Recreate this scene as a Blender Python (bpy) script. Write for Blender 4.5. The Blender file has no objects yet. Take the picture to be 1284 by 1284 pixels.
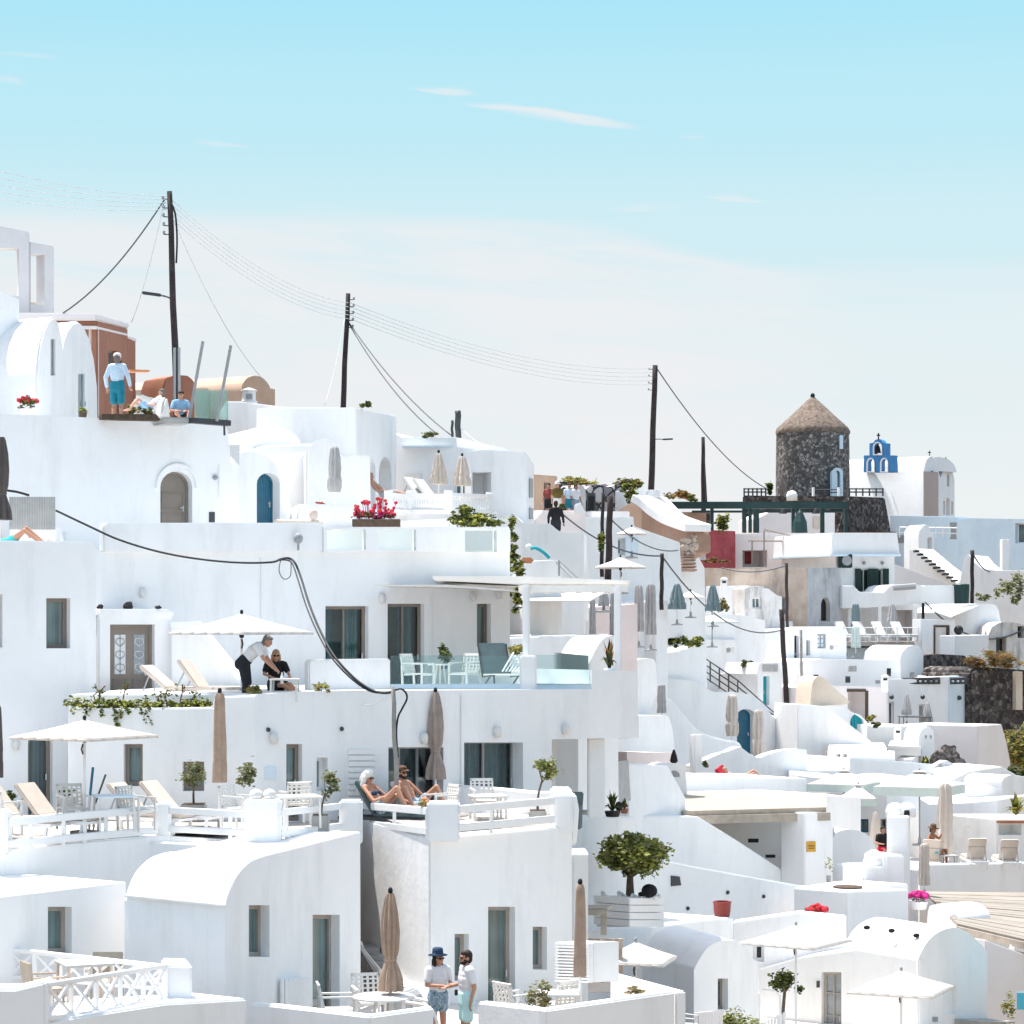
import bpy, bmesh, math, random
from mathutils import Vector, Matrix
from mathutils.geometry import tessellate_polygon
RN = random.Random(11)
SC = bpy.context.scene
COL = SC.collection
F = 3000.0; HZ = 790.0; CX = 642.0      # focal length and horizon of the view, in photo pixels
def pt(px, py, D): return Vector(((px-CX)/F*D, D, (HZ-py)/F*D))
def zz(py, D): return (HZ-py)/F*D
def rad(a): return math.radians(a)
# ------------------------------------------------------------------ materials
MATS = {}
def _mat(name):
    m = bpy.data.materials.new(name); m.use_nodes = True
    nt = m.node_tree; b = nt.nodes['Principled BSDF']
    return m, nt, b
def floormat(name, col, lo, size):
    """stone paving with grouted joints and worn patches"""
    m, nt, b = _mat(name); N = nt.nodes; L = nt.links
    g = N.new('ShaderNodeNewGeometry'); br = N.new('ShaderNodeTexBrick'); br.inputs['Scale'].default_value = 1.; br.inputs['Brick Width'].default_value = size*1.6; br.inputs['Row Height'].default_value = size; br.inputs['Mortar Size'].default_value = .014
    mp = N.new('ShaderNodeMapping'); mp.inputs['Rotation'].default_value = (0, 0, .6); L.new(g.outputs['Position'], mp.inputs['Vector']); L.new(mp.outputs['Vector'], br.inputs['Vector'])
    br.inputs['Color1'].default_value = (*col, 1); br.inputs['Color2'].default_value = (*lo, 1); br.inputs['Mortar'].default_value = (.3,.28,.26,1)
    n = N.new('ShaderNodeTexNoise'); n.inputs['Scale'].default_value = 1.3; n.inputs['Detail'].default_value = 6; L.new(g.outputs['Position'], n.inputs['Vector'])
    mx = N.new('ShaderNodeMixRGB'); mx.blend_type = 'MULTIPLY'; mx.inputs['Fac'].default_value = .5; L.new(br.outputs['Color'], mx.inputs['Color1']); L.new(n.outputs['Fac'], mx.inputs['Color2']); L.new(mx.outputs['Color'], b.inputs['Base Color'])
    b.inputs['Roughness'].default_value = .85; MATS[name] = m
def mat(name, col, rough=.7, var=.08, scale=3., bump=.0, bscale=40., metal=0., spec=.3, col2=None, trans=0):
    m, nt, b = _mat(name)
    N = nt.nodes; L = nt.links
    g = N.new('ShaderNodeTexCoord')
    n = N.new('ShaderNodeTexNoise'); n.inputs['Scale'].default_value = scale; n.inputs['Detail'].default_value = 6; n.inputs['Roughness'].default_value = .6
    L.new(g.outputs['Object'], n.inputs['Vector'])
    r = N.new('ShaderNodeValToRGB')
    c2 = col2 or tuple(max(0, c*(1-2*var)) for c in col)
    r.color_ramp.elements[0].position = .3; r.color_ramp.elements[0].color = (*c2, 1)
    r.color_ramp.elements[1].position = .62; r.color_ramp.elements[1].color = (*col, 1)
    L.new(n.outputs['Fac'], r.inputs['Fac']); L.new(r.outputs['Color'], b.inputs['Base Color'])
    b.inputs['Roughness'].default_value = rough; b.inputs['Metallic'].default_value = metal
    b.inputs['Specular IOR Level'].default_value = spec
    if trans:
        t = N.new('ShaderNodeBsdfTranslucent'); L.new(r.outputs['Color'], t.inputs['Color']); ms = N.new('ShaderNodeMixShader'); ms.inputs['Fac'].default_value = trans
        L.new(b.outputs['BSDF'], ms.inputs[1]); L.new(t.outputs['BSDF'], ms.inputs[2]); L.new(ms.outputs['Shader'], N['Material Output'].inputs['Surface'])
    if bump:
        n2 = N.new('ShaderNodeTexNoise'); n2.inputs['Scale'].default_value = bscale; n2.inputs['Detail'].default_value = 5
        L.new(g.outputs['Object'], n2.inputs['Vector'])
        bp = N.new('ShaderNodeBump'); bp.inputs['Strength'].default_value = bump; bp.inputs['Distance'].default_value = .03
        L.new(n2.outputs['Fac'], bp.inputs['Height']); L.new(bp.outputs['Normal'], b.inputs['Normal'])
    MATS[name] = m
    return m
def plaster(name, hi, lo, stain=None, stain_amt=.0):
    """lime-washed render: soft trowel unevenness, faint brushed patches, weather streaks"""
    m, nt, b = _mat(name); N = nt.nodes; L = nt.links
    g = N.new('ShaderNodeNewGeometry')
    n = N.new('ShaderNodeTexNoise'); n.inputs['Scale'].default_value = .55; n.inputs['Detail'].default_value = 8; n.inputs['Roughness'].default_value = .68
    L.new(g.outputs['Position'], n.inputs['Vector'])
    r = N.new('ShaderNodeValToRGB')
    r.color_ramp.elements[0].position = .3; r.color_ramp.elements[0].color = (*lo, 1)
    r.color_ramp.elements[1].position = .6; r.color_ramp.elements[1].color = (*hi, 1)
    L.new(n.outputs['Fac'], r.inputs['Fac'])
    out = r.outputs['Color']
    if stain:
        mp = N.new('ShaderNodeMapping'); mp.inputs['Scale'].default_value = (1.1, 1.1, .22)
        L.new(g.outputs['Position'], mp.inputs['Vector'])
        s = N.new('ShaderNodeTexNoise'); s.inputs['Scale'].default_value = 1.2; s.inputs['Detail'].default_value = 9; s.inputs['Roughness'].default_value = .7
        L.new(mp.outputs['Vector'], s.inputs['Vector'])
        sr = N.new('ShaderNodeValToRGB'); sr.color_ramp.elements[0].position = .5; sr.color_ramp.elements[0].color = (0, 0, 0, 1)
        sr.color_ramp.elements[1].position = .72; sr.color_ramp.elements[1].color = (stain_amt,)*3+(1,)
        L.new(s.outputs['Fac'], sr.inputs['Fac'])
        mx = N.new('ShaderNodeMixRGB'); mx.inputs['Color2'].default_value = (*stain, 1)
        L.new(sr.outputs['Color'], mx.inputs['Fac']); L.new(out, mx.inputs['Color1']); out = mx.outputs['Color']
    L.new(out, b.inputs['Base Color'])
    b.inputs['Roughness'].default_value = .85; b.inputs['Specular IOR Level'].default_value = .2
    n2 = N.new('ShaderNodeTexNoise'); n2.inputs['Scale'].default_value = 4.; n2.inputs['Detail'].default_value = 8; n2.inputs['Roughness'].default_value = .62
    L.new(g.outputs['Position'], n2.inputs['Vector'])
    bp = N.new('ShaderNodeBump'); bp.inputs['Strength'].default_value = .4; bp.inputs['Distance'].default_value = .03
    L.new(n2.outputs['Fac'], bp.inputs['Height']); L.new(bp.outputs['Normal'], b.inputs['Normal'])
    MATS[name] = m
def stonemat(name, dark, mid, light, scale=2.2, mortar=(.4,.36,.33)):
    m, nt, b = _mat(name); N = nt.nodes; L = nt.links
    g = N.new('ShaderNodeNewGeometry')
    nn = N.new('ShaderNodeTexNoise'); nn.inputs['Scale'].default_value = 1.5
    L.new(g.outputs['Position'], nn.inputs['Vector'])
    ad = N.new('ShaderNodeVectorMath'); ad.operation = 'MULTIPLY_ADD'; ad.inputs[1].default_value = (.35,)*3
    L.new(nn.outputs['Color'], ad.inputs[0]); L.new(g.outputs['Position'], ad.inputs[2])
    v = N.new('ShaderNodeTexVoronoi'); v.inputs['Scale'].default_value = scale
    L.new(ad.outputs['Vector'], v.inputs['Vector'])
    r = N.new('ShaderNodeValToRGB'); e = r.color_ramp.elements
    e[0].position = .15; e[0].color = (*dark, 1); e[1].position = .85; e[1].color = (*light, 1)
    q = e.new(.55); q.color = (*mid, 1)
    sx = N.new('ShaderNodeSeparateColor'); L.new(v.outputs['Color'], sx.inputs['Color']); L.new(sx.outputs['Red'], r.inputs['Fac'])
    ve = N.new('ShaderNodeTexVoronoi'); ve.feature = 'DISTANCE_TO_EDGE'; ve.inputs['Scale'].default_value = scale
    L.new(ad.outputs['Vector'], ve.inputs['Vector'])
    er = N.new('ShaderNodeValToRGB'); er.color_ramp.elements[0].position = .03; er.color_ramp.elements[0].color = (0,0,0,1); er.color_ramp.elements[1].position = .09
    L.new(ve.outputs['Distance'], er.inputs['Fac'])
    mx = N.new('ShaderNodeMixRGB'); mx.inputs['Color1'].default_value = (*mortar, 1)
    L.new(er.outputs['Color'], mx.inputs['Fac']); L.new(r.outputs['Color'], mx.inputs['Color2'])
    L.new(mx.outputs['Color'], b.inputs['Base Color']); b.inputs['Roughness'].default_value = .95
    b.inputs['Specular IOR Level'].default_value = .1
    bp = N.new('ShaderNodeBump'); bp.inputs['Strength'].default_value = 1.; bp.inputs['Distance'].default_value = .12
    L.new(er.outputs['Color'], bp.inputs['Height']); L.new(bp.outputs['Normal'], b.inputs['Normal'])
    MATS[name] = m
def glassmat(name, tint, refl_rough=.03, body=None):
    """clear balustrade glass: tinted transparency with fresnel reflection"""
    m, nt, b = _mat(name); N = nt.nodes; L = nt.links
    t = N.new('ShaderNodeBsdfTransparent'); t.inputs['Color'].default_value = (*tint, 1)
    gl = N.new('ShaderNodeBsdfGlossy'); gl.inputs['Roughness'].default_value = refl_rough
    fr = N.new('ShaderNodeFresnel'); fr.inputs['IOR'].default_value = 1.5
    mx = N.new('ShaderNodeMixShader')
    L.new(fr.outputs['Fac'], mx.inputs['Fac']); L.new(t.outputs['BSDF'], mx.inputs[1]); L.new(gl.outputs['BSDF'], mx.inputs[2])
    out = mx.outputs['Shader']
    if body:
        d = N.new('ShaderNodeBsdfDiffuse'); d.inputs['Color'].default_value = (*body[0], 1)
        m2 = N.new('ShaderNodeMixShader'); m2.inputs['Fac'].default_value = body[1]
        L.new(out, m2.inputs[1]); L.new(d.outputs['BSDF'], m2.inputs[2]); out = m2.outputs['Shader']
    L.new(out, N['Material Output'].inputs['Surface'])
    MATS[name] = m
plaster('white', (.83,.83,.83), (.775,.78,.785), (.52,.52,.50), .3)
plaster('white_old', (.80,.80,.79), (.68,.67,.65), (.42,.38,.33), .35)
plaster('cream', (.80,.77,.73), (.72,.69,.65))
plaster('pinkish', (.74,.64,.62), (.66,.56,.54))
plaster('pink_white', (.80,.755,.745), (.74,.69,.68))
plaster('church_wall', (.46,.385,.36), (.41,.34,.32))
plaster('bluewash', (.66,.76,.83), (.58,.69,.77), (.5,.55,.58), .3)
plaster('greyframe', (.62,.62,.63), (.54,.54,.55))
plaster('terracotta', (.38,.175,.115), (.30,.13,.085), (.28,.12,.08), .4)
plaster('tan', (.56,.40,.30), (.47,.32,.23))
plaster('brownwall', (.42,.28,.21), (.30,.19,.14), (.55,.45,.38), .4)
plaster('ruin', (.56,.47,.40), (.36,.26,.20), (.16,.12,.10), .75)
plaster('ruin_white', (.74,.73,.72), (.50,.46,.43), (.14,.12,.11), .85)
plaster('ruin_grey', (.55,.56,.58), (.36,.36,.38), (.10,.095,.10), .8)
plaster('sand', (.66,.58,.49), (.55,.46,.37), (.35,.28,.22), .4)
plaster('paving', (.70,.665,.62), (.58,.55,.515), (.42,.39,.36), .45)
floormat('flags', (.60,.55,.50), (.50,.46,.42), .42)
stonemat('windmill_stone', (.095,.087,.085), (.175,.16,.155), (.34,.315,.30), 3.8, (.19,.175,.165))
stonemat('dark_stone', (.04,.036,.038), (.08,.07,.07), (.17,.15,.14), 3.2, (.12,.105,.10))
stonemat('rubble', (.10,.10,.11), (.22,.21,.22), (.5,.48,.48), 1.5, (.05,.045,.045))
mat('thatch', (.24,.185,.15), .95, .3, 4., .9, 9, col2=(.075,.058,.048))
mat('earth', (.30,.22,.15), .95, .2, .3, .6, 2., col2=(.16,.12,.08))
mat('taupe', (.235,.20,.17), .5, .08, 2.)
mat('taupe_light', (.34,.31,.28), .5, .08, 2.)
mat('teal_door', (.018,.115,.19), .45, .12, 3.)
mat('turq', (.02,.36,.42), .5, .1, 3.)
mat('church_blue', (.05,.23,.50), .5, .1, 2.)
mat('shutter_green', (.012,.035,.032), .55, .1, 2.)
mat('steel_green', (.016,.045,.046), .5, .12, 2.)
mat('glass_dark', (.10,.165,.17), .06, .25, 1.1, spec=.6, col2=(.05,.085,.09))
mat('glass_black', (.015,.018,.02), .08, .2, 1., spec=.5)
mat('dark', (.02,.02,.022), .8, .2, 3.)
mat('curtain', (.26,.42,.46), .85, .12, 5.)
mat('curtain_grey', (.33,.36,.38), .85, .1, 5.)
mat('white_paint', (.80,.80,.80), .45, .02, 4.)
mat('white_plastic', (.68,.665,.64), .5, .05, 5.)
mat('beige_slat', (.40,.35,.29), .7, .12, 4.)
mat('wood_light', (.58,.45,.35), .6, .2, 6.)
mat('wood_pink', (.60,.52,.47), .7, .12, 6.)
mat('canvas', (.64,.615,.59), .85, .03, 6., .1, 300, trans=.12)
mat('canvas_warm', (.58,.52,.475), .85, .03, 6., .1, 300)
plaster('reed', (.30,.27,.235), (.22,.198,.17))
mat('canvas_green', (.54,.62,.59), .85, .03, 6.)
mat('canvas_beige', (.60,.52,.45), .9, .1, 5.)
mat('canvas_tan', (.40,.285,.215), .9, .12, 5.)
mat('canvas_taupe', (.33,.27,.235), .9, .12, 5.)
mat('canvas_grey', (.42,.41,.41), .9, .1, 5.)
mat('canvas_teal', (.20,.27,.29), .9, .1, 5.)
mat('canvas_charcoal', (.11,.095,.09), .9, .1, 5.)
mat('mattress', (.57,.505,.45), .9, .06, 4., .1, 150)
mat('mattress_white', (.66,.65,.63), .9, .04, 4.)
mat('sling', (.09,.13,.14), .8, .1, 8.)
mat('cable', (.02,.022,.026), .6, .1, 3.)
mat('wire', (.56,.59,.62), .6, .1, 3.)
mat('wire_dark', (.10,.11,.125), .6, .1, 3.)
mat('pole_wood', (.055,.042,.042), .9, .25, 2.5, .4, 30)
mat('pole_grey', (.30,.285,.27), .8, .2, 3.)
mat('metal', (.45,.46,.47), .35, .05, 3., metal=.8)
mat('metal_dark', (.07,.075,.08), .45, .1, 3., metal=.4)
mat('black', (.012,.012,.013), .6, .1, 3.)
mat('grey', (.33,.34,.35), .6, .1, 3.)
mat('pot_grey', (.40,.40,.39), .8, .1, 4.)
mat('pot_red', (.24,.045,.04), .6, .15, 4.)
mat('red_cloth', (.52,.015,.04), .8, .1, 5.)
mat('awning_red', (.40,.085,.10), .85, .15, 2., col2=(.27,.05,.06))
mat('orange', (.60,.27,.13), .7, .1, 5.)
mat('sign_yellow', (.62,.33,.03), .5, .1, 5.)
mat('leaf', (.13,.16,.04), .6, .2, 1., trans=.45)
mat('leaf_light', (.42,.43,.10), .6, .2, 1., trans=.45)
mat('leaf_dark', (.045,.065,.02), .6, .2, 1., trans=.45)
mat('leaf_olive', (.21,.22,.115), .65, .2, 1., trans=.45)
mat('leaf_olive2', (.34,.34,.20), .65, .2, 1., trans=.45)
mat('leaf_dry', (.30,.22,.07), .8, .2, 1., trans=.45)
mat('leaf_rust', (.28,.115,.03), .8, .2, 1., trans=.45)
mat('flower_red', (.55,.025,.04), .6, .2, 2.)
mat('flower_pink', (.58,.02,.22), .6, .2, 2.)
mat('bark', (.16,.12,.09), .9, .3, 8., .5, 40)
mat('soil', (.10,.07,.05), .95, .2, 8.)
mat('rock_black', (.02,.02,.022), .9, .3, 6., .6, 12)
mat('skin', (.46,.24,.16), .6, .06, 6.)
mat('skin_light', (.56,.33,.24), .6, .06, 6.)
mat('skin_tan', (.30,.13,.075), .55, .06, 6.)
mat('shirt_blue', (.55,.68,.80), .9, .05, 5.)
mat('shirt_white', (.66,.66,.68), .9, .03, 5.)
mat('shirt_black', (.014,.013,.015), .9, .1, 5.)
mat('shirt_sky', (.25,.44,.62), .9, .05, 5.)
mat('shorts_teal', (.02,.22,.30), .9, .1, 5.)
mat('shorts_dark', (.02,.022,.028), .9, .1, 5.)
mat('shorts_mint', (.50,.74,.74), .9, .05, 5.)
mat('shorts_navy', (.06,.16,.26), .9, .3, 25., col2=(.5,.55,.58))
mat('swim_aqua', (.05,.45,.45), .8, .1, 5.)
mat('hair_dark', (.025,.016,.012), .7, .2, 20.)
mat('hair_grey', (.20,.17,.15), .7, .2, 20.)
mat('hair_blond', (.42,.27,.16), .7, .2, 20.)
mat('hat_navy', (.02,.05,.10), .8, .1, 5.)
mat('hat_white', (.74,.72,.70), .8, .05, 5.)
mat('hat_brown', (.13,.07,.04), .8, .1, 5.)
mat('hat_straw', (.45,.20,.12), .8, .15, 15.)
mat('bottle', (.70,.74,.76), .15, .05, 5.)
mat('pool', (.05,.45,.60), .05, .05, 2., spec=.6)
mat('water', (.02,.08,.14), .1, .1, .01, .3, .2)
glassmat('glass_rail', (.94,.98,.97), .03, ((.66,.76,.74), .07))
glassmat('glass_green', (.78,.93,.89), .03, ((.42,.66,.62), .26))
glassmat('glass_teal', (.85,.935,.935), .03, ((.4,.58,.60), .05))
glassmat('glass_clear', (.78,.86,.86), .03)
def curtained(name, dark, light, sc):
    """window pane: dark glossy glass with the soft folds of a drawn curtain showing through"""
    m, nt, b = _mat(name); N = nt.nodes; L = nt.links
    g = N.new('ShaderNodeNewGeometry'); mp = N.new('ShaderNodeMapping'); mp.inputs['Scale'].default_value = (sc, sc*.6, .12)
    L.new(g.outputs['Position'], mp.inputs['Vector'])
    n = N.new('ShaderNodeTexNoise'); n.inputs['Scale'].default_value = 1.; n.inputs['Detail'].default_value = 3
    L.new(mp.outputs['Vector'], n.inputs['Vector'])
    n2 = N.new('ShaderNodeTexNoise'); n2.inputs['Scale'].default_value = .6; L.new(g.outputs['Position'], n2.inputs['Vector'])
    a = N.new('ShaderNodeMath'); a.operation = 'MULTIPLY_ADD'; a.inputs[1].default_value = .6; L.new(n2.outputs['Fac'], a.inputs[0])
    a2 = N.new('ShaderNodeMath'); a2.operation = 'MULTIPLY'; a2.inputs[1].default_value = .5; L.new(n.outputs['Fac'], a2.inputs[0]); L.new(a2.outputs[0], a.inputs[2])
    r = N.new('ShaderNodeValToRGB'); r.color_ramp.elements[0].position = .45; r.color_ramp.elements[0].color = (*dark, 1); r.color_ramp.elements[1].position = .66; r.color_ramp.elements[1].color = (*light, 1)
    L.new(a.outputs[0], r.inputs['Fac']); L.new(r.outputs['Color'], b.inputs['Base Color'])
    b.inputs['Roughness'].default_value = .05; b.inputs['Specular IOR Level'].default_value = .7; MATS[name] = m
curtained('glass_dark', (.035,.06,.062), (.16,.235,.235), 9.)
# ------------------------------------------------------------------ objects
ORG = {}
def tag(o, label=None, cat=None, group=None, kind=None):
    if label: o['label'] = label
    if cat: o['category'] = cat
    if group: o['group'] = group
    if kind: o['kind'] = kind
    return o
def thing(name, label, cat, loc=(0,0,0), group=None, rz=0.):
    o = bpy.data.objects.new(name, None); o.empty_display_size = .3
    COL.objects.link(o); o.location = loc; o.rotation_euler = (0, 0, rz)
    ORG[o.name] = Vector(loc)
    return tag(o, label, cat, group)
def org(o):
    return ORG.get(o.name, Vector((0,0,0))) if o else Vector((0,0,0))
def kids(o): return [c for c in o.children]
def dup(o, parent=None):
    c = o.copy(); COL.objects.link(c)
    if parent: c.parent = parent
    for ch in list(o.children): dup(ch, c)
    return c
class MB:
    def __init__(s): s.v = []; s.f = []; s.m = []; s.cur = 0
    def slot(s, i): s.cur = i; return s
    def add(s, vs, fs):
        o = len(s.v); s.v += [Vector(p) for p in vs]
        for f in fs: s.f.append([i+o for i in f]); s.m.append(s.cur)
        return s
    def hexa(s, p):  # 4 bottom ccw, 4 top
        return s.add(p, [(3,2,1,0),(4,5,6,7),(0,1,5,4),(1,2,6,5),(2,3,7,6),(3,0,4,7)])
    def box(s, x0,x1,y0,y1,z0,z1, M=None):
        p = [Vector(q) for q in ((x0,y0,z0),(x1,y0,z0),(x1,y1,z0),(x0,y1,z0),(x0,y0,z1),(x1,y0,z1),(x1,y1,z1),(x0,y1,z1))]
        if M: p = [M @ q for q in p]
        return s.hexa(p)
    def bar(s, a, b, w, h=None, up=(0,0,1)):
        a = Vector(a); b = Vector(b); h = h or w
        d = (b-a).normalized(); u = Vector(up)
        if abs(d.dot(u)) > .98: u = Vector((0,1,0))
        r = d.cross(u).normalized(); u = r.cross(d)
        r = r*w/2; u = u*h/2
        return s.hexa([a-r-u, a+r-u, a+r+u, a-r+u, b-r-u, b+r-u, b+r+u, b-r+u])
    def tube(s, path, r, n=8, r2=None, cap=True):
        P = [Vector(p) for p in path]; k = len(P); o = len(s.v); prev = None
        for i, p in enumerate(P):
            d = (P[min(i+1,k-1)]-P[max(i-1,0)]).normalized()
            if prev is None:
                u = Vector((0,0,1)) if abs(d.z) < .9 else Vector((0,1,0))
                x = d.cross(u).normalized()
            else:
                x = (prev - d*prev.dot(d)).normalized()
            prev = x; y = d.cross(x)
            rr = r if r2 is None else r+(r2-r)*i/(k-1)
            if callable(r): rr = r(i/(k-1))
            for j in range(n):
                a = 2*math.pi*j/n
                s.v.append(p + (x*math.cos(a)+y*math.sin(a))*rr)
        for i in range(k-1):
            for j in range(n):
                j2 = (j+1) % n
                s.f.append([o+i*n+j, o+i*n+j2, o+(i+1)*n+j2, o+(i+1)*n+j]); s.m.append(s.cur)
        if cap:
            s.f.append([o+j for j in range(n)][::-1]); s.m.append(s.cur)
            s.f.append([o+(k-1)*n+j for j in range(n)]); s.m.append(s.cur)
        return s
    def lathe(s, prof, c=(0,0,0), n=16, mod=None, sq=(1,1)):
        c = Vector(c); o = len(s.v); k = len(prof)
        for i, (r, z) in enumerate(prof):
            for j in range(n):
                a = 2*math.pi*j/n; rr = r*(mod(a, i/(k-1)) if mod else 1)
                s.v.append(c+Vector((rr*math.cos(a)*sq[0], rr*math.sin(a)*sq[1], z)))
        for i in range(k-1):
            for j in range(n):
                j2 = (j+1) % n
                s.f.append([o+i*n+j, o+i*n+j2, o+(i+1)*n+j2, o+(i+1)*n+j]); s.m.append(s.cur)
        s.f.append([o+j for j in range(n)][::-1]); s.m.append(s.cur)
        s.f.append([o+(k-1)*n+j for j in range(n)]); s.m.append(s.cur)
        return s
    def ball(s, c, r, n=10, m=7):
        if not hasattr(r, '__len__'): r = (r, r, r)
        c = Vector(c); o = len(s.v)
        for i in range(1, m):
            t = math.pi*i/m
            for j in range(n):
                a = 2*math.pi*j/n
                s.v.append(c+Vector((r[0]*math.sin(t)*math.cos(a), r[1]*math.sin(t)*math.sin(a), r[2]*math.cos(t))))
        s.v += [c+Vector((0,0,r[2])), c-Vector((0,0,r[2]))]; T = len(s.v)-2
        for i in range(m-2):
            for j in range(n):
                j2 = (j+1) % n
                s.f.append([o+i*n+j, o+(i+1)*n+j, o+(i+1)*n+j2, o+i*n+j2]); s.m.append(s.cur)
        for j in range(n):
            j2 = (j+1) % n
            s.f.append([T, o+j, o+j2]); s.m.append(s.cur)
            s.f.append([T+1, o+(m-2)*n+j2, o+(m-2)*n+j]); s.m.append(s.cur)
        return s
    def build(s, name, mats, parent=None, smooth=False, bevel=0, recalc=False, world=True, solidify=0):
        if not isinstance(mats, (list, tuple)): mats = [mats]
        o3 = org(parent) if world else Vector((0,0,0))
        me = bpy.data.meshes.new(name)
        me.from_pydata([tuple(v-o3) for v in s.v], [], s.f)
        for q in mats: me.materials.append(MATS[q] if isinstance(q, str) else q)
        for i, p in enumerate(me.polygons): p.material_index = s.m[i]
        if recalc or bevel:
            bm = bmesh.new(); bm.from_mesh(me)
            if recalc: bmesh.ops.recalc_face_normals(bm, faces=bm.faces)
            if bevel:
                bmesh.ops.bevel(bm, geom=[e for e in bm.edges if len(e.link_faces) == 2 and e.calc_face_angle(0) > .6], offset=bevel, segments=2, affect='EDGES', clamp_overlap=True)
            bm.to_mesh(me); bm.free()
        if smooth:
            for p in me.polygons: p.use_smooth = True
            if smooth != True: me.set_sharp_from_angle(angle=rad(smooth))
        me.update()
        ob = bpy.data.objects.new(name, me); COL.objects.link(ob)
        if parent: ob.parent = parent; ORG[ob.name] = o3
        if solidify:
            md = ob.modifiers.new('thick', 'SOLIDIFY'); md.thickness = solidify; md.offset = 0
        return ob
def sp(pts, n=5):
    """Catmull-Rom through the points"""
    out = []; k = len(pts)
    for i in range(k-1):
        p0 = pts[max(i-1,0)]; p1 = pts[i]; p2 = pts[i+1]; p3 = pts[min(i+2,k-1)]
        for j in range(n):
            t = j/n
            out.append(tuple(.5*((2*p1[c])+(-p0[c]+p2[c])*t+(2*p0[c]-5*p1[c]+4*p2[c]-p3[c])*t*t+(-p0[c]+3*p1[c]-3*p2[c]+p3[c])*t**3) for c in range(len(p1))))
    out.append(tuple(pts[-1])); return out
def arch(x0, x1, ys, yt, n=12, p=1.):
    """arched top in photo pixels from left springing to right springing"""
    return [((x0+x1)/2-(x1-x0)/2*math.cos(math.pi*i/n), ys-(ys-yt)*math.sin(math.pi*i/n)**p) for i in range(n+1)]
# ------------------------------------------------------------------ walls with real openings
TERR = []
class Plane:
    def __init__(s, A, B):
        s.a = Vector(((A[0]-CX)/F*A[1], A[1])); b = Vector(((B[0]-CX)/F*B[1], B[1]))
        s.d = (b-s.a).normalized(); s.n = Vector((s.d.y, -s.d.x)); s.len = (b-s.a).length
    def tz(s, px, py):
        k = (px-CX)/F
        t = (k*s.a.y-s.a.x)/(s.d.x-k*s.d.y)
        return t, (HZ-py)/F*(s.a.y+t*s.d.y)
    def p3(s, t, z, back=0.):
        q = s.a+s.d*t-s.n*back
        return Vector((q.x, q.y, z))
    def P(s, px, py, back=0.): return s.p3(*s.tz(px, py), back)
def op(kind, x0, y0, x1, y1, arch=0, **k):
    d = dict(kind=kind, x0=x0, y0=y0, x1=x1, y1=y1, arch=arch); d.update(k); return d
def hole_loop(h):
    x0, x1, y0, y1 = h['x0'], h['x1'], h['y0'], h['y1']
    if h.get('loop'): return h['loop']
    L = [(x0, y1), (x1, y1)]
    if h['arch']:
        n = 10; w = (x1-x0)/2
        for i in range(n+1):
            a = math.pi*i/n
            L.append((x0+w+w*math.cos(a), y0+h['arch']-h['arch']*math.sin(a)))
    else: L += [(x1, y0), (x0, y0)]
    return L
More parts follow.
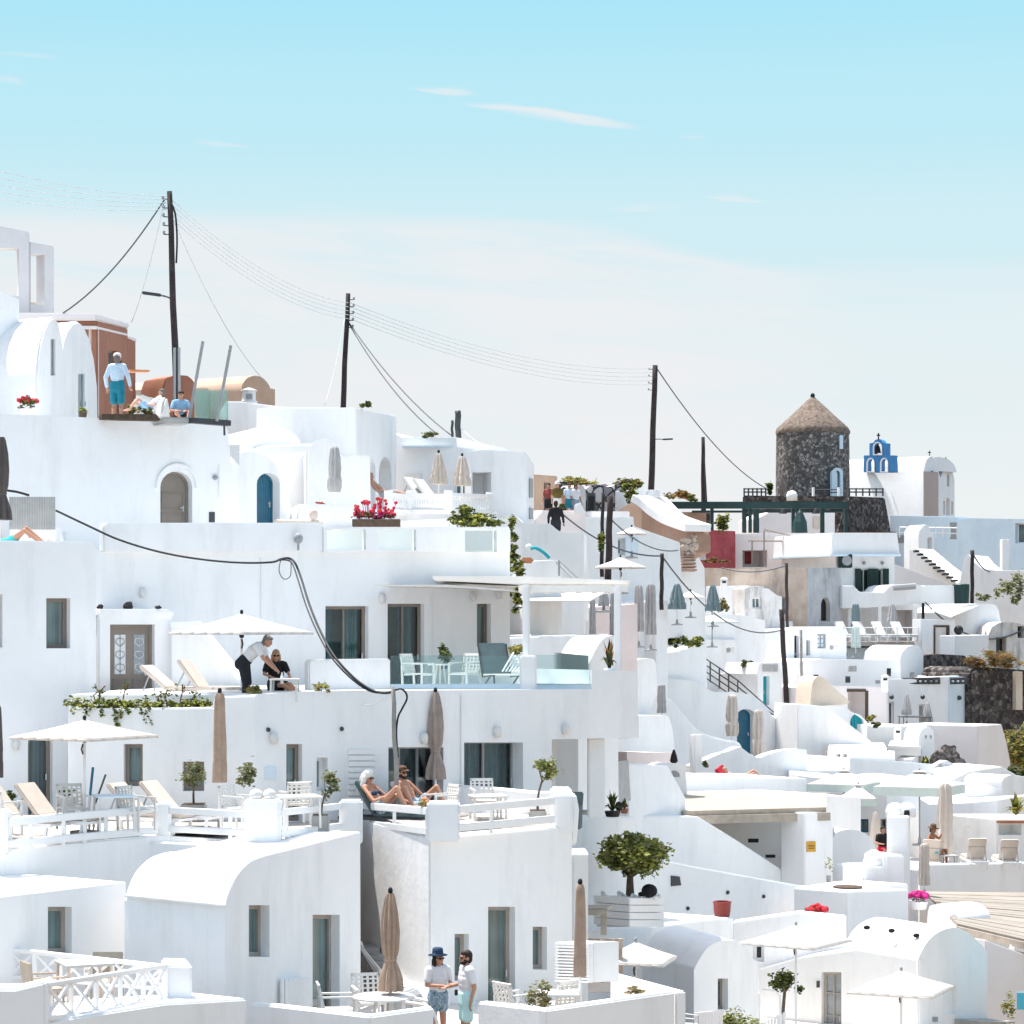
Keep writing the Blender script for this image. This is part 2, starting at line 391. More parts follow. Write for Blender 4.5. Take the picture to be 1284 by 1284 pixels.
def solid(root, part, A, B, outline, dep, holes=(), m='white', bevel=.035, skew=None, terr=True, off=0.):
    """a wall or block whose front lies in the vertical plane over A-B, with thickness dep and real openings"""
    pl = Plane(A, B)
    back2 = -pl.n
    if skew is not None: back2 = Vector(skew).normalized()
    bk = Vector((back2.x, back2.y, 0))*(dep+off)
    out = [pl.tz(*p) for p in outline]
    ar = sum(out[i][0]*out[(i+1) % len(out)][1]-out[(i+1) % len(out)][0]*out[i][1] for i in range(len(out)))
    if ar < 0: out.reverse()
    bm = bmesh.new()
    def V(t, z, b): return bm.verts.new(pl.p3(t, z)+b)
    zero = Vector((back2.x, back2.y, 0))*off
    n = len(out)
    fo = [V(t, z, zero) for t, z in out]; bo = [V(t, z, bk) for t, z in out]
    hl = []
    for h in holes:
        lp = [pl.tz(*p) for p in hole_loop(h)]
        a2 = sum(lp[i][0]*lp[(i+1) % len(lp)][1]-lp[(i+1) % len(lp)][0]*lp[i][1] for i in range(len(lp)))
        if a2 < 0: lp.reverse()
        thr = h['kind'] in ('void', 'glassrail')
        r = dep if thr else h.get('rec', .2)
        rv = Vector((-pl.n.x, -pl.n.y, 0))*r if not thr else bk
        hf = [V(t, z, zero) for t, z in lp]; hb = [V(t, z, rv) for t, z in lp]
        hl.append((h, lp, hf, hb, thr))
    def fill(loops, flip):
        L3 = [[Vector((v[0], v[1], 0)) for v in l[1]] for l in loops]
        flat = [v for l in loops for v in l[0]]
        for tri in tessellate_polygon(L3):
            vs = [flat[i] for i in tri]
            if flip: vs.reverse()
            try: bm.faces.new(vs)
            except ValueError: pass
    fill([(fo, out)]+[(h[2], h[1]) for h in hl], False)
    fill([(bo, out)]+[(h[3], h[1]) for h in hl if h[4]], True)
    for i in range(n):
        j = (i+1) % n
        try: bm.faces.new([fo[j], fo[i], bo[i], bo[j]])
        except ValueError: pass
    hv = set()
    for h, lp, hf, hb, thr in hl:
        k = len(lp); hv.update(hf); hv.update(hb)
        for i in range(k):
            j = (i+1) % k; bm.faces.new([hf[i], hf[j], hb[j], hb[i]])
        if h['kind'] == 'niche':
            bm.faces.new(hb)
    bm.normal_update()
    # consistent orientation: the front must look along the outward normal
    for f in bm.faces:
        pass
    bmesh.ops.recalc_face_normals(bm, faces=bm.faces)
    s = 0.
    fset = set(fo)
    for f in bm.faces:
        if all(v in fset or v in hv for v in f.verts):
            q = f.normal.x*pl.n.x+f.normal.y*pl.n.y
            if abs(q) > .99: s += q*f.calc_area()
    if s < 0: bmesh.ops.reverse_faces(bm, faces=bm.faces)
    if bevel:
        es = [e for e in bm.edges if len(e.link_faces) == 2 and e.calc_face_angle(0) > .5 and not any(v in hv for v in e.verts)]
        if es: bmesh.ops.bevel(bm, geom=es, offset=bevel, segments=2, affect='EDGES', clamp_overlap=True)
    o3 = org(root)
    for v in bm.verts: v.co -= o3
    me = bpy.data.meshes.new(part); bm.to_mesh(me); bm.free()
    me.materials.append(MATS[m])
    for p in me.polygons: p.use_smooth = True
    me.set_sharp_from_angle(angle=rad(40))
    ob = bpy.data.objects.new(part, me); COL.objects.link(ob)
    if root: ob.parent = root; ORG[ob.name] = o3
    for h, lp, hf, hb, thr in hl: fitting(root, pl, h, lp, dep)
    if terr:
        zb = min(z for t, z in out); t0 = min(t for t, z in out); t1 = max(t for t, z in out)
        for t in (t0, (t0+t1)/2, t1):
            for b in (0, .5, 1):
                q = pl.p3(t, zb)+bk*b; TERR.append((q.x, q.y, zb))
    return ob
def ring(mb, pl, lp, fw, d0, d1):
    t0 = min(p[0] for p in lp); t1 = max(p[0] for p in lp); z0 = min(p[1] for p in lp); z1 = max(p[1] for p in lp)
    ct, cz = (t0+t1)/2, (z0+z1)/2; w, h = t1-t0, z1-z0
    fw = min(fw, w*.3, h*.3)
    inn = [(ct+(t-ct)*(w-2*fw)/w, cz+(z-cz)*(h-2*fw)/h) for t, z in lp]
    k = len(lp)
    for i in range(k):
        j = (i+1) % k
        a, b, c, d = lp[i], lp[j], inn[j], inn[i]
        mb.add([pl.p3(*a, d0), pl.p3(*b, d0), pl.p3(*c, d0), pl.p3(*d, d0), pl.p3(*c, d1), pl.p3(*d, d1)],
               [(0,1,2,3), (3,2,4,5)])
    return inn, (t0, t1, z0, z1)
def ngon_plate(mb, pl, lp, d0, d1):
    k = len(lp)
    mb.add([pl.p3(*p, d0) for p in lp]+[pl.p3(*p, d1) for p in lp],
           [list(range(k)), list(range(2*k-1, k-1, -1))]+[(i, k+i, k+(i+1) % k, (i+1) % k) for i in range(k)])
def fitting(root, pl, h, lp, dep):
    k = h['kind']; r = h.get('rec', .2)
    if k in ('void', 'niche'): return
    frm = h.get('frame', 'taupe'); fw = h.get('fw', .09)
    if k == 'glassrail':
        mb = MB(); ngon_plate(mb, pl, lp, dep*.45, dep*.55)
        mb.build('glass_panel', h.get('glass', 'glass_rail'), root); return
    if k in ('win', 'gdoor', 'slide'):
        mb = MB(); inn, (t0, t1, z0, z1) = ring(mb, pl, lp, fw, r-.07, r)
        w = t1-t0
        nv = h.get('nv', 0 if w < .9 else 1)
        for i in range(nv):
            tt = t0+w*(i+1)/(nv+1); q = .025 if not h.get('thin') else .012
            mb.hexa([pl.p3(tt-q,z0,r-.065), pl.p3(tt+q,z0,r-.065), pl.p3(tt+q,z0,r), pl.p3(tt-q,z0,r), pl.p3(tt-q,z1,r-.065), pl.p3(tt+q,z1,r-.065), pl.p3(tt+q,z1,r), pl.p3(tt-q,z1,r)])
        for i in range(h.get('nh', 0)):
            z = z0+(z1-z0)*(i+1)/(h['nh']+1); q = .02
            mb.hexa([pl.p3(t0,z-q,r-.062), pl.p3(t1,z-q,r-.062), pl.p3(t1,z-q,r), pl.p3(t0,z-q,r), pl.p3(t0,z+q,r-.062), pl.p3(t1,z+q,r-.062), pl.p3(t1,z+q,r), pl.p3(t0,z+q,r)])
        o = mb.build('window' if k == 'win' else 'door', frm, root)
        g = MB(); ngon_plate(g, pl, lp, r-.02, r+.012)
        g.build('pane', h.get('glass', 'glass_dark' if k != 'slide' else 'glass_clear'), o)
        if k != 'win':
            hd = MB(); tq = t1-fw*1.1; zq = z0+(z1-z0)*.45
            hd.bar(pl.p3(tq, zq, r-.1), pl.p3(tq, zq+.14, r-.1), .025); hd.build('handle', 'metal', o)
        if k == 'slide':
            cu = MB(); segs = h.get('curtains', ((.0,.32),(.5,.95)))
            for a, b in segs:
                n = 26; row = []
                for i in range(n+1):
                    tt = t0+w*(a+(b-a)*i/n); dd = r+.16+.035*math.sin(i*1.35+a*9)+.015*math.sin(i*3.1)
                    row.append((tt, dd))
                for i in range(n):
                    (ta, da), (tb, db) = row[i], row[i+1]
                    cu.add([pl.p3(ta,z0,da), pl.p3(tb,z0,db), pl.p3(tb,z1,db), pl.p3(ta,z1,da)], [(0,1,2,3)])
            cu.build('curtain', h.get('cmat', 'curtain'), o, smooth=True)
            bk = MB(); ngon_plate(bk, pl, lp, r+.6, r+.62); bk.build('room_shade', 'grey', o)
        return
    if k == 'door':
        col = h.get('color', 'taupe')
        mb = MB(); ring(mb, pl, lp, .07, r-.06, r)
        ngon_plate(mb, pl, lp, r-.03, r+.02)
        t0 = min(p[0] for p in lp); t1 = max(p[0] for p in lp); z0 = min(p[1] for p in lp); z1 = max(p[1] for p in lp)
        w = t1-t0; hh = z1-z0
        leaves = h.get('leaves', 1)
        for i in range(leaves):
            a = t0+.08+(w-.16)*i/leaves; b = t0+.08+(w-.16)*(i+1)/leaves
            if h.get('planks'):
                q = max(3, int((b-a)/.12))
                for j in range(q):
                    u0 = a+(b-a)*j/q+.006; u1 = a+(b-a)*(j+1)/q-.006
                    ztop = z1-.08 if not h['arch'] else z1-.08-(.55*w)*(abs((u0+u1)/2-(t0+t1)/2)/(w/2))**2
                    mb.hexa([pl.p3(u0,z0,r-.045), pl.p3(u1,z0,r-.045), pl.p3(u1,z0,r), pl.p3(u0,z0,r), pl.p3(u0,ztop,r-.045), pl.p3(u1,ztop,r-.045), pl.p3(u1,ztop,r), pl.p3(u0,ztop,r)])
            else:
                top = z0+hh*(.68 if h['arch'] else .9)
                for (c0, c1) in ((z0+hh*.06, z0+hh*.36), (z0+hh*.42, top)):
                    if h.get('lights') and c0 > z0+hh*.4: continue
                    for (u0, u1, e) in ((a+.07, b-.07, .05), ):
                        for (x0, x1, y0, y1) in ((u0,u1,c0,c0+.03),(u0,u1,c1-.03,c1),(u0,u0+.03,c0,c1),(u1-.03,u1,c0,c1)):
                            mb.hexa([pl.p3(x0,y0,r-e), pl.p3(x1,y0,r-e), pl.p3(x1,y0,r), pl.p3(x0,y0,r), pl.p3(x0,y1,r-e), pl.p3(x1,y1,r-e), pl.p3(x1,y1,r), pl.p3(x0,y1,r)])
        o = mb.build('door', col, root, bevel=0)
        if h.get('lights'):
            for i in range(leaves):
                a = t0+.08+(w-.16)*i/leaves; b = t0+.08+(w-.16)*(i+1)/leaves
                g = MB(); g.hexa([pl.p3(a+.1,z0+hh*.42,r-.045), pl.p3(b-.1,z0+hh*.42,r-.045), pl.p3(b-.1,z0+hh*.42,r), pl.p3(a+.1,z0+hh*.42,r), pl.p3(a+.1,z0+hh*.88,r-.045), pl.p3(b-.1,z0+hh*.88,r-.045), pl.p3(b-.1,z0+hh*.88,r), pl.p3(a+.1,z0+hh*.88,r)])
                g.build('pane', 'curtain_grey' if i else 'bottle', o)
                gr = MB()
                for q in range(3):
                    zc = z0+hh*(.5+.15*q)
                    ctr = (a+b)/2
                    for sg in (-1, 1):
                        gr.tube([pl.p3(ctr,z0+hh*.42,r-.06), pl.p3(ctr,z0+hh*.88,r-.06)], .006, 4); gr.tube([pl.p3(ctr,zc-.11,r-.06), pl.p3(ctr+sg*.02,zc-.1,r-.06), pl.p3(ctr+sg*.11,zc-.03,r-.06), pl.p3(ctr+sg*.09,zc+.06,r-.06), pl.p3(ctr,zc+.08,r-.06)], .008, 5)
                gr.build('grille', 'white_paint' if i else 'taupe', o)
        hd = MB(); tq = t1-.16; zq = z0+hh*.45
        hd.bar(pl.p3(tq, zq, r-.08), pl.p3(tq-.12, zq, r-.08), .03); hd.bar(pl.p3(tq, zq-.1, r-.06), pl.p3(tq, zq+.06, r-.06), .04, .02)
        hd.build('handle', 'metal', o)
def house(label, at, name='white_house', cat='house', group=None):
    return thing(name, label, cat, pt(*at), group)
def hs(label, A, B, outline, dep=5., holes=(), m='white', name='white_house', cat='house', skew=None, bevel=.035, ext=2.5, part='wall', terr=True, group=None):
    """a one-volume house; its base is carried ext metres further down"""
    if len(outline) == 4 and not hasattr(outline[0], '__len__'):
        x0, y0, x1, y1 = outline; outline = [(x0,y1),(x0,y0),(x1,y0),(x1,y1)]
    ym = max(p[1] for p in outline); D = (A[1]+B[1])/2
    e = ext*F/D
    outline = [(x, y+e if abs(y-ym) < .6 else y) for x, y in outline]
    xs = [p[0] for p in outline]
    r = thing(name, label, cat, pt(sum(xs)/len(xs), ym+e, D), group)
    solid(r, part, A, B, outline, dep, holes, m, bevel, skew, terr)
    return r
# ================================================================== NEAR HOUSES (left half of the view)
# ---- vaulted house under the lounger terrace
h = house('white house with a long rounded vault roof below the lounger terrace', (200, 1400, 43), 'vaulted_house')
solid(h, 'front_wall', (157,42.6), (284.5,42), [(157,1420),(157,1121),(220,1128),(284.5,1134),(284.5,1420)], .3, terr=False, skew=(.1,1))
solid(h, 'wall', (0,41), (158,43.5), [(-60,1420),(-60,1133),(0,1125),(60,1118),(158,1106),(158,1420)], 3.4,
      [op('win',60,1137,90,1196, rec=.24, frame='taupe_light', nv=0)])
solid(h, 'side_wall', (283.5,42), (453,46.5), [(283,1420)]+sp([(283,1135),(288,1117),(298,1096),(314,1080),(332,1073)],4)+[(452,1043),(453,1420)], .35,
      [op('win',312,1135,338,1200, rec=.26, frame='taupe_light', nv=0), op('gdoor',392,1147,426,1300, rec=.26, frame='taupe_light', nv=0)], skew=(-1.887,.6), bevel=.012)
vp_ = ((283.5,42), (453,46.5))
solid(h, 'vault_roof', *vp_, [(283.3,1420)]+sp([(283.3,1135.5),(288.2,1117),(298,1096),(314,1080),(332,1073)],4)+[(338,1072),(338,1420)], 1.62, skew=(-1.887,.6), terr=False, bevel=0, off=.3502)
MB().bar(pt(157,1123,42.56), pt(283,1135.5,41.97), .09, .05).build('eave', 'white', h, bevel=.012)
solid(h, 'flat_roof', *vp_, [(338.2,1420),(338.2,1072.5),(452,1043.5),(453,1420)], 1.6, skew=(-1.887,.6), terr=False, off=.3502)
# terrace mass behind it
h = house('white lounger terrace with its retaining wall above the vaulted house', (100, 1300, 46), 'roof_terrace', 'terrace')
solid(h, 'retaining_wall', (0,44.6), (307,48), [(-60,1350),(-60,1071),(0,1064),(100,1055),(195,1048),(307,1054),(307,1350)], 7.)
solid(h, 'side_wall', (307,45.4), (452,48.7), [(307,1200),(307,1062),(350,1062),(426,1047),(452,1044),(452,1200)], 8., terr=False)
def floor_sheet(root, name, pts, z, m='flags', t=.02):
    mb = MB(); k = len(pts); P = [Vector((pt(x, 0, D).x, D, z)) for x, D in pts]
    mb.add(P+[p+Vector((0,0,t)) for p in P], [tuple(range(k-1,-1,-1)), tuple(range(k,2*k))]+[(i,(i+1)%k,k+(i+1)%k,k+i) for i in range(k)]); return mb.build(name, m, root)
def pier(root, x0, x1, y0, y1, D, w=.5, m='white', part='pier', D1=None):
    solid(root, part, (x0,D), (x1,D1 or D), [(x0,y1),(x0,y0),(x1,y0),(x1,y1)], w, m=m, terr=False, bevel=.04)
for q in ((-6,9,1016,1072,44.4),(195,213,1006,1056,46.9),(306,351,1003,1074,45.2),(425,453,1004,1060,48.2)): pier(h, *q)
floor_sheet(h, 'floor', [(10,44.9),(195,47.3),(310,48.3),(310,51),(0,51)], zz(1062,44.6)+.002)
floor_sheet(h, 'floor', [(312,46),(450,49),(440,52),(312,52)], zz(1044,48.7)+.002)
# rails
def rail_run(label, A, B, tops, ys, posts, w=.10, hh=.13, name='railing'):
    """white plank railing: A, B = (px, D) ends; ys = [(yA, yB)] rail centre heights; posts = fractions"""
    r = thing(name, label, 'railing', pt(A[0], ys[-1][0], A[1]))
    for ya, yb in ys:
        MB().bar(pt(A[0],ya,A[1]), pt(B[0],yb,B[1]), w, hh).build('rail', 'white_paint', r, bevel=.012)
    for f in posts:
        x = A[0]+(B[0]-A[0])*f; D = A[1]+(B[1]-A[1])*f
        ya = ys[0][0]+(ys[0][1]-ys[0][0])*f; yb = tops[0]+(tops[1]-tops[0])*f
        MB().bar(pt(x,ya,D), pt(x,yb,D), .07).build('post', 'white_paint', r)
    return r
rail_run('white plank railing before the four loungers, longest of the terrace', (8,44.5), (197,46.9), (1066,1050), [(1031,1014),(1058,1041)], (.16,.38,.52,.66,.87), .1, .14)
rail_run('short white railing between the plain pier and the double-lamp pier', (212,47), (308,45.6), (1055,1060), [(1016,1021),(1039,1044)], (.8,))
rail_run('short white railing in front of the grey square planter', (350,45.4), (426,48.2), (1062,1047), [(1019,1011),(1046,1036)], (.12,))
# twin glass lamps on the pier
for i, x in enumerate((321, 338)):
    t = thing('globe_lamp', 'frosted ribbed globe lamp on the white pier, %s one' % ('the seaward' if i else 'the inner'), 'lamp', pt(x,1003,45.5), 'globe lamps on the pier')
    MB().lathe([(.05,0),(.11,.02),(.125,.08),(.105,.16),(.05,.2),(.01,.21)], pt(x,1003,45.5), 32, lambda a,f: 1+.05*math.cos(8*a)).build('shade', 'mattress_white', t, smooth=True)
    MB().lathe([(.10,-.02),(.10,.015)], pt(x,1003,45.5), 14).build('base', 'metal', t)
# ---- bright block with the sunbathers' terrace
h = house('tall white house whose flat roof carries the sunbathing couple', (630, 1420, 48), 'white_house')
solid(h, 'wall', (538,47), (718,49.3), [(538,1420),(538,1050),(575,1047),(693,1037),(718,1034),(718,1420)], 5.4, [
      op('win',570,1171,588,1230, rec=.24, frame='taupe_light', nv=0), op('gdoor',612,1137,646,1300, rec=.26, frame='taupe_light', nv=0), op('win',668,1162,686,1216, rec=.24, frame='taupe_light', nv=0)], skew=(-1.75,5))
pier(h, 535, 576, 1006, 1056, 46.95, .55)
pier(h, 692.5, 719, 996, 1046, 49.1, 2.4)
solid(h, 'parapet', (548,53.5), (716,51.5), sp([(548,1060),(548,986),(575,985),(620,988),(670,993),(716,997),(716,1060)],3), .25, terr=False)
solid(h, 'parapet', (452,52.2), (538,47.0), [(452,1046),(452,1037),(538,1047),(538,1056)], .2, terr=False)
floor_sheet(h, 'floor', [(543,47.6),(712,49.8),(700,52),(462,52.2)], zz(1045,47.5)+.002)
rail_run('white railing right in front of the sunbathing couple', (452,52), (537,47.1), (1042,1052), [(1010,1017),(1032,1042)], (.5,.02,.98), .1, .15)
rail_run('white railing under the pink towel and the white table', (574,47), (694,49), (1048,1038), [(1015,1004),(1038,1027)], (.35,), .1, .15)
# outside stair in the gap
st = thing('outdoor_stair', 'dark tread stair with white handrail against the bright side wall', 'stair', pt(465,1250,50))
mb = MB()
for i in range(7):
    a = pt(452+i*5.2,1186+i*7.5,50.4-.12*i)
    mb.box(a.x, a.x+.42, a.y-.6, a.y+.6, a.z-.13, a.z)
mb.build('tread', 'grey', st)
solid(st, 'stringer', (449,49.8), (478,49.1), [(449,1187),(449,1180),(452,1190),(476,1219),(478,1229),(474,1229)], .1, m='white_paint', terr=False, bevel=.01)
mb = MB(); mb.tube([pt(451,1173,49.8), pt(451,1183,49.8), pt(476,1216,49.2), pt(477,1226,49.2)], .018, 6); mb.build('handrail', 'white_paint', st)
solid(st, 'base', (476,49.6), (535,46.8), [(476,1420),(476,1222),(535,1246),(535,1420)], .5, terr=False)
# narrow white pilaster and the lane wall beyond
hs('narrow white buttress wall behind the tall tan folded parasol', (717,52), (737.5,52), (717,1070,737.5,1262), 1.6)
# ---- lower mid facade with planter terrace
h = house('white hotel wing carrying the dining terrace over shaded glass doors', (400, 1150, 52), 'hotel_wing')
solid(h, 'planter_wall', (85,51), (322,50.6), [(85,1100),(85,889),(266,887),(268,874),(322,872),(322,1100)], .7, [
      op('win',155,933,179,986, rec=.22, nv=0), op('win',229,955,256,992, rec=.2, nv=0)])
solid(h, 'wall', (85,51.75), (322,51.35), [(86,1100),(86,871),(322,869),(322,1100)], 8.)
solid(h, 'facade', (320,50.6), (800,56.2), sp([(320,871),(345,869),(380,867),(430,866)],3)+[(742,864),(742,840),(800,842),(800,925),(692,927),(692,1100),(320,1100)], 5.5, [
      op('gdoor',359,933,379,1030, rec=.24, nv=0), op('win',376+21,950,411,992, rec=.3, frame='white_paint', glass='curtain_grey', nv=0),
      op('slide',487,937,556,1030, rec=.4, nv=2, fw=.05, frame='grey', cmat='curtain_grey', curtains=((0,.3),(.55,.8))), op('slide',582,931,656,1030, rec=.5, nv=1, fw=.04, frame='grey', cmat='curtain_grey', curtains=((.05,.5),(.55,1)))])
solid(h, 'floor', (430,57.2), (800,60), [(430,885),(430,866),(800,863),(800,885)], 7., terr=False)
pier(h, 737, 758.5, 925, 1026, 56., .6, part='pillar')
pier(h, 690, 697, 925, 1010, 56.6, .5, part='pillar')
pl = Plane((320,50.6), (800,56.2))
mb = MB()
for i in range(9):
    y = 940+i*7.4
    mb.hexa([pl.P(436,y+5.6,-.05), pl.P(470,y+5.6,-.05), pl.P(470,y+5.6,.02), pl.P(436,y+5.6,.02), pl.P(436,y,-.05), pl.P(470,y,-.05), pl.P(470,y,.02), pl.P(436,y,.02)])
mb.build('louvre_panel', 'white_paint', h)
MB().hexa([pl.P(332,978,-.03), pl.P(346,978,-.03), pl.P(346,978,.02), pl.P(332,978,.02), pl.P(332,961,-.03), pl.P(346,961,-.03), pl.P(346,961,.02), pl.P(332,961,.02)]).build('plaque', 'turq' if 0 else 'bluewash', h)
MB().hexa([pl.P(554.5,990,-.025), pl.P(556,990,-.025), pl.P(556,990,.02), pl.P(554.5,990,.02), pl.P(577,868,-.025), pl.P(578.5,868,-.025), pl.P(578.5,868,.02), pl.P(577,868,.02)]) if 0 else None
mb = MB(); mb.tube([pl.P(578,872,-.03), pl.P(578,1000,-.03)], .02, 6); mb.build('drainpipe', 'white_paint', h)
for x, y in ((336,915),(428,914)): MB().ball(pl.P(x,y,-.02), .05, 8, 6).build('vent', 'metal_dark', h)
def sconce(pl, x, y, s=.1, label=None, root=None):
    mb = MB(); c = pl.P(x, y, -.06)
    mb.lathe([(.02,-.14),(s*.8,-.12),(s,0),(s*.8,.1),(.02,.12)], c, 12)
    return mb.build('wall_lamp', 'white_plastic', root, smooth=True)
for x, y in ((342,925),(530,925),(622,917),(708,914)): sconce(pl, x, y, .1, root=h)
# block parapet in front of the sliding doors
solid(h, 'parapet', (387,52.4), (490,53.4), [(387,880),(387,830),(389,827),(490,826),(490,880)], .25, terr=False)
# glass balustrade of the dining terrace
g = thing('glass_balustrade', 'teal glass balustrade in front of the white dining chairs', 'balustrade', pt(570,866,54.5))
solid(g, 'kerb', (490,53.45), (742,55.5), [(490,868),(490,858),(742,857),(742,868)], .12, m='bluewash', terr=False, bevel=.01)
solid(g, 'glass_panel', (490.5,53.45), (652,54.75), [(490.5,858),(490.5,822),(652,822),(652,858)], .02, m='glass_teal', terr=False, bevel=0)
solid(g, 'glass_panel', (673,54.9), (740,55.45), [(673,858),(673,821),(740,821),(740,858)], .02, m='glass_teal', terr=False, bevel=0)
solid(g, 'glass_panel', (694,61.5), (737,58.5), [(694,856),(694,818),(737,822),(737,862)], .02, m='glass_rail', terr=False, bevel=0)
pier(g, 652, 673, 822, 870, 54.7, .4)
# ---- left block with windows
h = house('white corner block with a deep-set grey window beneath the slatted screen', (50, 1100, 54), 'white_house')
solid(h, 'wall', (-60,52.6), (121,54.2), [(-60,1150),(-60,677),(119,679),(121,690),(121,1150)], 6., [
      op('win',58,750,88,813, rec=.32, nv=0), op('win',-22,745,3,812, rec=.32, nv=0), op('gdoor',35,916,66,1030, arch=16, rec=.26)])
pl = Plane((-60,52.6), (121,54.2))
sconce(pl, 19, 933, .09, root=h)
# ---- upper mid facade
h = house('long white facade with teal curtained sliding doors behind the dining terrace', (400, 1000, 61), 'hotel_facade')
solid(h, 'wall', (118,58), (640,63), [(118,960),(118,690),(640,690),(640,960)], 10., [
      op('slide',408,760,462,880, rec=.3, nv=1, fw=.08, curtains=((.0,.3),(.5,.9))), op('slide',486,757,532,885, rec=.3, nv=1, fw=.08, curtains=((.45,.85),)),
      op('win',598,757,616,810, rec=.35, nv=0)])
pl = Plane((118,58), (640,63))
solid(h, 'parapet', (130,57.85), (406,60.5), [(130,692),(129,660),(133,655.5),(406,655.5),(406,692)], .35, terr=False)
solid(h, 'parapet', (406,60.45), (640,62.8), [(406,692),(406,661),(638,661),(640,665),(640,692)], .25, [
      op('glassrail',410,664,459,689), op('glassrail',474,664,522,690), op('glassrail',583,665,623,692)], terr=False)
MB().hexa([pl.P(500,727,-.5), pl.P(640,722,-.5), pl.P(640,722,.02), pl.P(500,727,.02), pl.P(500,703,-.02), pl.P(640,700,-.02), pl.P(640,700,.02), pl.P(500,703,.02)]) if 0 else None
for x, y in ((478,750),(592,747),(625,745)): sconce(pl, x, y, .09, root=h)
sconce(pl, 178, 743, .09, root=h)
mb = MB(); mb.tube([pl.P(327,700,-.03), pl.P(327,775,-.03)], .018, 6); mb.build('drainpipe', 'white_paint', h)
mb = MB(); mb.tube([pl.P(540,745,-.03), pl.P(540,860,-.03)], .02, 6); mb.build('drainpipe', 'white_paint', h)
# satellite speaker on parapet
t = thing('floodlight', 'small grey round floodlight on the white parapet corner', 'lamp', pt(374,690,60))
MB().ball(pt(374,675,60), (.12,.12,.14), 12, 8).build('head', 'grey', t, smooth=True)
MB().tube([pt(374,680,60), pt(374,690,60)], .03, 8).build('stem', 'grey', t)
# porch with double doors
h = house('white porch with grey double doors and black stones on its roof', (170, 960, 57), 'porch', 'porch')
solid(h, 'wall', (123,56.3), (216,57.1), [(123,940),(123,770),(216,770),(216,940)], 2.2, [op('door',138,783,194,890, rec=.28, leaves=2, lights=1)], terr=False)
solid(h, 'roof', (121.5,56.22), (217.5,57.05), [(121.5,774),(121,768),(124,763.5),(215,763.5),(219,767),(218.5,774)], 2.3, terr=False, bevel=.09)
for i, (x, y, s) in enumerate(((125.5,761.3,(.07,.08,.07)),(161,760,(.13,.09,.1)),(198,761.8,(.08,.08,.05)))):
    t = thing('black_stone', ('round black stone at the corner of the porch roof','peaked black stone, largest on the porch roof','flat black stone at the lamp side of the porch roof')[i], 'stone', pt(x,763,57))
    b = MB(); b.ball(pt(x,y,57), s, 9, 6)
    for v in b.v: v += Vector((RN.uniform(-.02,.02),)*3)
    b.build('stone', 'rock_black', t, smooth=40)
# outside stair wall with the diagonal white coping
st = thing('stair_wall', 'white stair wall with a bright sloping coping under the parasol', 'wall', pt(255,900,56))
solid(st, 'wall', (214,56.8), (300,56.4), [(214,930),(214,785),(246,781),(300,846),(300,930)], .3, terr=False, m='white')
mb = MB()
mb.add([pt(214,780,56.4), pt(246,779,56.4), pt(300,845,56.0), pt(298,852,56.0), pt(244,786,56.4), pt(214,786,56.4)]+[pt(214,780,56.4)+Vector((0,.8,0)), pt(246,779,56.4)+Vector((0,.8,0)), pt(300,845,56.0)+Vector((0,.8,0)), pt(298,852,56.0)+Vector((0,.8,0)), pt(244,786,56.4)+Vector((0,.8,0)), pt(214,786,56.4)+Vector((0,.8,0))],
       [(5,4,1,0),(4,3,2,1),(6,7,10,11),(7,8,9,10),(0,1,7,6),(1,2,8,7),(2,3,9,8),(3,4,10,9),(4,5,11,10),(5,0,6,11)])
mb.build('coping', 'white', st, recalc=True)
# ---- top retaining wall with arched door
h = house('big white retaining wall with a taupe arched door under the top terrace', (150, 800, 62), 'retaining_wall', 'wall')
solid(h, 'wall', (-60,59), (290,64), sp([(-60,517),(0,519),(60,521),(120,524),(200,528),(283,534)],2)+sp([(286,540),(288,560),(292,590),(302,650),(304,760)],3)+[(-60,760)], 8., [op('door',201,591,241,672, arch=20, rec=.25)])
pl = Plane((-60,59), (290,64))
mb = MB()
a0 = arch(197, 245, 612, 584, 14); a1 = arch(194.5, 248, 612, 581, 14)
k = len(a0)
for i in range(k-1):
    q = [a1[i], a0[i], a0[i+1], a1[i+1]]
    mb.hexa([pl.P(*q[0],-.06), pl.P(*q[1],-.06), pl.P(*q[1],.02), pl.P(*q[0],.02), pl.P(*q[3],-.06), pl.P(*q[2],-.06), pl.P(*q[2],.02), pl.P(*q[3],.02)])
mb.build('door_moulding', 'white', h)
mb = MB(); mb.tube([pl.P(274,582,-.04), pl.P(274,624,-.04)], .015, 6); mb.build('conduit', 'white_paint', h)
MB().ball(pl.P(269,599,-.05), .07, 8, 6).build('junction_box', 'grey', h)
MB().hexa([pl.P(262,655,-.02), pl.P(269,655,-.02), pl.P(269,655,.02), pl.P(262,655,.02), pl.P(262,642,-.02), pl.P(269,642,-.02), pl.P(269,642,.02), pl.P(262,642,.02)]).build('vent', 'metal_dark', h)
mb = MB()
for i in range(7):
    x = 288.5+i*1.9; mb.bar(pt(x,558,64.5), pt(x,586-(6-i)*1.5 if 0 else 572+i*2,64.5), .05)
mb.build('shade_slats', 'white_paint', h)
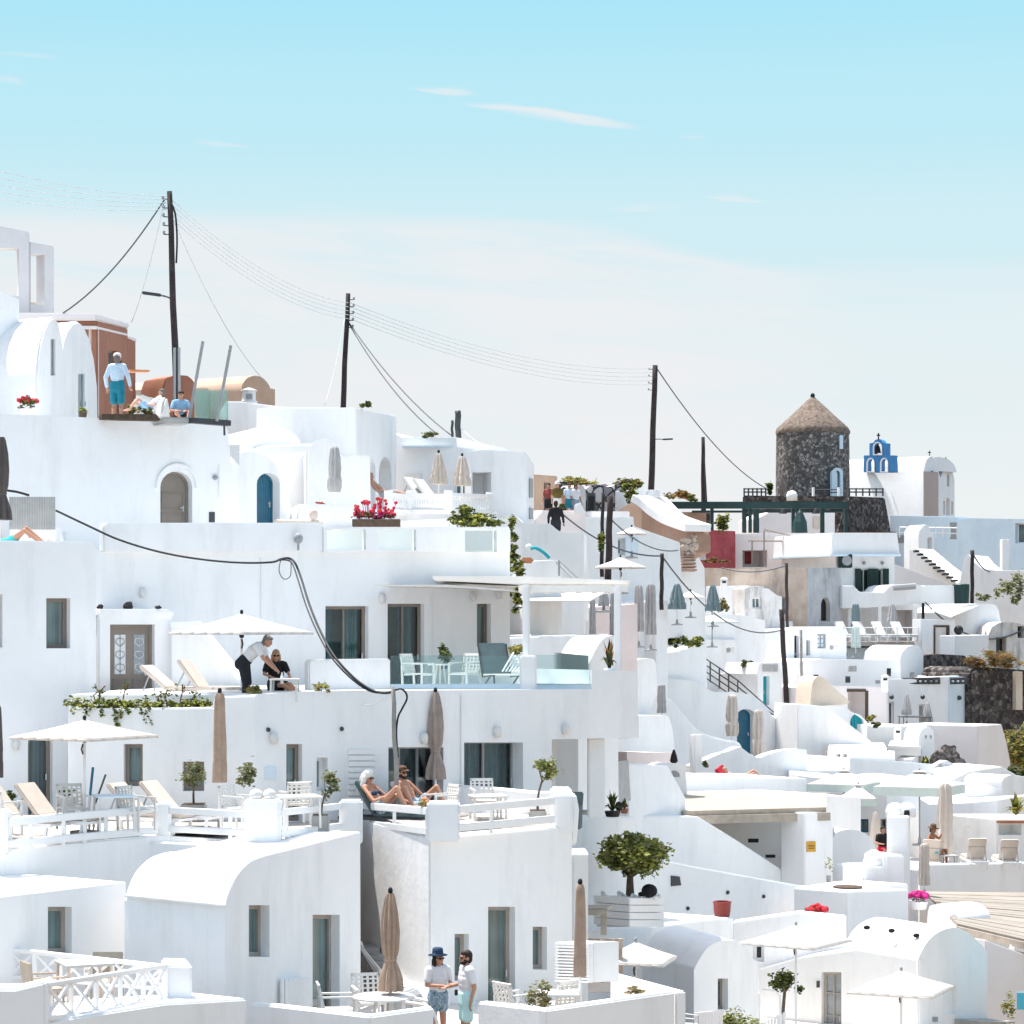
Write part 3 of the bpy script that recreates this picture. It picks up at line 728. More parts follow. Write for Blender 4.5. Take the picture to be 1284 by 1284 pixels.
# ---- blue door arch house
h = house('white curved porch with a deep blue plank door', (325, 760, 66), 'arched_porch', 'porch')
solid(h, 'wall', (290,65), (372,68), sp([(288,640),(289,600),(292,580),(300,569),(314,566),(330,570),(343,580),(353,597),(360,617),(367,643),(372,660)],4)+[(372,730),(288,730)], 3., [
      op('door',322,593,351,660, arch=13, rec=.3, color='teal_door', planks=1)], terr=False)
h = house('white stepped house with a shallow dome roof behind the blue door', (390, 720, 72), 'domed_house')
solid(h, 'wall', (300,72), (396,73), [(300,760),(300,572),(332,570),(333,558),(394,556),(396,760)], 5.)
solid(h, 'annex_wall', (384,70.5), (466,72), [(384,740),(384,566),(396,552),(410,549),(420,551),(428,568),(432,571),(464,571),(466,740)], 4., skew=(-.6,5), terr=False)
solid(h, 'dome_roof', (303,73.2), (376,74), sp([(303,575),(303,549),(314,540),(335,534),(355,536),(370,545),(377,556),(377,575)],4), 4., terr=False, bevel=.1)
solid(h, 'awning_slab', (331,69.5), (394,70.5), [(331,574),(332,561),(380,559),(394,560),(394,563),(385,567)], 2.5, terr=False)
# low wall with rounded shoulder, umbrella terrace
hs('white shoulder wall below the folded grey-beige parasol', (371,67), (447,68), sp([(371,670),(372,650),(376,637),(384,632)],4)+[(445,632),(447,670)], .5, name='low_wall', cat='wall')
t = thing('roof_deck', 'white roof deck behind the glass parapet holding the geraniums', 'terrace', pt(520,720,69))
solid(t, 'wall', (406,66.5), (655,70), [(406,720),(406,668),(440,662),(560,660),(655,662),(655,720)], 7.)
solid(t, 'back_wall', (440,70), (640,73), [(440,690),(440,657),(560,650),(640,650),(640,690)], 4., terr=False)
# balustrade terrace
b = thing('baluster_terrace', 'white terrace fenced by turned balusters behind the red geraniums', 'balustrade', pt(550,700,77))
solid(b, 'base', (466,75), (626,79), [(466,720),(466,639),(560,640),(626,642),(626,720)], 9.)
for (xa, Da, xb, Db, n) in ((487,75.2,515,75.9,9),(515,75.9,562,74.6,15),(562,74.6,614,78.2,16)):
    pa, pb = pt(xa,620,Da), pt(xb,622,Db); qa, qb = pt(xa,641,Da), pt(xb,642,Db)
    MB().bar(pa, pb, .2, .1).build('rail', 'white_paint', b)
    MB().bar(qa, qb, .2, .12).build('plinth', 'white_paint', b)
    mb = MB()
    for i in range(n):
        f = (i+.5)/n; a = pa.lerp(pb, f); q = qa.lerp(qb, f); H = a.z-q.z
        mb.lathe([(.05,0),(.05,.06*H),(.03,.12*H),(.075,.35*H),(.04,.62*H),(.03,.8*H),(.055,.9*H),(.05,H)], q, 8)
    mb.build('balusters', 'white_paint', b, smooth=True)
    MB().box(qa.x-.13,qa.x+.13,qa.y-.13,qa.y+.13,qa.z,pa.z+.12).build('post', 'white_paint', b)
MB().box(qb.x-.13,qb.x+.13,qb.y-.13,qb.y+.13,qb.z,pb.z+.12).build('post', 'white_paint', b)
# ---- big cubic houses on the crest
h = house('blue-shaded white cube house with two arches in its side', (450, 720, 78), 'cube_house')
solid(h, 'wall', (446.5,76), (497,86), [(446.5,720),(446.5,511),(497,521),(497,720)], 3.2, [
      op('niche',475,573,491,640, arch=22, rec=1.6), op('niche',463,576,471,640, arch=14, rec=1.6)])
solid(h, 'front_wall', (283,79), (446.2,76.15), [(283,720),(283,503),(300,503),(360,510.5),(446.2,511),(446.2,720)], 5., skew=(-.9,5))
mb = MB(); mb.box(0,1,0,1,0,1); 
MB().hexa([pt(360,516,76.9)]*4+[pt(360,510,76.9)]*4) if 0 else None
h = house('white crest house with a raised roof parapet behind the folded beige parasols', (545, 720, 88), 'white_house')
solid(h, 'wall', (496,87), (600,86), [(496,720),(496,543),(505,549),(506,548),(572,548),(573,561),(600,562),(600,720)], 6., [
      op('win',569,604,585,630, rec=.15, frame='bluewash', nv=1)])
MB().box(*[v for v in (pt(505,561,86.8).x, pt(573,561,86.8).x, 86.3, 86.86, zz(562,86.8), zz(560,86.8))]).build('cornice', 'bluewash', h)
solid(h, 'door_panel', (506,86.8), (528,86.6), [(506,640),(506,594),(528,594),(528,640)], .1, m='cream', terr=False, bevel=.02)
h = house('tall pale blue-white cube house at the crest beside the tourist lane', (640, 720, 87), 'cube_house')
solid(h, 'wall', (591,84.5), (659.5,85), [(591,720),(591,565),(605,563.5),(646,565),(659.5,566),(659.5,720)], 6.5, [
      op('niche',592.5,592,616,660, rec=1.2)], skew=(.34,6.4), m='white')
pl = Plane((659.7,85), (672.5,91.4))
for y0, y1 in ((600,624),(637,651)):
    MB().hexa([pl.P(664,y1,-.02), pl.P(668,y1,-.02), pl.P(668,y1,.05), pl.P(664,y1,.05), pl.P(664,y0,-.02), pl.P(668,y0,-.02), pl.P(668,y0,.05), pl.P(664,y0,.05)]).build('window', 'grey', h)
# ---- far left crest
h = house('pale grey concrete frame building open to the sky', (30, 540, 92), 'frame_building', 'building')
pA, pB = (-20,88), (40,88.6)
solid(h, 'frame', pA, pB, [(-30,420),(-30,280),(0,283.5),(37,291),(37.5,420)], .6, [op('void',-15,311,24,371)], m='greyframe', terr=False)
solid(h, 'side_frame', (37,88.7), (68,89.4), [(37,420),(37,303),(68,309),(68,420)], .6, [op('void',38.5,319,56,382)], m='greyframe', terr=False)
solid(h, 'floor_slab', (-20,88.9), (68,89.8), [(-20,400),(-20,372),(24,375),(68,385),(68,400)], 5., m='sand', terr=False)
hs('tall blank white wall at the picture edge before the twin vaults', (-60,68), (25,70), [(-60,560),(-60,366),(0,366),(25,375),(25,560)], 5., ext=1)
h = house('twin white barrel vault houses beside the man in the pale blue shirt', (80, 560, 72), 'twin_vault_house')
vp = [(24,560),(46,560)]
solid(h, 'wall', (46.5,68), (80,71.2), [(46.5,560),(46.5,470),(48,450),(51,430),(56,412),(62,400),(67,397.5),(73,402),(77,418),(79,440),(80,470),(80,560)], 7., [
      op('win',63.5,424,70,472, rec=.08, fw=.03, frame='white_paint', glass='glass_dark', nv=0)], skew=(-2.9,1.6), bevel=.06)
solid(h, 'wall', (77,70.9), (123,76), [(77,560),(77,455),(79,430),(84,414),(91,405),(98,402.5),(105,408),(112,424),(118,450),(122,485),(123,560)], 7., [
      op('gdoor',98,468,106.5,540, rec=.08, fw=.03, nv=0, frame='bluewash')], skew=(-3.2,2.2), bevel=.06)
h = house('terracotta plastered house with a white cornice at the crest', (120, 560, 84), 'terracotta_house')
solid(h, 'wall', (122,80), (160,88), [(122,560),(122,402),(160,412),(160,560)], 9., [op('win',136,440,146,470, rec=.2, nv=0), op('gdoor',146.5,452,153,520, rec=.2)], m='terracotta')
solid(h, 'cornice', (121.3,79.7), (161.5,88.4), [(121.3,402),(121.3,392.5),(161.5,404.5),(161.5,413)], 9.6, m='pink_white', terr=False, bevel=.05)
solid(h, 'string_course', (121.6,79.85), (160.6,88.1), [(121.6,413),(121.6,408.5),(160.6,418),(160.6,422)], 9.2, m='pink_white', terr=False, bevel=.02)
solid(h, 'pilaster', (113,79.95), (125,80.3), [(113,560),(113,409),(125,411),(125,560)], .5, m='pink_white', terr=False)
solid(h, 'annex_wall', (160,88.2), (170,91), [(160,560),(160,421),(170,426),(170,560)], 4., m='terracotta', terr=False)
solid(h, 'annex_cornice', (160.2,88), (171,91.2), [(160.2,425),(160.2,420),(171,424),(171,430)], 4.4, m='pink_white', terr=False)
h = house('tan barrel vaulted roof building beyond the glass wind screen', (310, 560, 108), 'vaulted_house')
solid(h, 'wall', (303,107), (345,110), [(303,560),(303,490)]+sp([(304,482),(310,474),(320,471),(330,474),(337,482),(339,487)],3)+[(345,488),(345,560)], 11., m='tan', skew=(-9,5), bevel=.05)
hs('low sand coloured roof wall behind the reclining woman', (170,95), (262,98), [(170,560),(170,489),(262,486),(262,560)], 3., m='sand', name='roof_wall', cat='wall')
hs('brick red roof box beneath the first wooden pole', (204,90), (245,91), [(204,560),(204,487),(208,474),(222,470),(236,471),(244,478),(245,560)], 1.5, m='terracotta', name='roof_box', cat='roof hut', ext=0)
# white lantern chimney
t = thing('roof_chimney', 'small white latticed chimney in front of the tan vault', 'chimney', pt(312,512,90))
MB().lathe([(.32,-.2),(.32,0),(.26,.02),(.26,.35),(.3,.37),(.3,.42),(.05,.5)], pt(312,503,90), 8).build('stack', 'white', t)
MB().box(pt(308,500,89.6).x, pt(316,500,89.6).x, 89.66,89.72, zz(501,90), zz(495,90)).build('vent', 'grey', t)
# ---- pergola over dining terrace
g = thing('pergola', 'white slatted pergola roof over the dining terrace', 'pergola', pt(660,865,58))
solid(g, 'roof', (545,59.4), (790,59.2), [(545,728),(541,722.5),(655,722.5),(792,728),(790,733),(655,733)], 4.5, m='cream', terr=False, bevel=.02)
solid(g, 'beam', (650,59.1), (788,59.), [(650,743),(650,734),(788,734),(788,742)], .18, m='cream', terr=False, bevel=.01)
mb = MB()
for i in range(6):
    a = pt(668+i*21,735,59.6); mb.bar(a+Vector((0,-.15,-.02)), a+Vector((0,4.2,-.02)), .12, .2)
mb.build('rafters', 'cream', g)
for x, y1, D in ((660,866,55.2),(775,845,58.2)):
    p = pt(x,734,59.0 if x > 700 else 55.4)
    pier(g, x-4.5, x+4.5, 735, y1, D, .22, part='post', m='white_paint')
MB().bar(pt(660,737,55.3), pt(660,737,59.5), .16).build('beam', 'cream', g)
aw = thing('awning', 'thin white awning strip above the sliding doors', 'awning', pt(560,738,59))
solid(aw, 'sheet', (468,58.9), (641,58.5), [(468,734),(560,735.5),(641,741),(641,739.5),(560,733),(468,733.2)], 3.5, m='canvas', terr=False, bevel=0)

# ================================================================== LOWER RIGHT
def edge_plate(root, name, pl, x0, y0, x1, y1, m, out=.03, inn=.02):
    return MB().hexa([pl.P(x0,y1,-out), pl.P(x1,y1,-out), pl.P(x1,y1,inn), pl.P(x0,y1,inn), pl.P(x0,y0,-out), pl.P(x1,y0,-out), pl.P(x1,y0,inn), pl.P(x0,y0,inn)]).build(name, m, root)
# patio parapets at the lower edge
h = house('white patio parapet in front of the couple and the round table', (460, 1380, 41), 'patio', 'patio')
solid(h, 'parapet', (310,42.2), (464,40.4), [(310,1420),(310,1258),(340,1260),(464,1274),(464,1420)], .22, terr=False)
solid(h, 'parapet', (464,40.4), (545,41.6), [(464,1420),(464,1274),(545,1263),(545,1420)], .22, terr=False)
solid(h, 'floor', (300,43.2), (720,43.2), [(300,1420),(300,1303),(720,1303),(720,1420)], 4.5, m='paving')
h = house('white angled parapet around the olive bush and the folded tall parasol', (720, 1380, 42), 'patio', 'patio')
solid(h, 'parapet', (598,42.4), (685,40.9), [(598,1420),(598,1256),(685,1266),(685,1420)], .22, terr=False)
solid(h, 'parapet', (685,40.9), (847,43.2), [(685,1420),(685,1266),(847,1243),(847,1420)], .22, terr=False)
solid(h, 'back_parapet', (765,47.5), (847,43.2), [(765,1300),(765,1221),(847,1243),(847,1300)], .2, terr=False)
solid(h, 'floor', (690,44), (850,44.), [(690,1420),(690,1297),(850,1297),(850,1420)], 4, m='paving', skew=(-.2,1))
# louvred utility box
b = thing('louvred_box', 'white louvred utility box behind the tall folded parasol', 'utility box', pt(730,1240,46))
for i in range(13):
    y = 1183+i*3.9
    a, c = pt(697,y,47.2), pt(739,y+1.5,45.4)
    MB().bar(a, c, .05, .035).build('slat', 'white_paint', b)
solid(b, 'case', (697.5,47.3), (739,45.5), [(697.5,1227),(697.5,1181),(739,1182),(739,1232)], .6, m='white_paint', terr=False, bevel=.01)
for i in range(4):
    solid(b, 'plank', (739.5+i*5,45.3+.15*i), (744+i*5,45.45+.15*i), [(739.5+i*5,1232.5-i*.6),(739.5+i*5,1183-i*.5),(744+i*5,1183-i*.5),(744+i*5,1232-i*.6)], .05, m='white_paint', terr=False, bevel=.008)
# small louvred box at left
b = thing('louvred_box', 'white plank utility box under the deep-set window beside the glass door', 'utility box', pt(350,1262,44))
solid(b, 'case', (322,44.8), (352,43.6), [(322,1275),(322,1227),(352,1228),(352,1275)], .6, m='white', terr=False)
for i in range(8):
    solid(b, 'plank', (352.5+i*4.8,43.55+.06*i), (356.6+i*4.8,43.6+.06*i), [(352.5+i*4.8,1275),(352.5+i*4.8,(1228 if i < 5 else 1243)),(356.6+i*4.8,(1227.6 if i < 5 else 1243)),(356.6+i*4.8,1275)], .05, m='white_paint', terr=False, bevel=.008)
# bottom-left terrace with cross rails
h = house('white terrace block at the bottom edge carrying the cross-braced railing', (120, 1400, 38), 'roof_terrace', 'terrace')
solid(h, 'wall', (56,36.4), (310,40.5), [(56,1420),(56,1281),(205,1258),(310,1252),(310,1420)], 1.2, terr=False)
solid(h, 'wall', (-60,36.2), (57,36.2), [(-60,1420),(-60,1240),(20,1240),(57,1231),(57,1420)], .6, terr=False)
solid(h, 'pier', (208,39.8), (241,39.9), [(208,1275),(208,1210),(241,1211),(241,1275)], .9, terr=False)
solid(h, 'floor', (-60,37), (210,40), [(-60,1420),(-60,1293),(210,1268),(210,1420)], 3., m='paving')
def cross_rail(label, A, B, yt, yb, n, r=.05):
    t = thing('cross_railing', label, 'railing', pt(A[0], yb[0], A[1]))
    a0, b0 = pt(A[0],yt[0],A[1]), pt(B[0],yt[1],B[1]); a1, b1 = pt(A[0],yb[0],A[1]), pt(B[0],yb[1],B[1])
    MB().bar(a0,b0,.1,.07).build('top_rail', 'white_paint', t, bevel=.01)
    MB().bar(a1,b1,.08,.06).build('bottom_rail', 'white_paint', t)
    for i in range(n+1):
        f = i/n; MB().bar(a0.lerp(b0,f), a1.lerp(b1,f), .07).build('post', 'white_paint', t)
    for i in range(n):
        f, g = i/n, (i+1)/n
        mb = MB(); 
        mb.bar(a0.lerp(b0,f), a1.lerp(b1,g), .045); q = Vector((0,.03,0)); mb.bar(a0.lerp(b0,g)+q, a1.lerp(b1,f)+q, .045)
        mb.build('cross_brace', 'white_paint', t)
cross_rail('white cross-braced railing nearest the bottom edge, in front of the square table', (57,36.4), (208,39.8), (1235,1211), (1277,1257), 5)
cross_rail('white cross-braced railing behind the square table', (-20,41.5), (207,40.3), (1187,1212), (1222,1240), 7)
# ---- planter wall and stepped lane walls
h = house('long white terrace wall under the wooden planter tree and red pot', (830, 1330, 62), 'terrace_wall', 'wall')
solid(h, 'wall', (718,58), (920,66), [(718,1340),(718,1172),(750,1166),(831,1160),(866,1155),(920,1150),(920,1340)], 5.5)
solid(h, 'wall', (919,67.6), (1060,67.), [(919,1340),(919,1156),(1001,1144),(1060,1150),(1060,1340)], .5, [op('win',944,1184,958,1206, rec=.25, frame='white_paint', glass='glass_black', nv=0), op('gdoor',950,1222,966,1300, rec=.25, nh=2)], terr=False)
h = house('white wall with small round lamps behind the citrus tree and red pot', (900, 1330, 70), 'lane_wall', 'wall')
solid(h, 'wall', (735,68), (1112,75), sp([(735,1073),(760,1073),(800,1076),(831,1078),(870,1086),(920,1095),(970,1104),(1020,1113)],3)+[(1112,1120),(1112,1340),(735,1340)], 1.2, bevel=.06)
pl = Plane((735,68), (1112,75))
for x, y in ((862,1139),(912,1119),(957,1124),(1003,1135)): MB().ball(pl.P(x,y,-.02), .06, 8, 6).build('wall_lamp', 'metal_dark', h)
mb = MB(); mb.hexa([pl.P(841,1111,-.05), pl.P(853,1110,-.05), pl.P(853,1110,.05), pl.P(841,1111,.05), pl.P(841,1098,-.05), pl.P(851,1099,-.05), pl.P(851,1099,.05), pl.P(841,1098,.05)]); mb.build('vent', 'metal_dark', h)
h = house('white triangular stair wall below the reed pergola', (880, 1330, 76), 'stair_wall', 'wall')
solid(h, 'wall', (716,72), (1015,78), [(716,1340),(716,1020),(793,1023),(876,1024),(925,1054),(1015,1113),(1015,1340)], 1.2)
solid(h, 'back_wall', (870,80), (1012,82.5), [(870,1340),(870,1018),(925,1022),(960,1027),(1012,1027),(1012,1340)], 4., [op('niche',938,1051.5,951,1056.5, rec=.4), op('niche',960,1071.5,972,1075.5, rec=.4), op('niche',985,1087.5,999,1092.5, rec=.4)])
pl = Plane((870,80), (1012,82.5))
for a in ((938,1051.5,951,1056.5),(960,1071.5,972,1075.5),(985,1087.5,999,1092.5)): edge_plate(h, 'step_light', pl, *a, 'black', .01)
solid(h, 'pillar', (1009,76.5), (1045,77.5), [(1009,1340),(1009,1019),(1036,1018),(1043,1026),(1045,1040),(1045,1340)], 1.)
t = thing('sign', 'small yellow square sign on the white pillar by the stair', 'sign', pt(1017,1068,76.6))
pl = Plane((1009,76.5), (1045,77.5))
edge_plate(t, 'board', pl, 1011,1055,1022,1068, 'sign_yellow', .03, -.004)
edge_plate(t, 'lettering', pl, 1012.5,1060,1020.5,1061.2, 'soil', .034, -.031)
edge_plate(t, 'lettering', pl, 1013,1063,1020,1064, 'soil', .034, -.031)
# reed pergola
g = thing('reed_pergola', 'long beige reed pergola roof above the triangular stair wall', 'pergola', pt(900,1022,79))
z0 = zz(1019,77); mb = MB()
cs = [pt(775,1019,80), pt(858,1019,75.6), pt(1036,1019,77.2), pt(1036,1019,84), pt(795,1019,85)]
for v in cs: v.z = z0
ngv = [v.copy() for v in cs]; up = Vector((0,0,.16))
mb.add([v for v in ngv]+[v+up for v in ngv], [(4,3,2,1,0),(5,6,7,8,9)]+[(i,(i+1)%5,5+(i+1)%5,5+i) for i in range(5)])
mb.build('reed_roof', 'beige_slat', g)
mb = MB()
for i in range(15):
    f = i/14; a = cs[0].lerp(cs[1], f); 
    mb.bar(a+Vector((.0,-.25,-.1)), a+Vector((.9,5,-.1)) , .1, .2)
mb.build('rafters', 'beige_slat', g)
MB().bar(cs[1]+Vector((-.1,-.05,-.13)), cs[2]+Vector((.1,-.05,-.13)), .14, .26).build('beam', 'beige_slat', g)
for f in (.02, .98): 
    p = cs[1].lerp(cs[2], f); MB().bar(p, p+Vector((0,.2,-3.)), .18).build('post', 'white_paint', g)
hs('white roof strip behind the reed pergola with a short wall', (862,86), (1080,90), [(862,1100),(862,1000),(1010,996),(1080,1000),(1080,1100)], 3.)
hs('white terrace wall below the red lounger', (858,90), (1015,94), [(858,1100),(858,976),(868,974),(1012,976),(1015,1100)], 4.)
h = house('white domed oven chimney with a half-moon opening', (846, 1060, 83), 'oven_chimney', 'chimney')
solid(h, 'stack', (828,82.4), (862,83.2), [(828,1060),(829,985),(831,968)]+sp([(833,961),(840,957.5),(848,957),(855,959),(860,966)],3)+[(862,1004),(862,1060)], .9, [op('niche',838,966,853,974.5, arch=8, rec=.35)], bevel=.05)
MB().lathe([(.05,0),(.14,.1),(.1,.3),(.03,.5)], pt(845,958,83), 10).build('pinnacle', 'dark', h)
# block behind the overhang, with the grey curtain
h = house('white cabin with a grey hanging curtain beyond the pillar', (760, 1060, 70), 'cabin')
solid(h, 'wall', (745,70), (773,70.5), [(745,1100),(745,955),(773,955),(773,1100)], 3.)
MB().add([pt(772,955,70.4), pt(788,953,71.5), pt(791,1004,71.6), pt(776,1004,70.5), pt(772,955,70.6), pt(788,953,71.7), pt(791,1004,71.8), pt(776,1004,70.7)], [(3,2,1,0),(4,5,6,7),(0,1,5,4),(1,2,6,5),(2,3,7,6),(3,0,4,7)]).build('curtain', 'canvas_grey', h)
solid(h, 'back_wall', (788,73), (860,76), [(788,1100),(788,957),(800,958),(838,960),(860,1000),(860,1100)], 2.)
hs('pale pink slatted sunshade strip above the cabin', (786,86), (842,88), [(786,970),(786,943),(842,944),(842,956),(815,957),(786,957)], 1.5, m='pinkish', name='sunshade', cat='sunshade', ext=0, terr=False)
# passage floor between wing and cabin
hs('white lane wall with planter ledge beside the tall white pillar', (716,58.5), (800,62), [(716,1120),(716,1027),(760,1024),(797,1024),(797,1120)], 6.)
# curved sweep walls with the blue door
h = house('white sweeping curved wall with the arched blue door', (930, 1060, 112), 'curved_wall', 'wall')
solid(h, 'wall', (826,108), (1012,118), sp([(826,853),(845,852),(869,854),(885,863),(902,869),(922,868),(942,872),(958,883),(970,899),(987,908),(1001,921),(1008,938),(1010,960)],4)+[(1012,1040),(826,1040)], 4., [op('door',924,889,947,946, arch=9, rec=.35, color='teal_door', planks=1, leaves=2)], bevel=.12)
h = house('white curved swoop wall descending before the sweeping wall', (880, 1060, 104), 'curved_wall', 'wall')
solid(h, 'wall', (790,102), (936,106), [(790,1040),(790,868),(825,869)]+sp([(836,873),(847,881),(861,898),(873,912),(885,920),(910,927),(928,931),(934,944)],4)+[(936,1040)], .9, bevel=.1)
h = house('small white vaulted roof room beside the overhanging balcony end', (815, 1010, 96), 'vaulted_house')
solid(h, 'wall', (755,94), (846,97), [(755,1040),(755,926),(800,924),(800,897),(837,897)]+sp([(840,900),(844,915),(846,930)],3)+[(846,1040)], 5.)
hs('white square post by the swoop wall', (871,98), (881,98.2), (871,921,881,965), .4, name='pillar', cat='pillar')
h = house('white peaked parapet around the red lounger', (940, 1060, 100), 'terrace_wall', 'wall')
solid(h, 'wall', (868,101), (1012,104), [(868,1040),(868,960)]+sp([(880,955),(900,946),(915,941),(928,936)],3)+sp([(940,945),(952,950),(962,946),(980,941),(1000,939)],3)+[(1012,940),(1012,1040)], .5)
hs('small white cube cabin with vault among the planters', (798,97), (824,98), sp([(798,870),(798,835),(801,827),(818,826),(823,835),(824,868)],3), 3., bevel=.08)
h = house('curved white planter wall overflowing with green and orange plants', (830, 920, 108), 'planter_wall', 'planter')
solid(h, 'wall', (775,106), (880,112), [(775,900),(775,818)]+sp([(800,819),(830,819),(850,816),(866,811),(879,806)],3)+[(880,900)], 3.)
h = house('white stair tower with a dark railing beside the cascading stairs', (905, 900, 124), 'stair_tower', 'house')
solid(h, 'wall', (878,123), (925,124.5), [(878,900),(878,801),(925,802),(925,900)], 6.)
t = thing('stair_railing', 'dark thin stair railing descending past the white tower', 'railing', pt(880,845,120))
for dy in (0, 8, 16, 24): MB().tube([pt(879,822+dy,121), pt(925,853+dy,118.5), pt(970,893+dy*.5,116.8)], .035, 5).build('rail', 'metal_dark', t)
for f in (0,.25,.5,.75,1): MB().tube([pt(879+46*f,822+31*f,121-2.5*f), pt(879+46*f,848+31*f,121-2.5*f)], .04, 5).build('post', 'metal_dark', t)
# ---- vaulted house with window bottom
h = house('small white vaulted house with a narrow window above the navy chair', (905, 1330, 66), 'vaulted_house')
solid(h, 'wall', (870,57.5), (951,59.5), [(870,1400),(870,1216)]+sp([(872,1212),(881,1196),(890,1186),(900,1181),(912,1178.5),(926,1181),(937,1191),(943,1201),(951,1206)],3)+[(951,1400)], 3., [op('win',900,1227,913,1266, rec=.25, nv=0)], skew=(-1.15,2.9), bevel=.05)
h = house('white house wall with a six-pane door under the large lower parasol', (1020, 1330, 66), 'white_house')
solid(h, 'wall', (950,66.7), (1153,63.8), [(950,1340),(950,1215),(1003,1200),(1075,1190),(1153,1203),(1153,1340)], 3., [op('gdoor',1030,1219,1055,1330, rec=.2, nv=1, nh=3, frame='taupe_light', glass='curtain_grey')], terr=False)
pl = Plane((950,66.7), (1153,63.8)); edge_plate(h, 'wall_lamp', pl, 1025,1230,1028,1238, 'metal_dark', .06)
h = house('white barrel vaulted house with three black stones on its roof', (1160, 1330, 65), 'vaulted_house')
solid(h, 'wall', (1151,63.8), (1239,66.8), [(1151,1340),(1151,1206)]+sp([(1152,1200),(1162,1182),(1176,1169),(1195,1163),(1211,1168),(1226,1180),(1238,1193)],4)+[(1239,1340)], 2.9, [op('win',1183,1236,1199,1271, rec=.25, nv=0)], skew=(-1.35,1.93), bevel=.05)
pl = Plane((1151,63.8), (1239,66.8)); edge_plate(h, 'socket', pl, 1169,1275,1175,1281, 'grey', .03)
edge_plate(h, 'ledge', pl, 1197,1277,1240,1285, 'pot_grey', .8)
for i, (x, y) in enumerate(((1087,1163),(1118,1167),(1149,1173))):
    t = thing('black_stone', ('rearmost','middle','frontmost')[i]+' of three black stones in a row on the vault roof', 'stone', pt(x,y+2,65.5), 'stones on the vault')
    MB().ball(pt(x,y,65.2-.3*i), (.095,.07,.065), 8, 6).build('stone', 'rock_black', t, smooth=40)
# fire pit block and tall pillar
h = house('white fire pit block with brown ashes beside the tall chimney pillar', (1070, 1330, 72), 'fire_pit', 'fire pit')
solid(h, 'wall', (1018,73), (1061,70.5), [(1018,1340),(1018,1113),(1061,1118),(1061,1340)], 2., m='white', terr=False)
solid(h, 'wall', (1061,70.5), (1139,73.5), [(1061,1340),(1061,1118),(1112,1110),(1139,1108),(1139,1340)], 1.8)
p = pt(1063,1113.5,71.6); p.z = zz(1117.5,70.5)+.03
MB().lathe([(.42,-.05),(.46,.0),(.1,.02)], p, 14).build('ashes', 'soil', h)
h = house('tall white chimney pillar topped by twin little domes', (1130, 1330, 77), 'chimney_pillar', 'chimney')
solid(h, 'shaft', (1112,76), (1139,76), [(1112,1340),(1112,1024),(1139,1024),(1139,1340)], 1.6, skew=(.62,3))
for x in (1122, 1137): MB().lathe([(.3,0),(.3,.2),(.24,.36),(.1,.45),(.02,.46)], pt(x,1024,76.9), 14).build('dome', 'white', h, smooth=True)
MB().hexa([pt(1133,1022,76.55)+Vector((0,0,0)), pt(1141,1022,76.55), pt(1141,1022,76.7), pt(1133,1022,76.7), pt(1134,1016,76.55), pt(1140,1016,76.55), pt(1140,1016,76.7), pt(1134,1016,76.7)]).build('vent', 'dark', h)
solid(h, 'step', (1083,74.5), (1135,75.2), [(1083,1200),(1083,1086),(1110,1086),(1110,1072),(1135,1072),(1135,1200)], 1.2, terr=False, bevel=.06)
MB().lathe([(.33,0),(.33,.2),(.25,.4),(.1,.5),(.02,.52)], pt(1096,1086,75.2), 14).build('dome', 'white', h, smooth=True)
# right parapet terrace with loungers, reed roof
h = house('wide white parapet terrace of the two cream sun loungers', (1220, 1330, 84), 'roof_terrace', 'terrace')
solid(h, 'parapet', (1152,80), (1340,86), [(1152,1330),(1152,1090),(1165,1084),(1340,1081),(1340,1330)], .4)
solid(h, 'floor', (1152,81), (1340,87), [(1152,1330),(1152,1096),(1340,1092),(1340,1330)], 8., m='paving')
g = thing('reed_roof', 'broad pale reed roof sloping down at the picture edge', 'reed roof', pt(1240,1180,74))
q = [pt(1158,1120,79.5), pt(1200,1161,70.5), pt(1340,1194,68.5), pt(1340,1122,80)]
for dz, nm in ((0,'reed_mat'),):
    mb = MB(); n = 40
    for i in range(n):
        f0, f1 = i/n, (i+.93)/n
        a, b = q[0].lerp(q[1], f0), q[0].lerp(q[1], f1); c, d = q[3].lerp(q[2], f1), q[3].lerp(q[2], f0)
        e = Vector((0,0,.06+.02*RN.random()))
        mb.hexa([a, b, c, d, a+e, b+e, c+e, d+e])
    mb.build(nm, 'reed', g)
MB().bar(q[1]-Vector((0,0,.1)), q[2]-Vector((0,0,.1)), .15, .2).build('beam', 'beige_slat', g)
for f in (.12,.5,.9):
    p = q[1].lerp(q[2], f); MB().bar(p-Vector((0,0,.15)), p-Vector((0,-.2,2.6)), .15).build('post', 'white_paint', g)
solid(g, 'curved_wall', (1162,73), (1204,72), sp([(1162,1200),(1163,1143),(1172,1135),(1190,1138),(1200,1148),(1203,1162),(1204,1200)],3), 1.5, m='white', terr=False)
hs('cream garden wall in the lower corner beside the vaulted house', (1236,68.5), (1340,70), [(1236,1340),(1236,1178),(1250,1184),(1284,1196),(1340,1204),(1340,1340)], 5., m='pink_white')
MB().hexa([pt(1275,1266,64), pt(1340,1266,64), pt(1340,1262,66), pt(1275,1262,66), pt(1275,1245,64), pt(1340,1245,64), pt(1340,1243,66), pt(1275,1243,66)]).build('plunge_pool', 'pool', thing('plunge_pool', 'bright turquoise plunge pool corner at the picture edge', 'pool', pt(1290,1280,65)))
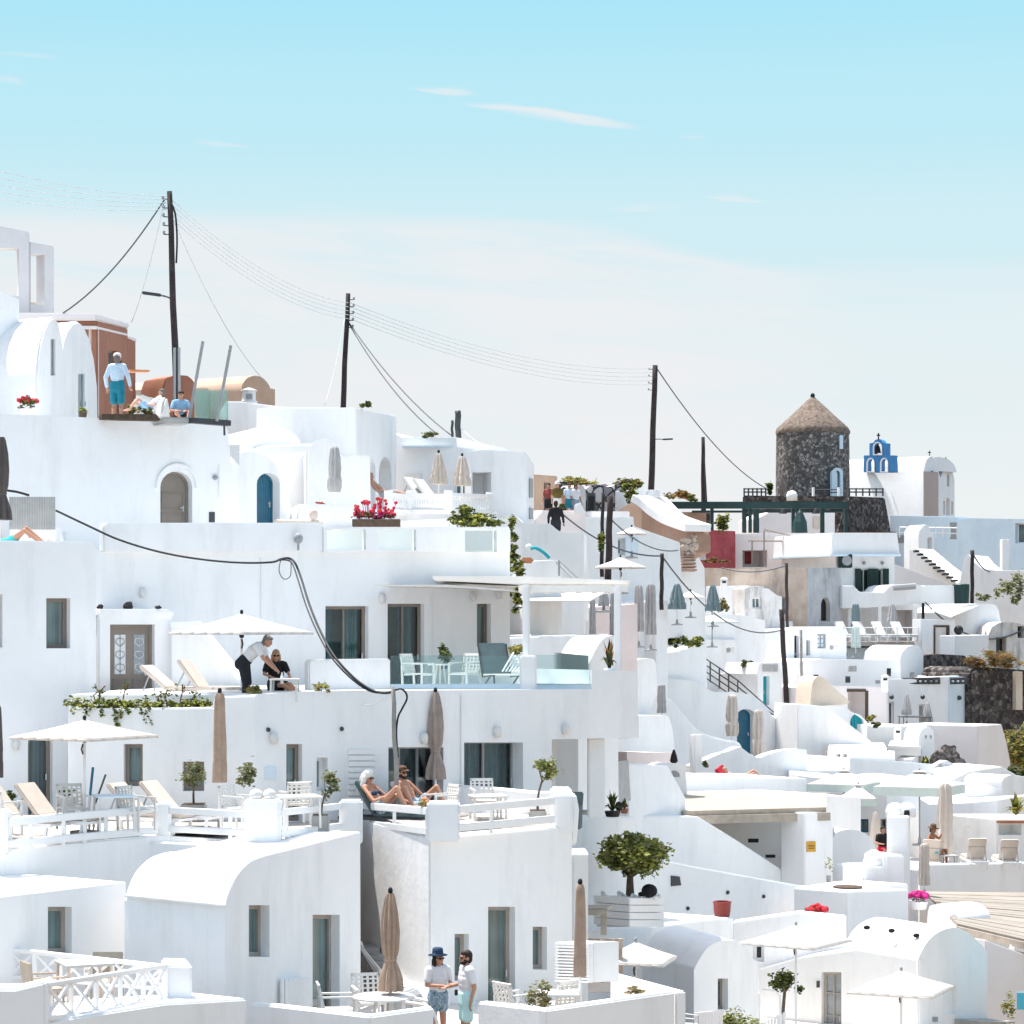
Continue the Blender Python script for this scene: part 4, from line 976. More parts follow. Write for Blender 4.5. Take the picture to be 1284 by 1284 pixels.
# house with slit door beyond big parasol
h = house('pale blue-white house with a dark slit doorway behind the tall cream parasol', (1200, 1150, 95), 'white_house')
solid(h, 'wall', (1152,98), (1252,96), [(1152,1160),(1152,1000),(1166,1008),(1215,1006),(1249,1003),(1252,1160)], 5., [op('gdoor',1220,1028,1236,1075, rec=.35, frame='white_paint', glass='glass_black', nv=0)])
solid(h, 'ramp_wall', (1204,95), (1232,94.6), [(1204,1120),(1204,1043),(1208,1043),(1232,1058),(1232,1120)], .5, terr=False)
h = house('white wall with a teal window under the pale green parasol', (1080, 1150, 92), 'white_house')
solid(h, 'wall', (1040,97), (1112,96), [(1040,1160),(1040,978),(1056,978),(1112,984),(1112,1160)], 5., [op('win',1073,1027,1089,1044, rec=.2, frame='teal_door', glass='glass_dark', nv=1), op('win',1104,1027,1111,1046, rec=.2, glass='glass_black', nv=0), op('win',1056,1033,1071,1039, rec=.15, glass='glass_dark', frame='teal_door', nv=0)])
hs('white curved half-arch wall between yellow sign and chimney pillar', (1040,80), (1104,82), [(1040,1200),(1040,1060)]+sp([(1048,1044),(1060,1040),(1075,1041),(1090,1049),(1100,1068),(1104,1090)],3)+[(1104,1200)], .8, name='arched_wall', cat='wall', bevel=.08)
hs('low white step wall beneath the small potted orchid', (1040,78), (1086,77), [(1040,1200),(1040,1083),(1083,1092),(1086,1200)], .6, name='low_wall', cat='wall')
h = house('little white bar hut with a red striped ledge at the picture edge', (1265, 1120, 92), 'bar_hut', 'hut')
solid(h, 'wall', (1250,91), (1340,93), [(1250,1120),(1250,1027),(1340,1027),(1340,1120)], 3., [op('niche',1252,1034,1281,1047, rec=.6)])
edge_plate(h, 'ledge', Plane((1250,91), (1340,93)), 1250,1029,1282,1032, 'terracotta', .15)

t = thing('courtyard', 'pale paved courtyard before the small vaulted house and six-pane door', 'courtyard', pt(930,1450,52))
solid(t, 'floor', (850,47), (1400,47), [(850,1600),(850,1478),(1400,1478),(1400,1600)], 20., m='paving', terr=False)
# ================================================================== MIDDLE AND FAR RIGHT
hs('white terrace wall below the cream awnings and round chimney', (1010,104), (1180,108), [(1010,1060),(1010,965),(1066,966),(1066,950),(1170,958),(1180,1060)], 5.)
hs('white flat-topped wall beside the pale green parasols', (1000,100), (1057,100), [(1000,1060),(1000,972),(1057,978),(1057,1060)], 4.)
hs('small white roof box with two dark holes near the cream awning', (1040,108), (1068,107), (1040,944,1068,985), 3., [op('niche',1048,945.5,1054,950.5, rec=.4), op('niche',1056,945.5,1062,950.5, rec=.4)])
for i, (a, b, ya, yb, D) in enumerate(((1038,1112,929,944,110),(1114,1155,929,941,112))):
    t = thing('awning', ('wide cream shade roof left of the round chimney','small cream shade roof touching the round chimney')[i], 'awning', pt((a+b)/2,yb+25,D))
    z = zz(yb-2, D)
    q = [pt(a,0,D), pt(b,0,D-1), pt(b-4,0,D+5), pt(a+3,0,D+5)]
    for v in q: v.z = z
    mb = MB(); mb.hexa(q+[v+Vector((0,0,.15)) for v in q]); mb.build('canopy', 'cream', t)
    MB().hexa([q[0]+Vector((0,.02,-.28)), q[1]+Vector((0,.02,-.28)), q[1]+Vector((0,.1,-.28)), q[0]+Vector((0,.1,-.28)), q[0]+Vector((0,.02,-.003)), q[1]+Vector((0,.02,-.003)), q[1]+Vector((0,.1,-.003)), q[0]+Vector((0,.1,-.003))]).build('valance', 'cream', t)
    for v in (q[0], q[1]): MB().bar(v+Vector((0,.3,0)), v+Vector((0,.3,-2.2)), .12).build('post', 'taupe_light', t)
h = house('round-topped white chimney with two dark eye holes', (1162, 1020, 112), 'round_chimney', 'chimney')
solid(h, 'stack', (1143,111), (1175,112), [(1143,1020),(1144,952),(1150,948)]+sp([(1152,930),(1154,918),(1160,912),(1166,912),(1171,918),(1172,935)],3)+[(1173,1020)], 1., [op('niche',1160,922,1162.5,926, rec=.4), op('niche',1166,922,1168.5,926, rec=.4)], bevel=.1)
h = house('long white balcony wall in front of the blue-sided house', (1130, 1020, 118), 'terrace_wall', 'wall')
solid(h, 'wall', (1085,117), (1232,120), [(1085,1020),(1088,908),(1094,911),(1174,911),(1174,919),(1226,918),(1228,909),(1232,1020)], 4.)
h = house('pink plastered retaining wall dropping beside the yellow bush', (1240, 1000, 118), 'retaining_wall', 'wall')
solid(h, 'wall', (1224,117), (1268,121), [(1224,1020),(1226,910),(1256,908),(1262,930),(1267,955),(1268,1020)], 4., m='pink_white')
h = house('white hillside house with blue side wall and ornate balcony', (1175, 980, 130), 'white_house')
solid(h, 'wall', (1113,127), (1191,127.5), [(1113,980),(1113,852),(1128,851),(1191,848),(1191,980)], 5., [
      op('gdoor',1114.5,880,1121,912, rec=.3, frame='white_paint', glass='glass_black', nv=0), op('gdoor',1152,883,1161,912, rec=.3, frame='white_paint', glass='grey', nv=0)], skew=(1.27,3))
pl = Plane((1191.1,127.5), (1218.5,130.4))
edge_plate(h, 'window', pl, 1198,881,1205,903, 'turq', .02, .05); edge_plate(h, 'window_recess', pl, 1203,881,1205,903, 'white', .03, .0)
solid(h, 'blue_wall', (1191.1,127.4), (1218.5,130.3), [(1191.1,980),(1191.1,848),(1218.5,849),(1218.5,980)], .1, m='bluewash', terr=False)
for x, y in ((1118,874),(1157,874),(1203,875)): MB().ball(pt(x,y,126.6 if x < 1190 else 128.4), .13, 8, 6).build('wall_lamp', 'metal_dark', h)
r = thing('ornate_railing', 'dark wrought iron scroll railing on the blue-sided house roof', 'railing', pt(1165,852,127))
mb = MB()
for (xa, xb) in ((1131,1178),(1192,1211)):
    n = int((xb-xa)/6)
    mb.tube([pt(xa,851,127.2), pt(xb,850,127.3)], .05, 5); mb.tube([pt(xa,857,127.2), pt(xb,856.5,127.3)], .05, 5)
    for i in range(n+1):
        x = xa+(xb-xa)*i/n; mb.tube([pt(x,850,127.25), pt(x,858,127.25)], .045, 5)
        if i < n:
            c = pt(x+3,854,127.25); mb.tube([c+Vector((.11*math.cos(a*.8),0,.1*math.sin(a*.8))) for a in range(9)], .035, 4)
mb.build('scrollwork', 'metal_dark', r)
h = house('pale pink gateway wall with a dark doorway and turquoise fan window', (1070, 980, 122), 'gate_wall', 'wall')
solid(h, 'wall', (1008,121), (1114,124), [(1008,980),(1008,862),(1045,860),(1112,862),(1114,980)], 5., [op('niche',1063,867,1087,935, rec=1.2)], m='pink_white')
solid(h, 'inner_wall', (1058,124.4), (1090,125), [(1058,940),(1058,885),(1071,885),(1071,869),(1090,869),(1090,940)], .2, terr=False)
edge_plate(h, 'door_frame', Plane((1008,121), (1114,124)), 1085,866,1088,928, 'soil', .06)
edge_plate(h, 'door_lintel', Plane((1008,121), (1114,124)), 1062,864,1085,867.5, 'soil', .06)
solid(h, 'lower_wall', (1038,117), (1088,118), [(1038,980),(1038,886),(1060,887),(1088,905),(1090,980)], 2., [op('win',1066,895,1083,919, arch=11, rec=.2, frame='turq', glass='turq', nv=3)], terr=False)
hs('white sloping wall dropping from the gateway to the awnings', (1000,113), (1095,114), [(1000,1000),(1000,883),(1030,885),(1052,898),(1093,930),(1095,1000)], 3.)
h = house('beige fringed vault canopy among white roofs by the gateway', (1040, 960, 120), 'vault_canopy', 'canopy')
solid(h, 'roof', (1010,118), (1066,119), sp([(1016,886),(1018,862),(1021,852),(1027,848),(1036,853),(1050,866),(1064,878),(1061,883),(1045,884)],3), 1.5, m='sand', terr=False)
hs('low white wall segment above the sweeping curved wall', (968,118), (1020,120), [(968,980),(968,898),(985,897),(1008,903),(1020,905),(1020,980)], 4.)
hs('pink topped white terrace right of the small teal door', (978,124), (1022,126), [(978,960),(978,862),(1000,858),(1022,860),(1022,960)], 4., m='pink_white')
h = house('small white hut with teal door and square skylight', (965, 950, 120), 'hut')
solid(h, 'wall', (950,120), (981,121), [(950,950),(950,845),(981,845),(981,950)], 3., [op('door',957,848,965,884, rec=.3, color='turq')], terr=False)
solid(h, 'roof', (949,119.9), (982,121), [(949,846),(953,831),(977,831),(982,846)], 2.5, terr=False)
edge_plate(h, 'skylight', Plane((949,119.8), (982,120.9)), 957,833,975,842, 'canvas_grey', .02)
h = house('stepped white house with black step holes by the leaning dark pole', (950, 920, 134), 'stepped_house')
solid(h, 'wall', (924,132), (1000,136), [(924,920),(925,801),(960,800),(980,808),(998,812),(1000,920)], 5.)
solid(h, 'upper_wall', (927,138), (1012,141), [(927,860),(927,788),(932,778),(1000,779),(1012,786),(1012,860)], 5., [op('niche',929,788,938,790.5, rec=.5), op('niche',929,793,938,795.5, rec=.5), op('niche',933,798,938,800, rec=.5)])
h = house('white house with a tall black doorway beside the thin grey pole', (1010, 900, 133), 'white_house')
solid(h, 'wall', (984,132), (1062,135), [(984,920),(984,790),(1040,788),(1050,786),(1062,790),(1062,920)], 5., [op('gdoor',996,797,1002,842, rec=.3, frame='black', glass='glass_black', nv=0), op('win',1011,803,1016,822, rec=.3, glass='glass_black', nv=0), op('win',1025,795,1036,813, rec=.15, frame='grey', glass='bluewash', nv=1, nh=2)])
h = house('white terrace block with the row of white deck chairs', (1090, 950, 140), 'roof_terrace', 'terrace')
solid(h, 'wall', (1020,138), (1160,141), [(1020,950),(1020,818),(1050,812),(1130,812),(1148,810),(1160,810),(1160,950)], 10.)
solid(h, 'deck_edge', (1045,137.8), (1157,140.8), [(1045,811),(1045,805),(1157,804),(1157,809)], 8., m='wood_pink', terr=False, bevel=.01)
solid(h, 'lower_wall', (1000,128), (1132,131), [(1000,960),(1000,830),(1030,826),(1128,828),(1132,960)], 6.)
mb = MB()
pl = Plane((1000,128), (1132,131))
edge_plate(h, 'vent', pl, 1098,853,1103,857, 'grey', .05)
for (x0,y0,x1,y1) in ((1028,818,1033,824),(1034,818,1039,824),(1053,817.5,1062,823)):
    edge_plate(h, 'window', Plane((1020,138), (1160,141)), x0, y0, x1, y1, 'glass_black', .02)
h = house('shuttered white house with four dark green shutters and stepped balcony', (1085, 900, 143), 'shuttered_house')
solid(h, 'wall', (1048,146), (1122,148), [(1048,860),(1048,697),(1122,697),(1122,860)], 6., [op('gdoor',1078,713,1093,760, rec=.3, frame='white_paint', glass='shutter_green', nv=1), op('gdoor',1096,713,1109,760, rec=.3, frame='white_paint', glass='shutter_green', nv=1)], m='white')
solid(h, 'roof_slab', (1042,145), (1129,147), [(1042,697),(1044,668),(1125,668),(1129,697)], 7., terr=False)
solid(h, 'cornice', (1041,144.7), (1130,146.7), [(1041,697.5),(1041,694.5),(1130,694.5),(1130,697.5)], 7.2, m='bluewash', terr=False, bevel=.02)
pl = Plane((1048,145.9), (1122,147.9))
for x0 in (1072, 1088, 1094, 1107):
    mb = MB()
    mb.hexa([pl.P(x0,742,-.1), pl.P(x0+6.5,742,-.1), pl.P(x0+6.5,742,-.03), pl.P(x0,742,-.03), pl.P(x0,713,-.1), pl.P(x0+6.5,713,-.1), pl.P(x0+6.5,713,-.03), pl.P(x0,713,-.03)])
    for j in range(8): mb.hexa([pl.P(x0+.8,717+j*3.2,-.13), pl.P(x0+5.7,717+j*3.2,-.13), pl.P(x0+5.7,717+j*3.2,-.1), pl.P(x0+.8,717+j*3.2,-.1), pl.P(x0+.8,715.5+j*3.2,-.12), pl.P(x0+5.7,715.5+j*3.2,-.12), pl.P(x0+5.7,715.5+j*3.2,-.1), pl.P(x0+.8,715.5+j*3.2,-.1)])
    mb.build('shutter', 'shutter_green', h)
for x in (1082, 1105): MB().ball(pl.P(x,706,-.12), .12, 8, 6).build('wall_lamp', 'grey', h)
solid(h, 'balcony', (1056,142.5), (1158,144), [(1056,763),(1056,735),(1070,734),(1078,742),(1108,743),(1115,735),(1122,733),(1150,733),(1158,735),(1158,757),(1090,762)], 3., terr=False)
solid(h, 'lower_wall', (1062,147), (1150,148), [(1062,830),(1062,757),(1150,757),(1150,830)], 4., [op('niche',1076,765,1097,812, rec=1.), op('niche',1106,765,1144,812, rec=1.2)], m='pink_white', terr=False)
for x in (1065, 1103, 1148): pier(h, x-2.5, x+2.5, 757, 812, 143.2, .3, part='pillar')
edge_plate(h, 'door', Plane((1062,147.6), (1150,148.6)), 1082,777,1094,806, 'curtain', .02)
MB().tube([pt(1120,737,143), pt(1148,735,143)], .18, 8).build('rolled_awning', 'grey', h)
t = thing('air_conditioner', 'dark air conditioner box on the corner of the shuttered house', 'air conditioner', pt(1060,712,146))
MB().box(pt(1051,0,145.5).x, pt(1068,0,145.5).x, 145.2, 145.9, zz(712,145.5), zz(695,145.5)).build('case', 'shutter_green', t, bevel=.04)
MB().lathe([(.3,0),(.3,.02),(.05,.03)], (0,0,0), 16).build('fan', 'grey', t, world=False)
t.children[1].matrix_local = Matrix.Translation(pt(1062,703,145.15)-org(t)) @ Matrix.Rotation(rad(90),4,'X')
# pink-white house with the square recess, red wall, ruin
h = house('blush white house with square recess above the weathered ruin', (990, 780, 152), 'white_house')
solid(h, 'wall', (922,152), (1043,153), [(922,780),(922,669),(1043,669),(1043,780)], 7., [op('niche',931,690,962,711, rec=2.)], m='pink_white')
edge_plate(h, 'doorway', Plane((922,154), (1043,155)), 934,691,943,707, 'awning_red', .0, .1)
mb = MB()
for a, b in (((938,678),(1029,679)), ((958,664),(1034,681)), ((958,666),(958,710)), ((1008,676),(1008,712)), ((1034,681),(1034,712)), ((943,678),(943,708))):
    mb.tube([pt(a[0],a[1],150.5), pt(b[0],b[1],150.5)], .05, 5)
mb.build('pipe_frame', 'canvas_taupe', h)
h = house('crimson sheet wall below the dark green restaurant frame', (901, 740, 150), 'red_wall', 'wall')
solid(h, 'wall', (880,149), (922.5,151), [(880,725),(880,664),(922.5,666),(922.5,725)], 1., m='awning_red')
h = house('weathered tan and grey ruin with a dark pointed doorway', (960, 840, 142), 'ruin')
solid(h, 'wall', (868,143), (1012,140), [(868,840),(868,716),(880,712),(985,713),(1012,712),(1012,840)], 6., [op('gdoor',978,749,985,770, rec=.6, frame='soil', fw=.03, glass='black', nv=0)], m='ruin')
solid(h, 'tower_wall', (1012,140), (1056,143), [(1012,840),(1012,712),(1056,712),(1056,840)], 5., [op('gdoor',1029.5,749,1041,779, arch=10, rec=.3, frame='ruin', fw=.03, glass='black', nv=0)], m='ruin_grey')
h = house('peeling white house front with green window below the ruin', (935, 840, 138), 'weathered_house')
solid(h, 'wall', (934,137), (981,138), [(934,830),(934,738),(940,735),(964,738),(974,746),(981,748),(981,830)], 3., [op('win',943.5,749,955,763, rec=.25, frame='white_paint', glass='glass_dark', nv=1)], m='ruin_white')
hs('plain white wall with a drainpipe left of the peeling house front', (885,139), (936,138), [(885,830),(885,735),(936,734),(936,830)], 4.)
# green steel restaurant frame
g = thing('steel_pergola', 'dark green steel restaurant frame below the windmill terrace', 'pergola', pt(950,668,158))
def gb(x0, x1, y0, y1, D, th=.4, D1=None): 
    a, b = pt(x0,y1,D), pt(x1,y0,D1 or D)
    return MB().box(a.x, b.x, D, D+th, a.z, b.z).build('beam' if x1-x0 > y1-y0 else 'post', 'steel_green', g, bevel=.02)
gb(836,1064,629,637.5,156,.5); gb(868,1064,640,642.5,163,.5)
for x0, x1 in ((891,895),(931,936),(939,943),(945,952),(993,997),(998.5,1002),(1029,1034),(1059,1063)): gb(x0,x1,634,668,156.6 if x0 != 945 else 161)
MB().lathe([(.5,0),(.45,.7),(.2,1.3),(.05,1.5)], pt(1003,668,155), 8).build('folded_awning', 'steel_green', g)
h = house('cream restaurant back wall seen through the green steel frame', (980, 700, 166), 'restaurant', 'restaurant')
solid(h, 'wall', (950,167), (1047,168), [(950,720),(950,650),(965,642),(1047,642),(1047,720)], 5., m='pink_white')
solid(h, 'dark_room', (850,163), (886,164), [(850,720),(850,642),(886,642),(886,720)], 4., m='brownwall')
edge_plate(h, 'stain_patch', Plane((950,166.9), (1047,167.9)), 1020,648,1029,662, 'sand', .02)
edge_plate(h, 'white_panel', Plane((950,166.8), (1047,167.8)), 1034,643,1046,668, 'white', .02)
for x, y in ((982,644),(1023,644)): MB().lathe([(.05,.35),(.12,.3),(.28,0)], pt(x,y,163), 10).build('pendant_lamp', 'black', h)
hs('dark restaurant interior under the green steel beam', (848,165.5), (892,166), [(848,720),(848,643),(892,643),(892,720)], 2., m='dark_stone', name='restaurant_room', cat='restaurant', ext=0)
# windmill
w = thing('windmill', 'round dark stone windmill with a conical thatched cap', 'windmill', pt(1019,640,206))
c = pt(1019,640,206); R0 = 46/F*206
H0 = zz(541,206)-c.z
n = 64
mb = MB()
prof = [(R0*1.01,-2),(R0*1.005,0),(R0,H0*.4),(R0*.995,H0*.75),(R0*.985,H0)]
mb.lathe(prof, c, n); mb.build('tower', 'windmill_stone', w, smooth=35)
mb = MB(); hh = zz(499,206)-zz(543,206)
mb.lathe([(R0*1.0,-.25),(R0*1.015,-.05),(R0*.97,.3),(R0*.62,hh*.42),(R0*.3,hh*.74),(R0*.06,hh*.97),(.06,hh)], c+Vector((0,0,H0)), 48, lambda a, f: 1+.012*math.sin(a*23)+.01*math.sin(a*41+f*9)); mb.build('cap', 'thatch', w, smooth=50)
MB().ball(c+Vector((0,0,H0+hh+.05)), (.2,.2,.25), 10, 7).build('finial', 'black', w)
dp = Plane((1036,206-R0*.96), (1054,206-R0*.80))
lp = [dp.tz(*p) for p in hole_loop(dict(x0=1038,x1=1052,y0=587,y1=626,arch=7))]
mb = MB(); ngon_plate(mb, dp, lp, -.5, .6); mb.build('doorway', 'glass_dark', w)
lp2 = [dp.tz(*p) for p in hole_loop(dict(x0=1037.5,x1=1045.5,y0=590,y1=626,arch=5))]
mb = MB(); ngon_plate(mb, dp, lp2, -.62, -.5); mb.build('door', 'bluewash', w)
mb = MB(); ring(mb, dp, lp, .25, -.7, -.4); mb.build('door_frame', 'bluewash', w)
mb = MB(); ngon_plate(mb, dp, [dp.tz(*p) for p in hole_loop(dict(x0=1052.5,x1=1056.5,y0=546,y1=563,arch=0))], -.1, .8); mb.build('window', 'bluewash', w)
# windmill terrace
h = house('round dark stone terrace at the windmill foot', (1020, 680, 203), 'windmill_terrace', 'terrace')
c2 = pt(1000,640,214)
mb = MB(); mb.lathe([(5.4,-3.),(5.0,zz(621,203)-c2.z)], c2, 40) if 0 else None
solid(h, 'wall', (930,196), (1012,194), [(930,690),(931,621),(984,622),(986,626),(992,622),(1012,622),(1012,690)], 9., m='dark_stone', bevel=.1)
solid(h, 'wall', (1012,194), (1064,194.5), [(1002,690),(1002,622),(1064,622),(1064,690)], 9., m='dark_stone', bevel=.1, terr=False)
solid(h, 'bastion', (1064,194.5), (1120,200), [(1046,690),(1064,622),(1110,624),(1118,668),(1120,690)], 8., m='dark_stone', bevel=.1)
MB().lathe([(.45,0),(.45,.5),(.3,.75),(.05,.85)], pt(993,628,194), 12).build('oven_dome', 'white', h, smooth=True)
mb = MB()
for xa, xb, D in ((933,960,197),(1065,1107,197)):
    for y in (613,617): mb.tube([pt(xa,y,D), pt(xb,y,D)], .06, 5)
    for i in range(6):
        x = xa+(xb-xa)*i/5; mb.tube([pt(x,612,D), pt(x,622,D)], .07, 5)
mb.build('railing', 'metal_dark' , h)
mb = MB()
for xa, xb, D in ((1020,1054,194),):
    for y in (614,617.5): mb.tube([pt(xa,y,D), pt(xb,y,D)], .05, 5)
mb.build('handrail', 'metal_dark', h)
for x in (1020,1052): MB().box(*[v for v in (pt(x-1.2,0,193.5).x, pt(x+1.2,0,193.5).x, 193.4, 193.9, zz(622,193.5), zz(611,193.5))]).build('rail_post', 'white', h)
edge_plate(h, 'dry_grass_strip', Plane((1050,193), (1122,197)), 1052,667,1120,672, 'leaf_rust', .3)
# church
h = house('pinkish white church with twin barrel vaults and a blue belfry', (1130, 720, 228), 'church', 'church')
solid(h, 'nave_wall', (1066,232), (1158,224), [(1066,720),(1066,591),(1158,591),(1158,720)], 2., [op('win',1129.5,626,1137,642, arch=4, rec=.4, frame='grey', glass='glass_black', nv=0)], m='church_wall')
# twin-gabled front faces right
gp = [(1158,720),(1158,591)]+sp([(1159,588),(1162,576),(1168,572),(1173,577),(1177,590),(1179,599)],3)+sp([(1181,596),(1184,585),(1188,581),(1192,584),(1195,592),(1197,602)],3)+[(1197.5,720)]
solid(h, 'gable_wall', (1158,224), (1197.5,228), gp, 9., [op('win',1167,590,1170.5,608, arch=3, rec=.4, glass='glass_black', nv=0), op('win',1187.5,594,1190.5,610, arch=3, rec=.4, glass='glass_black', nv=0), op('gdoor',1165.5,622,1173,646, arch=4, rec=.4, frame='pinkish', glass='pinkish', nv=0), op('win',1161,627,1163.5,645, rec=.4, glass='grey', nv=0), op('win',1174,627,1176.5,645, rec=.4, glass='grey', nv=0), op('win',1183,628,1185,645, rec=.4, glass='glass_black', nv=0), op('gdoor',1186.5,624,1191,646, arch=3, rec=.4, frame='pinkish', glass='pinkish', nv=0), op('win',1193,629,1195,645, rec=.4, glass='glass_black', nv=0)], m='white', skew=(-1,.75), bevel=.1)
# barrel vault running left from the gable
P0, P1 = pt(1066,0,232.5), pt(1156,0,224.6)
mb = MB(); m_ = 10; dirn = Vector((P1.y-P0.y, P0.x-P1.x, 0)).normalized()*-1
if dirn.y < 0: dirn = -dirn
za = zz(591,226); zt = zz(573,226); rr = 2.3
for E in (P0, P1):
    for i in range(m_+1):
        a = math.pi*i/m_; mb.v.append(Vector((E.x, E.y, 0))+dirn*(rr-rr*math.cos(a))+Vector((0,0,za+(zt-za)*math.sin(a))))
for i in range(m_): mb.f.append([i+1, i, m_+1+i, m_+2+i]); mb.m.append(0)
mb.f.append(list(range(m_+1))); mb.m.append(0); mb.f.append(list(range(2*m_+1, m_, -1))); mb.m.append(0)
mb.build('vault_roof', 'white', h, smooth=40)
# blue belfry standing on the nave wall
bp = ((1081,227.5),(1122,224.5))
solid(h, 'belfry', bp[0], bp[1], [(1083,592),(1083,571),(1090,571),(1090,556),(1095,555)]+sp([(1097,552),(1101,550.5),(1105,552),(1107,555)],3)+[(1112,556),(1112,571),(1121,571),(1121,592)], .55, [
      op('void',1088,575,1096.5,592.5, arch=6), op('void',1105,575,1113.5,592.5, arch=6), op('void',1096,555,1106,570.5, arch=6)], m='church_blue', terr=False, bevel=.05)
pl = Plane(*bp)
for a in ((1088,575,1096.5,592,6),(1105,575,1113.5,592,6),(1096,555,1106,570.5,6)):
    mb = MB(); ring(mb, pl, [pl.tz(*p) for p in hole_loop(dict(x0=a[0]-.9,x1=a[1] if 0 else a[2]+.9,y0=a[1]-1,y1=a[3]+.4,arch=a[4]+1))], .1, -.08, .05); mb.build('arch_trim', 'white_paint', h)
MB().lathe([(.32,0),(.26,.12),(.2,.5),(.1,.7),(.03,.78)], pt(1101,568,226.5), 12).build('bell', 'dark', h)
MB().tube([pt(1101,563,226.5), pt(1101,556,226.5)], .04, 5).build('bell_hanger', 'dark', h)
for i, (x, y0, y1, D) in enumerate(((1101.5,551,543,226),(1165.5,572,565,226),(1186,581,573,231))):
    mb = MB(); mb.bar(pt(x,y0,D), pt(x,y1,D), .12 if i == 0 else .08); q = y0+(y1-y0)*.65; mb.bar(pt(x-2.2,q,D), pt(x+2.2,q,D), .12 if i == 0 else .08); mb.build('cross', 'metal_dark', h)
# blue-white long buildings right of the church
h = house('pale blue washed wall building below the church', (1150, 740, 196), 'blue_house', 'house')
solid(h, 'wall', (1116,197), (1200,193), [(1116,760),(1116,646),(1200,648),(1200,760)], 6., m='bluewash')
edge_plate(h, 'window', Plane((1116,197), (1200,193)), 1126,671,1134,681, 'grey', .02)
edge_plate(h, 'window', Plane((1116,197), (1200,193)), 1191,655,1200,676, 'grey', .02)
mb = MB()
for y in (661,668): mb.tube([pt(1128,y,192), pt(1200,y+1,190)], .05, 5)
for i in range(9): x = 1128+i*9; mb.tube([pt(x,660,192-.25*i), pt(x,674,192-.25*i)], .05, 5)
mb.build('railing', 'white_paint', h)
h = house('long blue-white wall building at the skyline edge', (1250, 740, 188), 'blue_house', 'house')
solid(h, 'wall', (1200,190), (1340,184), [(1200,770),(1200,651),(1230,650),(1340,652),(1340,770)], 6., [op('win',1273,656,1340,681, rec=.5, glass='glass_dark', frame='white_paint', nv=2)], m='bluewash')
hs('white chimney pier in front of the long blue-white wall', (1257,182), (1265,182), (1257,676,1266,725), 1., name='pillar', cat='pillar')
h = house('tiny white chapel arch at the head of the black-edged steps', (1160, 720, 185), 'chapel_arch', 'chapel')
solid(h, 'wall', (1152,184), (1172,185), [(1152,740),(1152,672)]+sp([(1153,665),(1157,660),(1161,658),(1165,661),(1167,667)],3)+[(1171,668),(1172,740)], 1.6, [op('niche',1163,673,1169,694, arch=3, rec=.6)], bevel=.08)
st = thing('hill_steps', 'long white stairway with black tread edges climbing to the chapel arch', 'stair', pt(1180,740,178))
solid(st, 'stair_wall', (1140,180), (1215,176), [(1140,770),(1140,689),(1150,688),(1175,709),(1187,718),(1205,738),(1215,745),(1215,770)], 2., m='white')
for i in range(12):
    x = 1147+i*4.9; y = 690+i*4.15
    MB().box(pt(x,0,177.6).x, pt(x+4,0,177.6).x, 177.0-.15*i, 178.3, zz(y+2.4,177.6), zz(y,177.6)).build('tread', 'black', st)
h = house('cream barrel slope roof between shutters and stairway', (1150, 780, 160), 'sloped_roof', 'roof')
solid(h, 'roof', (1120,158), (1190,163), [(1120,790),(1120,707),(1135,712),(1187,731),(1190,737),(1190,790)], 5., m='pink_white')
h = house('white stepped wall mass at the foot of the black-edged steps', (1230, 800, 172), 'terrace_wall', 'wall')
solid(h, 'wall', (1190,172), (1340,168), [(1190,830),(1190,735),(1203,730),(1209,700),(1214,695),(1222,705),(1232,713),(1250,715),(1340,716),(1340,830)], 5.)
h = house('white vaulted roof terrace wall with rounded edge under the steps', (1170, 820, 150), 'terrace_wall', 'wall')
solid(h, 'wall', (1150,150), (1202,152), [(1150,830),(1150,737),(1160,734),(1195,734),(1202,737),(1202,830)], 4.)
hs('white curved courtyard wall behind the shade sail', (1192,145), (1256,148), [(1192,860),(1192,768)]+sp([(1200,762),(1215,758),(1235,757),(1250,760),(1255,780)],3)+[(1256,860)], 3.)
h = house('white courtyard wall with a dark framed open doorway', (1178, 880, 141), 'gate_wall', 'wall')
solid(h, 'wall', (1155,140), (1200,141.5), [(1155,880),(1155,776),(1198,777),(1200,880)], .8, [op('void',1172,785,1190,835)])
mb = MB(); plg = Plane((1155,140), (1200,141.5))
for a in ((1170.5,784,1190,786.5),(1170.5,786.6,1172.3,822),(1186.5,786.6,1190,822)): edge_plate(h, 'door_frame', plg, *a, 'soil', .05)
MB().ball(pt(1202,790,139.6), .28, 10, 8).build('lantern', 'black', h)
hs('low white courtyard wall right of the dark framed doorway', (1198,138), (1242,140), [(1198,880),(1198,797),(1240,796),(1242,880)], 1.2)
h = house('crumbling whitewashed house with dark window at the picture edge', (1265, 880, 146), 'weathered_house')
solid(h, 'wall', (1238,145), (1340,147), [(1238,880),(1238,800)]+sp([(1244,786),(1256,780),(1275,781),(1290,784)],3)+[(1340,786),(1340,880)], 5., [op('win',1249,799,1262,820, rec=.4, frame='brownwall', glass='glass_black', nv=0), op('win',1276,785,1284,800, rec=.4, glass='glass_black', nv=0)], m='ruin_white')
hs('small white domed hut below the deck chair terrace', (1129,133), (1158,134), [(1129,880),(1129,826)]+sp([(1131,818),(1138,811),(1147,809),(1154,812),(1158,822)],3)+[(1158,880)], 3., [op('gdoor',1141,843,1147,870, rec=.3, frame='white_paint', glass='glass_dark', nv=0)], name='domed_hut', bevel=.08)
t = thing('air_conditioner', 'white air conditioner box on the small domed hut', 'air conditioner', pt(1158,858,132))
